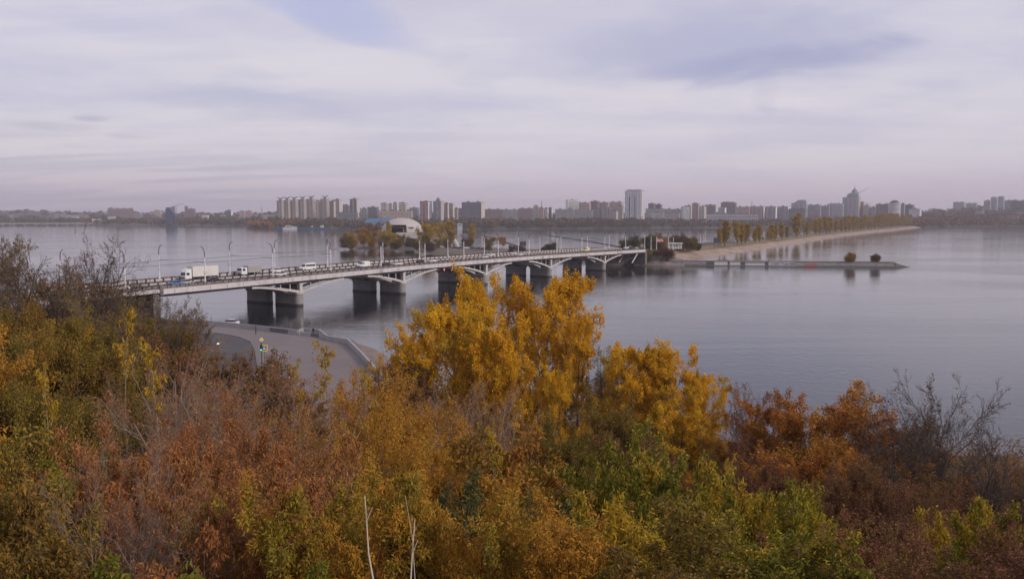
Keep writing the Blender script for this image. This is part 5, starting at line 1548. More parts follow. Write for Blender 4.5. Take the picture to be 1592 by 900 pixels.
F = [(i * m_ + k, (i + 1) * m_ + k, (i + 1) * m_ + k + 1, i * m_ + k + 1) for i in range(len(fsd) - 1) for k in range(m_ - 1)]
g = Geo(); g.add(V, F)
tag(g.build('far_shore', M('far_ground', (.10, .085, .06), .95, .3, .01), smooth=True), kind='structure')
def far_at(px, t):
    """point t metres behind the far shoreline in column px, with ground height"""
    for a, b in zip(fsd, fsd[1:]):
        xa = 796 + FPX * a.x / a.y; xb = 796 + FPX * b.x / b.y
        if xa <= px <= xb + 1e-6:
            f = (px - xa) / (xb - xa); p = a.lerp(b, f); break
    d = Vector((p.x, p.y, 0)).normalized()
    q = p + d * t
    return Vector((q.x, q.y, farz(t, px)))

# ------------------------------------------------------------------ far buildings
WALLC = {'grey': (.30, .29, .30), 'dgrey': (.17, .17, .185), 'beige': (.42, .36, .32), 'pink': (.44, .31, .28), 'white': (.66, .65, .67), 'tan': (.46, .37, .31), 'brown': (.22, .16, .15), 'blue': (.10, .13, .20), 'cream': (.52, .46, .41), 'orange': (.42, .20, .11), 'lgrey': (.42, .42, .45)}
def wallm(c): return M('facade_' + c, WALLC[c], .85, .07, .03)
roofm = M('flat_roof', (.13, .12, .12), .9, .2, .05)
winm = M('dark_panes', (.035, .038, .05), .25, .1, .1, spec=.6)
balm = M('balcony_front', (.50, .48, .48), .8, .1, .1)
redm = M('red_cladding', (.48, .12, .10), .7, .05, .1)
bluem = M('blue_roof_sheet', (.07, .15, .25), .6, .08, .05)
NB = 0
def building(x0, x1, yt, label, col='grey', t=250, dp=16, turn=22, steps=None, fh=3.0, wc=3.6, roof='flat', end=None, nm='apartment_block', cat='building', balc=False, wsty='grid', base=None):
    """a block whose outline covers columns x0..x1 and reaches row yt, t metres behind the shore"""
    global NB
    NB += 1
    xc = (x0 + x1) / 2
    q = far_at(xc, t); Y = q.y
    top = Py(xc, yt, Y); zb = q.z - 2
    H = top.z - zb
    dist = math.hypot(q.x, q.y)
    Wap = (x1 - x0) / FPX * Y / math.cos(math.atan2(q.x, q.y)) * math.cos(math.atan2(q.x, q.y)) 
    th = R(turn)
    dp = min(dp, Wap * .55)
    w_ = max(4, (Wap - dp * abs(math.sin(th))) / math.cos(th))
    az = math.atan2(q.x, q.y)
    b = thing(nm, label, cat, (top.x, Y, zb), -az - th)
    g = Geo(); g.box((0, 0, H / 2), (w_, dp, H)); wl = g.build('wall', wallm(col), b)
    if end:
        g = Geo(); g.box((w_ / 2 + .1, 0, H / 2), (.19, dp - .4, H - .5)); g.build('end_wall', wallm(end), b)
    g = Geo(); g.box((0, 0, H + .45), (w_ + .7, dp + .7, .9))
    if roof == 'flat':
        n = max(1, int(w_ / 18))
        for i in range(n):
            g.box((-w_ / 2 + w_ * (i + .5) / n, 0, H + 2.3), (4.5, 5.5, 2.8))
    g.build('roof', roofm, b)
    nf = max(2, int((H - 1) / fh)); nc = max(2, int(w_ / wc)); ns = max(1, int(dp / wc))
    g = Geo()
    rr = random.Random(NB)
    for f in range(nf):
        z = 1.8 + f * fh
        if wsty == 'band':
            g.box((0, -dp / 2 - .06, z), (w_ * .94, .12, fh * .5))
            if not end: g.box((w_ / 2 + .06, 0, z), (.12, dp * .85, fh * .5))
            continue
        for c in range(nc):
            if rr.random() < .04: continue
            g.box((-w_ / 2 + w_ * (c + .5) / nc, -dp / 2 - .05, z), (wc * .58, .10, fh * .56))
        if not end:
            for c in range(ns):
                g.box((w_ / 2 + .05, -dp / 2 + dp * (c + .5) / ns, z), (.10, wc * .42, fh * .5))
    wn = g.build('windows', winm, b); wn['kind'] = 'stuff'
    if balc:
        g = Geo()
        nb_ = max(1, int(w_ / 11))
        for i in range(nb_):
            for f in range(nf):
                g.box((-w_ / 2 + w_ * (i + .5) / nb_, -dp / 2 - .7, 1.1 + f * fh), (3.4, 1.3, 1.1))
        g.build('balconies', balm, b)['kind'] = 'stuff'
    for st in (steps or []):
        sx0, sx1, sy = st[0], st[1], st[2]
        sc_ = Y / FPX
        cxm = ((sx0 + sx1) / 2 - xc) * sc_ / math.cos(th); ww = (sx1 - sx0) * sc_ / max(.6, math.cos(th)) * .9
        hh = Py(xc, sy, Y).z - top.z
        g = Geo(); g.box((cxm, 0, H + hh / 2 + .9), (ww, dp * .8, hh)); up = g.build('upper_block', wallm(st[3] if len(st) > 3 else col), b)
        g = Geo()
        for f in range(max(1, int(hh / fh))):
            for c in range(max(1, int(ww / wc))):
                g.box((cxm - ww / 2 + ww * (c + .5) / max(1, int(ww / wc)), -dp * .4 - .05, H + 2.4 + f * fh), (wc * .45, .1, fh * .5))
        g.build('windows', winm, up)['kind'] = 'stuff'
    b['_w'] = w_; b['_d'] = dp; b['_h'] = H
    return b
Bd = building
# left
Bd(-12, 13, 332.5, 'low grey block cut by the left edge of the far skyline', 'dgrey', 900, turn=8)
Bd(15, 24, 334, 'narrow pale grey block, second on the far left skyline', 'grey', 900, turn=10)
Bd(22.5, 39, 332.5, 'dark block just left of the squarest dark block on the far left', 'dgrey', 850, turn=6)
Bd(41.5, 62.5, 330.5, 'squarest dark block of the far left group above the long low bridge', 'dgrey', 800, turn=6, steps=[(43, 61, 329.8)])
Bd(66, 84, 335.5, 'low dim block among trees right of the far left group', 'dgrey', 700)
Bd(85, 93, 332.5, 'left of two small twin blocks among trees on the far left', 'grey', 800)
Bd(94, 102.5, 332.5, 'right of two small twin blocks among trees on the far left', 'grey', 800)
Bd(104, 122, 334.8, 'long pale low block right of the small twin blocks', 'lgrey', 900)
Bd(126, 160, 335.4, 'long low terrace behind the white riverside hall', 'grey', 800)
Bd(144, 158, 340.6, 'white low riverside hall below the long brown crenellated block', 'white', 60, nm='white_hall', turn=5)
Bd(169.5, 205.5, 324.8, 'long brown crenellated block standing tall left of the sail tower', 'brown', 650, dp=20, turn=8, steps=[(170, 173, 324), (181, 184, 324), (191, 195, 324), (202, 205, 324)])
Bd(168, 179, 337.2, 'small white block at the foot of the long brown crenellated block', 'white', 200)
Bd(208, 221, 331.5, 'small pale block between the brown block and the sail tower', 'grey', 700)
Bd(222, 240, 334.5, 'low block right of the small pale block near the sail tower', 'grey', 800)
Bd(240, 250.5, 327.5, 'small stepped beige block left of the sail tower', 'beige', 800, steps=[(241, 247, 326.8)])
Bd(233, 239, 331, 'narrow beige block beside the small stepped beige block', 'beige', 800)
Bd(266, 272, 322.5, 'construction tower directly behind the sail tower', 'brown', 500)
Bd(287, 292, 321, 'narrow red brown tower at the left of the chimneyed works', 'brown', 700, dp=8, roof='none')
Bd(290.5, 303.5, 325, 'brown works building with two chimneys right of the sail tower', 'brown', 700)
Bd(303, 312, 334, 'low grey building right of the chimneyed works', 'grey', 700)
Bd(311.5, 321, 331.5, 'brown roofed building behind the small white building', 'brown', 600)
Bd(314.5, 324.5, 334.5, 'small white building by the water between the works and the green glass block', 'white', 300)
Bd(326, 350, 334.3, 'long low beige terrace left of the green glass block', 'beige', 900)
Bd(350.5, 362, 327.5, 'green glass block with white side, left of the brick chimney', 'dgrey', 700, end='white', wsty='band', turn=30)
Bd(364, 373, 334, 'low block right of the green glass block', 'grey', 900)
Bd(372, 381, 328.6, 'left of two pinkish blocks near the brick chimney', 'pink', 900)
Bd(382, 392, 328.4, 'right of two pinkish blocks near the brick chimney', 'pink', 900)
Bd(393, 430, 334, 'very long low beige terrace under the brick chimney', 'beige', 1000)
# eight towers with winged roofs
tw_ = [(430.3, 441.5, 312.5, 'first, leftmost'), (441.6, 451, 311.8, 'second'), (451.2, 463.6, 311.5, 'third'), (464, 476.5, 310.8, 'fourth'), (476.8, 490.6, 310, 'fifth'), (498, 512.3, 309.8, 'last, standing a little apart')]
wing = M('wing_roof', (.20, .18, .18), .7)
for i, (a, b, yt, nm_) in enumerate(tw_):
    o = Bd(a, b, yt, 'tall grey brown tower with winged roof ornament, %s in its row' % nm_, 'beige', 420 + 12 * i, dp=18, turn=40, wc=3.2, balc=True)
    o['group'] = 'tall towers with winged roofs'
    H = o['_h']
    g = Geo()
    for sg in (-1, 1):
        g.hexa([(0, -1.5, H + 4.6), (sg * 8, -1.5, H + 7.2), (sg * 8, 1.5, H + 7.2), (0, 1.5, H + 4.6), (0, -1.5, H + 6.6), (sg * 11, -1.5, H + 10.2), (sg * 11, 1.5, H + 10.2), (0, 1.5, H + 6.6)])
    g.box((0, 0, H + 3), (5, 5, 5)); g.build('wing_ornament', wing, o)
Bd(490.5, 497.8, 313, 'plain pale tower filling the gap before the last winged tower', 'cream', 480, turn=30)
Bd(512.4, 521.5, 313.5, 'plain brown tower right of the last winged tower', 'brown', 440, turn=35, end='cream')
Bd(518, 530.5, 310.8, 'tall plain tower at the right end of the tower cluster', 'beige', 520, turn=30, end='cream')
Bd(533, 544, 319.5, 'lower stepped block left of the lone grey tower', 'brown', 520, steps=[(534, 537, 318.8)])
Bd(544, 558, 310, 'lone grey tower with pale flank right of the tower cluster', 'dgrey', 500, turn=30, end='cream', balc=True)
Bd(526, 556, 330.5, 'dark low office block below the lone grey tower', 'dgrey', 250, turn=12)
Bd(560, 572, 324.5, 'dark terrace block left of the stacked tan block', 'grey', 450)
Bd(571, 589, 322.5, 'dark grey block directly left of the stacked tan block', 'dgrey', 470)
Bd(590, 642, 328.3, 'wide low tan block in front of the stacked towers above the blue roof', 'tan', 300, dp=20, turn=14)
Bd(592, 603, 317, 'left tower of the stacked group behind the wide tan block', 'cream', 420, steps=[(594, 598, 315.5)])
Bd(604, 610, 318.5, 'narrow cream tower in the stacked group, second from its left', 'beige', 420)
Bd(611, 617, 316.5, 'narrow cream tower in the stacked group, third from its left', 'cream', 430)
Bd(620, 633, 316.3, 'right tower of the stacked group behind the wide tan block', 'cream', 420, steps=[(621, 625, 315.2)])
Bd(636, 652, 323.5, 'dim low block between the stacked group and the red and white tower', 'dgrey', 900)
o = Bd(653, 671.5, 314.3, 'red and white striped tower above the right side of the dome', 'pink', 330, turn=38, end='white', balc=True)
g = Geo()
for i in range(3): g.box((-o['_w'] / 2 + o['_w'] * (.16 + .34 * i), -o['_d'] / 2 - .2, o['_h'] / 2), (2.0, .4, o['_h'] - 2))
g.box((0, 0, o['_h'] + 1.6), (o['_w'] + .8, o['_d'] + .8, 1.2)); g.build('red_stripe', redm, o)
o = Bd(673.5, 690, 313.5, 'grey tower with pointed turret right of the red and white tower', 'grey', 310, turn=32, end='beige', balc=True)
g = Geo(); g.cyl((-1, 0, o['_h'] + .9), 5, 5, 8); g.cyl((-1, 0, o['_h'] + 5.9), 4, 5, 8, r2=.4); g.build('turret', wallm('dgrey'), o)
Bd(690.5, 698, 317.2, 'stepped beige tower, left half, next to the turreted tower', 'beige', 320, turn=30, end='cream')
Bd(697, 706.5, 318.2, 'stepped beige tower, right half, next to the turreted tower', 'beige', 330, turn=30, steps=[(699, 703, 317)], end='cream')
Bd(706.5, 713, 325, 'low cream block right of the stepped beige towers', 'cream', 330, turn=30)
Bd(712.5, 718.5, 326, 'low cream block against the big grey slab', 'cream', 330, turn=30)
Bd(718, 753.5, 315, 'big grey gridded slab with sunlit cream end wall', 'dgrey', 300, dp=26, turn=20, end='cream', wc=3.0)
Bd(754, 781, 325.8, 'long brown terrace right of the big grey slab, left section', 'brown', 520, turn=6)
Bd(781, 806, 326.3, 'long brown terrace right of the big grey slab, middle section', 'grey', 520, turn=6)
Bd(806, 829, 324.5, 'long brown terrace right of the big grey slab, right section', 'brown', 500, turn=6)
Bd(829, 839, 321.5, 'white stepped block left of the thin mast', 'cream', 350, steps=[(831, 837, 319)])
Bd(838, 846, 324, 'pink block under the thin mast', 'pink', 330)
Bd(846, 853, 325, 'white gabled block right of the thin mast, left of two', 'white', 330, turn=30)
Bd(852, 859.5, 324.3, 'white gabled block right of the thin mast, right of two', 'brown', 340, turn=30, end='white')
Bd(863, 893, 325.8, 'long low grey slab with pale end below the glass office', 'grey', 300, turn=8)
Bd(893, 922, 327.5, 'long low grey slab continuing right below the pinkish terraces', 'grey', 290, turn=8)
Bd(879.5, 899, 311.5, 'glass and white office block rising above the low slabs', 'white', 700, wsty='band', turn=-28)
Bd(899.5, 919, 315.8, 'pinkish terrace right of the glass office, left section', 'pink', 650, steps=[(900, 905, 315)])
Bd(918, 932, 313.2, 'pinkish terrace right of the glass office, tallest section', 'brown', 650)
Bd(931, 948, 315.2, 'pinkish terrace right of the glass office, right section', 'pink', 650)
Bd(947, 969, 314.6, 'tan terrace directly left of the white tower, behind', 'tan', 650)
Bd(922, 936, 325.5, 'grey stepped block at the left foot of the white tower group', 'grey', 330)
Bd(935, 950, 322.5, 'beige stepped block left of the white tower', 'beige', 310, steps=[(938, 944, 321)], balc=True)
Bd(950, 961, 328.5, 'cream lower block in front of the beige stepped blocks', 'cream', 230, turn=30)
Bd(959, 970, 321, 'cream stepped block touching the white tower', 'cream', 280, turn=30, balc=True)
# the white tower
o = Bd(972, 1002.3, 297.4, 'tallest white tower with two dark vertical glass strips', 'white', 230, dp=26, turn=18, wc=2.8, roof='none')
w_, d_, H = o['_w'], o['_d'], o['_h']
for xx in (-.24, .12):
    g = Geo(); g.box((w_ * xx, -d_ / 2 - .25, H * .42), (4.2, .5, H * .80)); g.build('glass_strip', M('strip_glass', (.05, .07, .13), .25, .1, .2), o)
g = Geo()
for k in range(7): g.box((-w_ * .42 + w_ * .14 * k, -d_ / 2 - .5, H / 2), (1.0, 1.0, H))
g.build('facade_rib', wallm('white'), o)
g = Geo()
for k in range(5): g.box((-w_ * .36 + w_ * .18 * k, 0, H + 2.0), (w_ * .12, d_ * .8, 4))
for k in (-.2, .22): g.tube([(w_ * k, 0, H + 3), (w_ * k, 0, H + 8.5)], .3, 4)
g.build('roof_crown', wallm('lgrey'), o)
Bd(1008, 1019, 317, 'brown block right of the white tower, taller half', 'brown', 600)
Bd(1019, 1029.5, 318.3, 'brown block right of the white tower, lower half', 'brown', 600)
Bd(1004, 1034, 325, 'long grey slab right of the white tower, behind', 'grey', 420, turn=6)
Bd(1034, 1060, 325.6, 'long grey slab farther right of the white tower, behind', 'grey', 430, turn=6)
Bd(1012, 1032, 331, 'low white slab among trees right of the white tower', 'lgrey', 260, turn=8)
Bd(1034, 1057, 332, 'low beige slab among trees right of the white tower', 'beige', 250, turn=8)
Bd(1059, 1072, 322, 'grey end block left of the pink stepped cluster', 'lgrey', 330, turn=-25)
Bd(1066, 1076, 320.5, 'pale stepped block in the pink cluster, left', 'cream', 350)
Bd(1076, 1088, 317.3, 'tallest pink block with small attic in the pink cluster', 'pink', 380, steps=[(1078, 1085, 316)])
Bd(1087, 1098, 321.5, 'cream gabled block in the pink cluster, right', 'cream', 340, turn=30, balc=True)
Bd(1096, 1113, 319, 'brown flat block between the pink cluster and the gridded office', 'brown', 600, turn=14)
Bd(1117, 1129, 323.2, 'pale block behind the gridded office, left', 'lgrey', 420, turn=20, end='white')
Bd(1121, 1145, 315.5, 'brown stepped tower above the white gridded office', 'brown', 600, steps=[(1124, 1136, 314.3)], turn=14)
o = Bd(1099.5, 1177, 333.2, 'wide low office with a white concrete grid front near the causeway', 'dgrey', 130, dp=18, turn=3, fh=3.2, wc=4.0)
w_, d_, H = o['_w'], o['_d'], o['_h']
g = Geo()
for k in range(25): g.box((-w_ / 2 + w_ * k / 24, -d_ / 2 - .5, H / 2), (.7, .8, H))
for k in range(1, 5): g.box((0, -d_ / 2 - .51, H - 1 - 3.6 * (k - 1)), (w_, .78, 1.0))
g.build('white_grid', wallm('white'), o)
Bd(1145, 1166, 322.2, 'long pinkish slab right of the brown stepped tower, left section', 'pink', 420, turn=10)
Bd(1166, 1189, 321.6, 'long pinkish slab with white end wall, right section', 'pink', 400, turn=16, end='white', balc=True)
Bd(1189.5, 1208, 321.8, 'grey balconied block with white end wall, left of two alike', 'grey', 330, turn=16, end='white', balc=True)
Bd(1208.5, 1227, 321.8, 'grey balconied block with white end wall, right of two alike', 'grey', 330, turn=16, end='white', balc=True)
Bd(1231, 1255, 316, 'blue grey tower block with broad attic above the tallest poplar', 'lgrey', 360, turn=14, steps=[(1239, 1254, 311.5)], balc=True)
Bd(1227, 1254, 325, 'low dark block under the blue grey tower block', 'dgrey', 280)
Bd(1255, 1276, 319, 'grey slab right of the blue grey tower block, left section', 'grey', 420, turn=10)
Bd(1276, 1290, 320.6, 'grey slab right of the blue grey tower block, right section', 'grey', 420, turn=10)
Bd(1287, 1311, 317.5, 'long blue grey slab touching the domed tower', 'lgrey', 430, turn=8, steps=[(1296, 1302, 316.5)])
# domed tower
o = Bd(1311, 1337.5, 307.2, 'stepped grey tower crowned by a dome and tall spire', 'lgrey', 420, dp=24, turn=16, roof='none', steps=[(1317.5, 1331, 303.2), (1320, 1336, 300.8)], balc=True)
H = o['_h']; sc_ = o.location.y / FPX
hx = 4.0 * sc_
g = Geo(); zd = H + (307.2 - 302.2) * sc_
g.cyl((hx, 0, H), 6.2, zd - H + 2, 16); g.cyl((hx, 0, zd + 2), 5.2 * sc_ * .95, 2.0, 20); g.build('drum', wallm('lgrey'), o)
g = Geo(); g.dome((hx, 0, zd + 4), 4.6 * sc_, 4.6 * sc_, 6.4 * sc_, 18, 7); g.build('dome', M('dome_metal', (.20, .21, .25), .5), o, smooth=True)
g = Geo(); g.cyl((hx, 0, zd + 3.5 + 6.2 * sc_), 1.2 * sc_ * .8, 1.8 * sc_, 8); g.cyl((hx, 0, zd + 3.5 + 8 * sc_), .7, 8.5 * sc_, 6, r2=.15); g.build('spire', M('spire_metal', (.25, .24, .26), .5), o)
Bd(1337.5, 1343, 315.5, 'narrow orange brown block right of the domed tower', 'orange', 430)
Bd(1343, 1353, 319.6, 'low cream block between the domed and round towers', 'cream', 420, turn=35)
Bd(1353, 1363, 322.5, 'low grey block between the domed and round towers', 'grey', 420)
Bd(1362.5, 1383, 317.8, 'brown roofed block left of the round tower', 'brown', 430, turn=10)
# round tower
q = far_at(1392, 360); Y = q.y; tp2 = Py(1391, 315, Y); rt = thing('round_tower', 'round white banded tower with dark cap right of the domed tower', 'building', (tp2.x, Y, q.z - 2)); H = tp2.z - q.z + 2; sc_ = Y / FPX
g = Geo()
nfl = int(H / 3.4)
for k in range(nfl): g.cyl((0, 0, H * k / nfl), 9 * sc_, H / nfl * .55, 20)
g.build('white_band', wallm('white'), rt)
g = Geo(); g.cyl((0, 0, 0), 8.8 * sc_, H - .5, 20); g.build('glass_drum', winm, rt)
g = Geo(); g.cyl((0, 0, H - .4), 6.5 * sc_, 1.6 * sc_, 20, r2=6.2 * sc_); g.dome((0, 0, H + 1.2 * sc_), 5.2 * sc_, 5.2 * sc_, 2.6 * sc_, 18, 4); g.build('dark_cap', M('cap_dark', (.07, .075, .11), .5), rt)
Bd(1401, 1407, 317.5, 'narrow grey block hugging the right side of the round tower', 'grey', 400)
Bd(1407, 1421, 318.8, 'dark flat block right of the round tower', 'dgrey', 430)
Bd(1414, 1432, 325.2, 'low white block right of the round tower', 'white', 330, turn=18)
# right cluster
Bd(1483, 1500, 314.8, 'dim hilltop block above the right woods, left of two', 'grey', 1500)
Bd(1503, 1519, 316.3, 'dim hilltop block above the right woods, right of two', 'grey', 1500)
Bd(1530.5, 1541, 312.5, 'left low wing of the stepped grey tower on the right', 'grey', 620)
Bd(1541, 1551, 307.8, 'left peak of the stepped grey tower on the right', 'lgrey', 600, turn=14, steps=[(1543, 1549, 306.8)])
Bd(1551.5, 1561.5, 307, 'right peak of the stepped grey tower on the right', 'lgrey', 610, turn=14, steps=[(1553, 1560, 306)])
Bd(1561, 1576, 312.2, 'grey block right of the stepped grey tower', 'grey', 640)
Bd(1574, 1606, 312.5, 'dark banded block cut by the right edge of the skyline', 'dgrey', 560, wsty='band', steps=[(1577, 1583, 311)])
Bd(1535, 1572, 331, 'long dark blue hall with white roof edge on the right shore', 'blue', 200, turn=4, nm='riverside_hall', wsty='band', roof='none')
Bd(1573, 1606, 330.6, 'long pale hall with white roof edge cut by the right edge', 'lgrey', 260, turn=4, nm='riverside_hall', wsty='band', roof='none')
Bd(1565.5, 1582.5, 335.2, 'orange brick building at the water near the right edge', 'orange', 60, turn=5, wc=5.5)
Bd(1517, 1529, 329, 'low white building among the right woods', 'lgrey', 300, turn=5, roof='none')
# blue roofed halls, sail tower, chimneys, cranes
for x0, x1, yt, lab in ((569, 597, 339.8, 'large blue sheet roof hall left of the dome'), (594, 611, 338.6, 'smaller bright blue roofed hall just above the left of the dome')):
    q = far_at((x0 + x1) / 2, 40); Y = q.y; tp3 = Py((x0 + x1) / 2, yt, Y); ww = (x1 - x0) / FPX * Y
    b = thing('blue_hall', lab, 'hall', (tp3.x, Y, q.z))
    H = tp3.z - q.z
    g = Geo(); g.box((0, 0, H * .3), (ww, 26, H * .6)); g.build('wall', wallm('grey'), b)
    g = Geo(); g.hexa([(-ww / 2 - 1, -14, H * .6), (ww / 2 + 1, -14, H * .6), (ww / 2 + 1, 14, H * .6), (-ww / 2 - 1, 14, H * .6), (-ww / 2 + 4, -2, H), (ww / 2 - 4, -2, H), (ww / 2 - 4, 2, H), (-ww / 2 + 4, 2, H)]); g.build('roof', bluem, b)
q = far_at(266, 15); Y = q.y; sc_ = Y / FPX; tpz = Py(266, 322.5, Y)
sl = thing('sail_tower', 'dark blue sail shaped glass tower on a low base at the far left water', 'building', (tpz.x, Y, 0)); H = tpz.z
pts = [(-6.5, 0), (6.0, 0), (7.6, .25), (8.0, .5), (6.0, .66), (1.5, .82), (-1.5, 1.0), (-6.2, .98), (-7.4, .8), (-7.6, .4)]
g = Geo(); n = len(pts)
v = [(x * sc_, -9, z * (H - 4) + 4) for x, z in pts] + [(x * sc_ * .96, 9, z * (H - 4) + 4) for x, z in pts]
g.add(v, [[i, (i + 1) % n, (i + 1) % n + n, i + n] for i in range(n)]); g.polys = [([i for i in range(n)][::-1], 0), ([n + i for i in range(n)], 0)]
sb_ = g.build('glass_sail', M('sail_glass', (.035, .05, .095), .35, .1, .1), sl)
g = Geo()
for k in range(1, 12): g.box((-1.0 * sc_, -9.1, 4 + (H - 4) * k / 14), (9 * sc_, .2, .4))
g.build('floor_line', metal_dk, sb_)
g = Geo(); g.box((4 * sc_, 0, 1), (22 * sc_, 24, 5)); g.build('base', metal_dk, sl)
for px, yt, lab, t_ in ((407, 322, 'tall thin brick chimney left of the winged towers', 800), (288.5, 319, 'short chimney at the left of the chimneyed works', 650), (842, 314, 'thin mast above the pink block', 420), (1169, 314, 'thin chimney above the long pinkish slab', 700)):
    q = far_at(px, t_); tpz = Py(px, yt, q.y)
    c = thing('chimney', lab, 'chimney', (tpz.x, q.y, q.z - 2)); H = tpz.z - q.z + 2
    g = Geo(); g.cyl((0, 0, 0), 1.6, H, 10, r2=.9); g.build('stack', wallm('brown'), c)
    g = Geo(); g.cyl((0, 0, H - .1), 1.25, 1.2, 10); g.build('rim', wallm('dgrey'), c)
def crane(px, yb, xt, ytip, lab, t_, col):
    q = far_at(px, t_); Y = q.y; a = Py(px, yb, Y); b = Py(xt, ytip, Y)
    c = thing('tower_crane', lab, 'crane', (a.x, Y, q.z)); m_c = M('crane_' + col, {'yellow': (.40, .30, .15), 'grey': (.25, .23, .24)}[col], .6)
    g = Geo(); g.tube([(0, 0, 0), (0, 0, a.z - q.z + 6)], .9, 4); g.build('mast', m_c, c)
    g = Geo(); dx = b.x - a.x; dz = b.z - a.z
    g.tube([(-dx * .25, 0, a.z - q.z - dz * .12), (0, 0, a.z - q.z), (dx, 0, b.z - q.z)], .7, 4); g.tube([(0, 0, a.z - q.z + 6), (dx * .6, 0, a.z - q.z + dz * .6)], .2, 3); g.build('jib', m_c, c)
    g = Geo(); g.box((-dx * .22, 0, a.z - q.z - dz * .1 - 1), (4, 2.5, 3)); g.build('counterweight', wallm('dgrey'), c)
crane(274, 320, 286, 315.5, 'grey tower crane with raised jib beside the sail tower', 520, 'grey')
crane(1334, 301, 1349, 292.5, 'tower crane with raised jib just right of the spire dome', 470, 'yellow')
crane(171.5, 323.5, 178, 322, 'small crane on top of the long brown crenellated block', 640, 'grey')
crane(1343, 316.5, 1353, 316.2, 'yellow crane low between the domed and round towers', 440, 'yellow')

# long low bridge on the far left
A = Pz(-60, 351.5); Bq = Pz(143, 350.9)
lb = thing('distant_bridge', 'long low bridge with evenly spaced piers at the far left horizon', 'bridge', A)
d = (Bq - A); L = d.length; an = math.atan2(d.y, d.x)
zt = Py(60, 347.0, (A.y + Bq.y) / 2).z
g = Geo(); g.box((d.x / 2, d.y / 2, zt - .9), (L, 14, 1.8), an); g.build('deck', concrete, lb)
g = Geo(); g.box((d.x / 2, d.y / 2 , zt + .55), (L, .4, .9), an); g.build('railing', rail_m, lb)
for px in (4, 21, 38, 55, 72, 88, 104, 120, 136):
    f = (px + 60) / 203; g = Geo(); g.box((d.x * f, d.y * f, zt / 2 - 1.5), (6.5, 13, zt - .2), an); g.box((d.x * f, d.y * f, zt - 2.6), (10, 13.5, 1.6), an); g.build('pier', concrete_dk, lb)

# boats and barges moored by the orange spit
def barge(px0, px1, yt, yw, lab, col, house=None, t=None):
    xc = (px0 + px1) / 2; p = Pz(xc, yw); L = (px1 - px0) / FPX * p.y; H = Py(xc, yt, p.y).z
    b = thing('barge', lab, 'boat', p)
    g = Geo(); hl = min(H, 4.0)
    g.hexa([(-L * .46, -3.5, -.6), (L * .44, -3.5, -.6), (L * .44, 3.5, -.6), (-L * .46, 3.5, -.6), (-L / 2, -4, hl), (L / 2, -4, hl), (L / 2, 4, hl), (-L / 2, 4, hl)]); h = g.build('hull', M('hull_' + col, {'blue': (.045, .085, .17), 'white': (.60, .60, .62), 'dark': (.06, .07, .1)}[col], .5), b)
    g = Geo(); g.box((0, 0, hl + .3), (L * .96, 7.6, .5)); g.build('deck_rim', metal_dk, b)
    if house:
        for (a, c, hh) in house:
            g = Geo(); g.box((L * (a + c) / 2, 0, hl + hh / 2), (L * (c - a), 5, hh)); hs_ = g.build('deckhouse', sign_w, b)
            g = Geo(); g.box((L * (a + c) / 2, -2.55, hl + hh * .6), (L * (c - a) * .8, .12, hh * .3)); g.build('window', winm, hs_)
        g = Geo(); g.tube([(L * .1, 0, hl), (L * .1, 0, hl + 9)], .2, 4); g.build('mast', metal_dk, b)
barge(427, 441, 352.5, 356.3, 'blue barge moored left of the white ship', 'blue')
barge(440, 463, 353.2, 356.6, 'white ship with deckhouse moored between blue barges', 'white', [(-.3, -.05, 4.5), (-.2, .15, 2.5), (.2, .4, 2)])
barge(464, 487, 352, 356.6, 'blue barge moored right of the white ship', 'blue', [(.36, .46, 3)])
barge(490, 512, 352.2, 357.0, 'blue barge farthest right in the moored row, with crane deckhouse', 'blue', [(-.1, .1, 5)])

# ------------------------------------------------------------------ far woods (one mass each)
def woods(label_none, name, x0, x1, n, t0, t1, h0, h1, mat, seed, rad=(5, 9), per=26):
    rs = np.random.RandomState(seed)
    g = Geo(); P = []; N_ = []
    for i in range(n):
        px = rs.uniform(x0, x1); t = t0 + (t1 - t0) * rs.rand() ** 1.5
        q = far_at(px, t); h = rs.uniform(h0, h1); r_ = rs.uniform(*rad)
        c = np.array([q.x, q.y, q.z + h * .55])
        dv = rs.normal(0, 1, (per, 3)); dv /= np.linalg.norm(dv, axis=1, keepdims=True)
        rr_ = rs.uniform(.55, 1.0, (per, 1))
        pts = c + dv * rr_ * np.array([r_, r_, h * .5])
        P.append(pts); N_.append(np.full(per, rs.uniform(0.05, 1)))
    P = np.concatenate(P); T_ = np.clip(np.concatenate(N_) + rs.normal(0, .08, len(P)), .01, 1); n = len(P)
    a = rs.normal(0, 1, (n, 3)); a /= np.linalg.norm(a, axis=1, keepdims=True)
    b = np.cross(a, rs.normal(0, 1, (n, 3))); b /= np.linalg.norm(b, axis=1, keepdims=True)
    s = rs.uniform(1.4, 3.0, (n, 1)) * (np.mean(rad) / 6.5)
    V = np.stack([P - a * s, P + b * s * .7, P + a * s, P - b * s * .7], 1).reshape(-1, 3)
    F = (np.arange(n) * 4)[:, None] + np.array([[0, 1, 2, 3]])
    g.add(V, F, 0, np.repeat(T_, 4))
    o = g.build(name, mat); o['kind'] = 'stuff'
    return o
FW1 = leafmat('far_wood_leaves', [(0, (.030, .030, .014)), (.4, (.060, .050, .020)), (.7, (.11, .075, .026)), (1, (.19, .11, .035))], .2)
FW2 = leafmat('far_wood_warm', [(0, (.06, .035, .018)), (.4, (.13, .06, .022)), (.7, (.22, .09, .028)), (1, (.32, .14, .035))], .2)
FW3 = leafmat('far_wood_orange', [(0, (.16, .06, .018)), (.5, (.32, .12, .03)), (1, (.42, .19, .04))], .2)
woods('', 'far_woods', -240, 300, 420, 5, 420, 9, 16, FW1, 1, (7, 12))
woods('', 'far_woods', 300, 560, 260, 5, 380, 9, 17, FW1, 2, (6, 10))
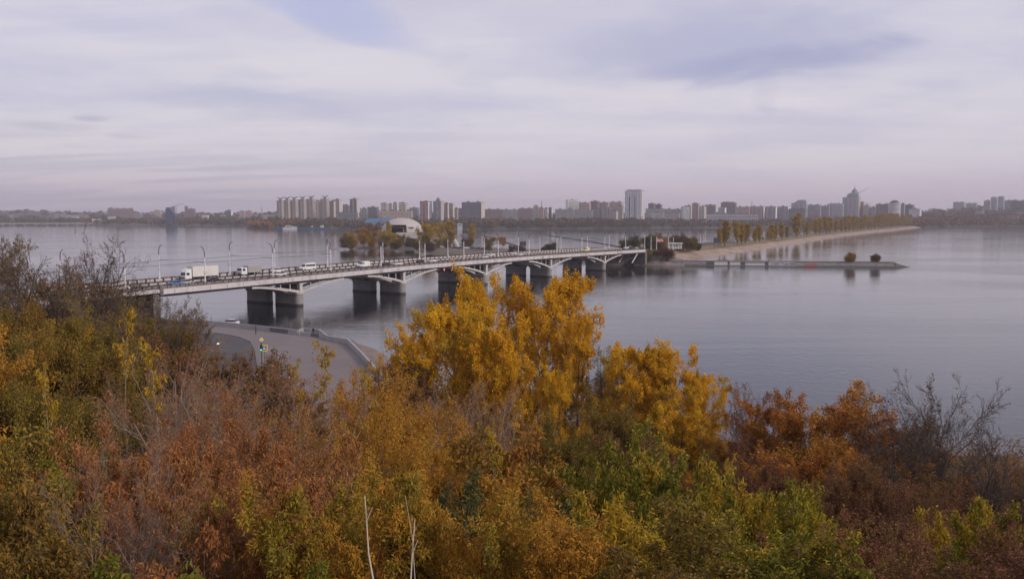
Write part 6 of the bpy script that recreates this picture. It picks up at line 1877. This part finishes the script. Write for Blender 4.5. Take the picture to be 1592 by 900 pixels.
woods('', 'orange_spit_trees', 388, 424, 46, 6, 40, 10, 17, FW3, 3, (5, 8))
woods('', 'orange_spit_trees', 430, 468, 40, 30, 90, 12, 18, FW2, 4, (5, 8))
woods('', 'far_woods', 560, 700, 130, 8, 300, 9, 17, FW1, 5, (6, 9))
woods('', 'far_woods', 690, 1010, 520, 4, 240, 10, 19, FW1, 6, (5, 9))
woods('', 'far_woods', 700, 1000, 60, 10, 160, 12, 20, FW2, 7, (5, 9))
woods('', 'far_woods', 1000, 1260, 330, 4, 260, 9, 17, FW1, 8, (5, 9))
woods('', 'far_woods', 1240, 1440, 320, 4, 400, 10, 19, FW2, 9, (5, 9))
woods('', 'far_woods', 1425, 1640, 520, 4, 700, 12, 20, FW1, 10, (6, 11))
woods('', 'far_woods', 1425, 1640, 260, 4, 420, 12, 21, FW2, 11, (6, 10))
woods('', 'horizon_woods', -240, 1800, 700, 700, 2600, 10, 20, FW1, 12, (14, 26), 16)
woods('', 'far_woods', 1640, 1860, 200, 4, 500, 12, 20, FW1, 13, (6, 11))

# ------------------------------------------------------------------ foreground trees and shrubs, named ones first
def fg(key, xc, ytop, Y, wpx, label, group=None, variant=None, minh=1.0):
    top = Py(xc, ytop, Y); gz = hillz(top.x, Y)
    h = max(minh, top.z - gz)
    return plant(key, top.x, Y, gz - .15, h, wpx / 2 / FPX * Y, label, group, variant)
LIST = [
 # golden poplars
 ('gold', 745, 420, 80, 120, 'tallest golden poplar whose crown tops the bridge railing', 0),
 ('gold', 832, 428, 84, 110, 'golden poplar right of the tallest one, its tip over the bridge piers', 1),
 ('gold', 895, 480, 78, 95, 'golden poplar on the right flank of the big golden pair', 2),
 ('gold', 712, 470, 76, 80, 'golden poplar on the left flank of the big golden pair', 1),
 ('gold', 785, 490, 72, 120, 'golden poplar low in the middle of the golden group', 2),
 ('gold', 868, 570, 68, 100, 'lower golden poplar under the right flank of the group', 0),
 ('gold', 650, 508, 72, 60, 'small separate golden tree at the left of the golden group', 2),
 ('gold', 1052, 532, 68, 170, 'golden tree standing apart on the right, above the green bushes', 0),
 ('gold', 1085, 585, 66, 120, 'golden crown at the right edge of the apart standing tree', 1),
 ('gold', 975, 532, 72, 110, 'orange gold tree between the big golden group and the one apart', 1),
 ('gold', 1045, 625, 63, 150, 'low golden foliage under the apart standing golden tree', 2),
 ('halfbare', 955, 535, 74, 70, 'olive topped tree poking up left of the orange gold tree', None),
 ('olive', 920, 610, 60, 110, 'dark olive bush in the shade between the golden trees', None),
 ('olive', 850, 650, 52, 120, 'dark green bush under the golden group', None),
 # right-hand side
 ('russet', 1163, 602, 64, 90, 'thin reddish tree left of the orange brown trees on the right', 0),
 ('orange', 1195, 603, 62, 150, 'fine twigged reddish tree second from the left on the right side', 1),
 ('orange', 1248, 612, 60, 200, 'orange brown tree left of the darkest orange crown', 0),
 ('orange', 1318, 604, 58, 250, 'dark orange crowned tree in front of the bare tree on the right', 1),
 ('orange', 1362, 640, 54, 230, 'orange brown tree in the middle of the right side slope', 0),
 ('orange', 1415, 700, 52, 180, 'orange brown tree at the right end of its group', 1),
 ('orange', 1250, 685, 48, 200, 'orange foliage low behind the rounded green bush', 1),
 ('russet', 1122, 660, 55, 100, 'reddish tree between the apart golden tree and the right group', 1),
 ('barewide', 1420, 586, 52, 200, 'dark bare tree with a few last leaves, highest on the right', 0),
 ('bare', 1385, 608, 57, 150, 'dark bare tree close behind the darkest orange crown', 1),
 ('barewide', 1505, 648, 50, 200, 'leafless spreading grey tree right of the dark bare one', 1),
 ('bare', 1580, 720, 55, 150, 'leafless grey tree cut by the right edge', 0),
 ('bare', 1545, 690, 52, 160, 'low leafless grey tree before the right edge', 1),
 ('wispyred', 1210, 730, 42, 150, 'dark russet thicket shrub behind the rounded green bush', None),
 ('wispyred', 1290, 715, 44, 160, 'dark russet thicket shrub below the darkest orange crown', None),
 ('wispyred', 1370, 740, 42, 160, 'dark russet thicket shrub in the middle of the right slope', None),
 ('wispyred', 1450, 750, 38, 160, 'dark russet thicket shrub below the leafless grey tree', None),
 ('wispyred', 1330, 800, 26, 200, 'dark russet shrub right of the rounded green bush, near the bottom', None),
 ('wispyred', 1440, 800, 28, 180, 'dark russet shrub near the bottom, left of the yellow green saplings', None),
 ('wispyred', 1530, 765, 34, 160, 'dark russet shrub near the right edge', None),
 # bottom greens
 ('green', 985, 688, 23, 170, 'green and yellow bush with drooping leaves right of the middle, tallest green one', 0),
 ('green', 1065, 718, 21, 160, 'green bush right of the tallest green one', 1),
 ('olive', 905, 770, 19, 110, 'dark olive bush left below the tallest green one', 1),
 ('green', 1185, 742, 17, 175, 'rounded bright green bush standing alone at lower right', 2),
 ('green', 1110, 765, 18, 120, 'yellow flecked green bush between the tallest green and the rounded one', 0),
 ('green', 1010, 825, 15, 150, 'dark green bush at the bottom edge under the tallest green one', 1),
 ('green', 1225, 775, 16.5, 120, 'lower lobe of green foliage at the right of the rounded bush', 0),
 # middle
 ('box', 520, 588, 40, 170, 'yellow brown shrub whose tips reach over the plaza', 0),
 ('box', 590, 600, 42, 150, 'yellow brown shrub right of the plaza corner', 1),
 ('box', 455, 640, 36, 160, 'yellow brown shrub left below the plaza', 2),
 ('box', 560, 665, 30, 170, 'golden brown shrub in the middle of the thicket', 0),
 ('box', 640, 690, 30, 150, 'golden brown shrub left of the reddish tipped one', 1),
 ('redtip', 800, 668, 30, 70, 'shrub with red orange leaf tips under the golden poplars', None),
 ('box', 740, 650, 34, 100, 'shrub with pale orange leaf tips left of the red tipped one', None),
 ('wispy', 690, 590, 52, 150, 'leafless grey thicket in front of the golden group, left', 0),
 ('wispy', 760, 600, 50, 130, 'leafless grey thicket in front of the golden group, right', 1),
 ('wispyred', 610, 570, 70, 110, 'russet bush beside the bank at the plaza corner', None),
 ('rust', 705, 720, 30, 130, 'pinkish rust shrub in the centre below the grey thicket', 1),
 ('olive', 600, 775, 17, 150, 'grey green leafy shrub at the bottom by the pale dry stalks', 0),
 ('dgreen', 700, 790, 16, 170, 'dark green small leaved shrub at the bottom centre', None),
 ('box', 825, 770, 19, 150, 'yellow shrub at the bottom between dark green ones', 2),
 ('olive', 780, 760, 22, 140, 'olive yellow shrub left of the dark green bush', 1),
 # left
 ('halfbare', 5, 355, 62, 190, 'thin leaved grey tree cut by the left edge, above the water line', 0),
 ('bare', 100, 362, 66, 150, 'thin leaved grey tree, second from the left edge', 1),
 ('barewide', 118, 376, 66, 120, 'mostly leafless tree whose twigs overlap the left end of the bridge', 1),
 ('barewide', 50, 368, 68, 160, 'leafless tree between the two thin leaved grey trees', 0),
 ('bare', 235, 455, 58, 110, 'thin leaved bush right under the left end of the bridge', 0),
 ('bare', 285, 462, 62, 110, 'leafless tree leaning right toward the plaza', 1),
 ('bare', 150, 410, 66, 100, 'thin leaved grey tree right in front of the left end of the bridge', 0),
 ('bare', 45, 392, 58, 170, 'brownish leafless tree low on the far left slope', 1),
 ('halfbare', 120, 448, 54, 150, 'brownish thin leaved tree below the left end of the bridge', 0),
 ('halfbare', 205, 466, 60, 120, 'thin leaved tree hiding the near abutment of the bridge', 1),
 ('bare', 262, 462, 72, 100, 'leafless tree rising just under the joint of the approach deck', 0),
 ('halfbare', 300, 485, 66, 110, 'thin leaved tree before the left of the plaza road', 0),
 ('box', 110, 500, 50, 100, 'orange brown bush among the olive ones on the far left slope', 1),
 ('olive', 60, 476, 50, 180, 'large dark olive shrub on the far left slope', 0),
 ('olive', 170, 508, 48, 160, 'large dark olive shrub right of the far left one', 1),
 ('olive', 20, 560, 36, 220, 'dark olive shrub at the left edge half way down', 1),
 ('olive', 250, 492, 60, 100, 'olive brown shrub below the left end of the bridge', 1),
 ('olive', 90, 600, 30, 150, 'olive yellow shrub above the rust coloured ones', 0),
 ('wispy', 330, 545, 34, 190, 'pale leafless shrub before the plaza, left', 0),
 ('wispy', 245, 535, 33, 200, 'pale leafless shrub with whitish stems at left centre', 1),
 ('wispy', 405, 580, 32, 180, 'pale leafless shrub before the plaza, right', 0),
 ('wispyred', 350, 545, 60, 150, 'russet shrub spreading over the left of the plaza road', None),
 ('wispyred', 405, 570, 58, 110, 'russet shrub under the traffic light', None),
 ('rust', 215, 640, 24, 190, 'large rust coloured shrub at the left, taller one', 0),
 ('rust', 335, 640, 26, 150, 'large rust coloured shrub right of the taller one', 1),
 ('rust', 270, 655, 20, 150, 'rust coloured shrub between the two largest rust ones', 0),
 ('rust', 385, 690, 19, 90, 'rust coloured shrub at the right of the rust group', 1),
 ('rust', 240, 790, 12.5, 160, 'rust coloured shrub at the bottom left, above the broad leaved plants', 1),
 ('rust', 350, 800, 13, 150, 'rust coloured shrub at the bottom, right of the broad leaved plants', 0),
 ('rust', 225, 690, 16, 140, 'rust coloured shrub left of the centre of the rust group, mid height', 1),
 ('rust', 325, 705, 15, 140, 'rust coloured shrub right of the centre of the rust group, mid height', 0),
 ('rust', 165, 760, 16, 150, 'rust coloured shrub low at the left', 2),
 ('rust', 290, 740, 17, 170, 'rust coloured shrub low at left centre', 0),
 ('rust', 375, 735, 20, 90, 'rust coloured shrub behind bare pale stems', 1),
 ('olive', 30, 665, 18, 130, 'yellow leaved dark shrub in the lower left corner', 0),
 ('green', 10, 700, 15, 110, 'green shrub cut by the left edge near the corner', 1),
 ('wispy', 120, 700, 20, 120, 'pale arching bare stems in front of the dark corner', 1),
 ('wispy', 440, 745, 20, 130, 'pale arching bare stems at the bottom left of the middle', 0),
 ('maple', 60, 868, 8.0, 170, 'broad leaved green plant in the bottom left corner', None),
 ('maple', 170, 872, 8.0, 160, 'broad leaved green plant at the bottom, second from the left', None),
 ('maple', 250, 862, 8.3, 130, 'broad leaved green plant at the bottom, third from the left', None),
 ('maple', 490, 880, 8.0, 110, 'small broad leaved plant at the bottom below the bare stems', None),
 # bottom right
 ('green', 1480, 800, 15, 90, 'yellow green young shrub at lower right, with a few golden leaves', None),
 ('green', 1560, 800, 15, 150, 'yellow green shrub in the lower right corner', 1),
 ('green', 1420, 850, 13, 160, 'low yellow green shrub at the bottom right', 0),
 ('green', 1600, 770, 13, 60, 'golden leaved twig shrub at the right edge', None),
]
for i, L_ in enumerate(LIST):
    key, xc, yt, Y, w_, lab, var = L_
    fg(key, xc, yt, Y, w_, lab, None, var)
# saplings with yellow tufts
for xc, yt, Y, w_, lab in [(193, 470, 34, 30, 'pale stemmed sapling with an orange tuft below the bridge end'), (240, 520, 30, 26, 'pale stemmed sapling with yellow tufts at left centre'),
                           (60, 560, 26, 26, 'pale stemmed sapling near the left edge'), (518, 522, 36, 34, 'thin sapling with a yellow top standing before the plaza'),
                           (562, 560, 34, 30, 'thin sapling with an orange yellow top near the plaza corner'), (452, 556, 38, 28, 'thin sapling with orange leaves right of the park lamp'),
                           (760, 650, 28, 30, 'yellow tufted sapling under the golden poplars'), (1128, 700, 24, 30, 'yellow leaved sapling between green bushes'), (1490, 780, 15, 46, 'golden leaved sapling at lower right')]:
    fg('sapling', xc, yt, Y, w_, lab)
# pale dry stalks, bottom centre
st_m = M('dry_stalk', (.50, .42, .33), .8, .15, 3)
for pts, lab in (([(567, 770, 7.0), (570, 810, 6.9), (573, 860, 6.8), (582, 910, 6.7)], 'tall pale dry stalk at the bottom, left of the forked one'), ([(645, 806, 7.2), (641, 860, 7.1), (638, 912, 7.0)], 'forked pale dry stalk at the bottom, right of the tall one'), ([(630, 770, 7.3), (641, 835, 7.2), (646, 912, 7.0)], 'thin brown stalk crossing the forked pale one')):
    pw = [Py(a, b, c) for a, b, c in pts]; b0 = pw[-1]; gzz = hillz(b0.x, b0.y)
    pw.append(Vector((b0.x + .02, b0.y, min(gzz, b0.z - .2) - .05)))
    s_ = thing('dry_stalk', lab, 'stalk', pw[-1])
    r0 = .003 if 'thin' in lab else .007
    g = Geo(); g.tube([tuple(p - pw[-1]) for p in pw], r0 * .6, 6, r2=r0 * 1.3); g.build('stem', st_m, s_)
    g = Geo(); p = pw[1] - pw[-1]; g.tube([tuple(p), tuple(p + Vector((.05, 0, .12)))], r0 * .5, 5); g.build('side_shoot', st_m, s_)

# fill the thicket between them: below the silhouette, kinds by region
CAP = [(-100, 410), (60, 420), (130, 448), (200, 468), (260, 492), (300, 510), (350, 560), (430, 595), (470, 620), (600, 625), (650, 600), (700, 620), (1100, 650), (1150, 660), (1250, 680), (1350, 690), (1430, 705), (1520, 715), (1592, 720), (1700, 720)]
def kind_at(px, py, rr, Y):
    if px < 110: opts = ['olive', 'olive', 'olive', 'box', 'wispyred']
    elif px < 430:
        if py < 560: opts = ['olive', 'olive', 'wispyred', 'olive', 'wispy']
        elif py < 660: opts = ['wispy', 'wispy', 'box', 'wispy', 'wispyred']
        else: opts = ['rust', 'rust', 'rust', 'rust', 'wispy'] if px < 370 else ['box', 'wispy', 'rust']
    elif px < 680: opts = ['box', 'box', 'box', 'wispy', 'box'] if py < 740 else ['box', 'olive', 'box', 'dgreen', 'box']
    elif px < 880: opts = ['wispy', 'wispyred', 'box', 'box', 'olive'] if py < 730 else ['box', 'olive', 'dgreen', 'box']
    elif px < 1120: opts = ['green', 'green', 'olive', 'green'] if Y < 26 else ['olive', 'box', 'box', 'wispyred']
    elif px < 1270: opts = ['wispyred', 'wispyred', 'rust', 'wispyred'] if py < 800 else ['green', 'green', 'green']
    else: opts = ['wispyred'] if py < 850 else ['wispyred', 'green', 'wispyred', 'wispyred']
    return rr.choice(opts)
desc = {'olive': 'dark olive leaved', 'box': 'yellow brown leaved', 'rust': 'rust leaved', 'wispy': 'pale leafless', 'wispyred': 'russet twiggy', 'green': 'green leaved', 'dgreen': 'dark small leaved', 'redtip': 'red orange tipped'}
def region(px, Y):
    a = 'at the left' if px < 330 else 'left of the centre' if px < 640 else 'in the centre' if px < 960 else 'right of the centre' if px < 1250 else 'at the right'
    return ('in the near thicket ' if Y < 22 else 'in the middle of the slope thicket ' if Y < 48 else 'in the far thicket by the water ') + a
rr = random.Random(2024)
for Y0, step in [(9.5, 1.5), (12, 1.9), (15, 2.3), (19, 2.7), (24, 3.2), (30, 3.8), (37, 4.4), (45, 5.0), (54, 5.6), (64, 6.2), (76, 7.0), (90, 8.0)]:
    half = .64 * Y0 + 2.5
    n = int(2 * half / step)
    for i in range(n + 1):
        X = -half + 2 * half * (i + rr.uniform(.2, .8)) / (n + 1); Y = Y0 * rr.uniform(.93, 1.07)
        gz = hillz(X, Y)
        if gz < 1.0: continue
        px, pyb = proj(X, Y, gz)
        capy = interp(px, CAP)
        if Y < 34:                 # near plants stay low so that the trees behind show
            capy = max(capy, interp(px, [(0, 620), (150, 660), (420, 680), (560, 700), (860, 730), (900, 760), (1280, 800), (1592, 790)]))
        # keep plaza free
        if Y > 94 and X > -60: continue
        hmax = Py(px, capy + rr.uniform(5, 60), Y).z - gz
        h = rr.uniform(2.6, 4.4) * (1 + Y0 / 70) * (1.7 if px < 330 and Y > 34 else 1.0)
        h = min(h, hmax)
        if h < .8: continue
        pyt = proj(X, Y, gz + h)[1]
        k = kind_at(px, pyt, rr, Y)
        rad = step * rr.uniform(.62, .9)
        grp = desc[k] + ' shrubs ' + region(px, Y0)
        plant(k, X, Y, gz - .1, h, rad, '%s shrub growing %s' % (desc[k], region(px, Y0)), grp)
# dry grass and low scrub covering the slope (nobody could count it)
def scrub(n, seed, y0, y1, mat, size, hgt):
    rs = np.random.RandomState(seed); P = []
    while len(P) < n:
        Y = y0 + (y1 - y0) * rs.rand() ** .8; X = rs.uniform(-.66, .66) * Y + rs.uniform(-2, 2)
        z = hillz(X, Y)
        if z < 1.2 or (Y > 92 and X > -60): continue
        P.append((X, Y, z + rs.rand() ** 1.5 * hgt * (1 + Y / 60)))
    L_ = [(Vector(p), Vector((0, 0, 1))) for p in P]
    g = Geo(); leaf_mesh(g, L_, size, .35, seed, droop=-.3, spread=.1, mi=0)
    return g
g = scrub(30000, 5, 13.0, 42, None, .13, .9); g.build('undergrowth', PURP)['kind'] = 'stuff'
g = scrub(30000, 6, 13.0, 42, None, .12, .8); g.build('undergrowth', OLIV)['kind'] = 'stuff'
g = scrub(26000, 7, 38, 104, None, .38, 1.0); g.build('undergrowth', RUST)['kind'] = 'stuff'
g = scrub(26000, 8, 38, 104, None, .34, 1.0); g.build('undergrowth', OLIV)['kind'] = 'stuff'

# remove originals that were never planted
for k in PROTO:
    for t in PROTO[k]:
        for a in ('nominal_height', 'nominal_radius'): pass
        if t not in USED:
            for ch in list(t.children): bpy.data.objects.remove(ch)
            bpy.data.objects.remove(t)
for o in S.objects:
    for a in ('nominal_height', 'nominal_radius', '_w', '_d', '_h'):
        if a in o: del o[a]

# ------------------------------------------------------------------ air
hm = bpy.data.materials.new('air_haze'); hm.use_nodes = True
nt = NT(hm.node_tree); nt.n.clear()
pv_ = nt.node('ShaderNodeVolumePrincipled')
pv_.inputs['Color'].default_value = (.90, .86, .96, 1)
pv_.inputs['Density'].default_value = 0.00012
pv_.inputs['Anisotropy'].default_value = 0.2
oo = nt.node('ShaderNodeOutputMaterial'); nt.l.new(pv_.outputs[0], oo.inputs['Volume'])
g = Geo(); g.box((0, 3400, 68), (14400, 7600, 144)); hz = g.build('haze', hm); hz['kind'] = 'stuff'
hz.visible_shadow = True
# every repeat keeps a truthful group only where it has company
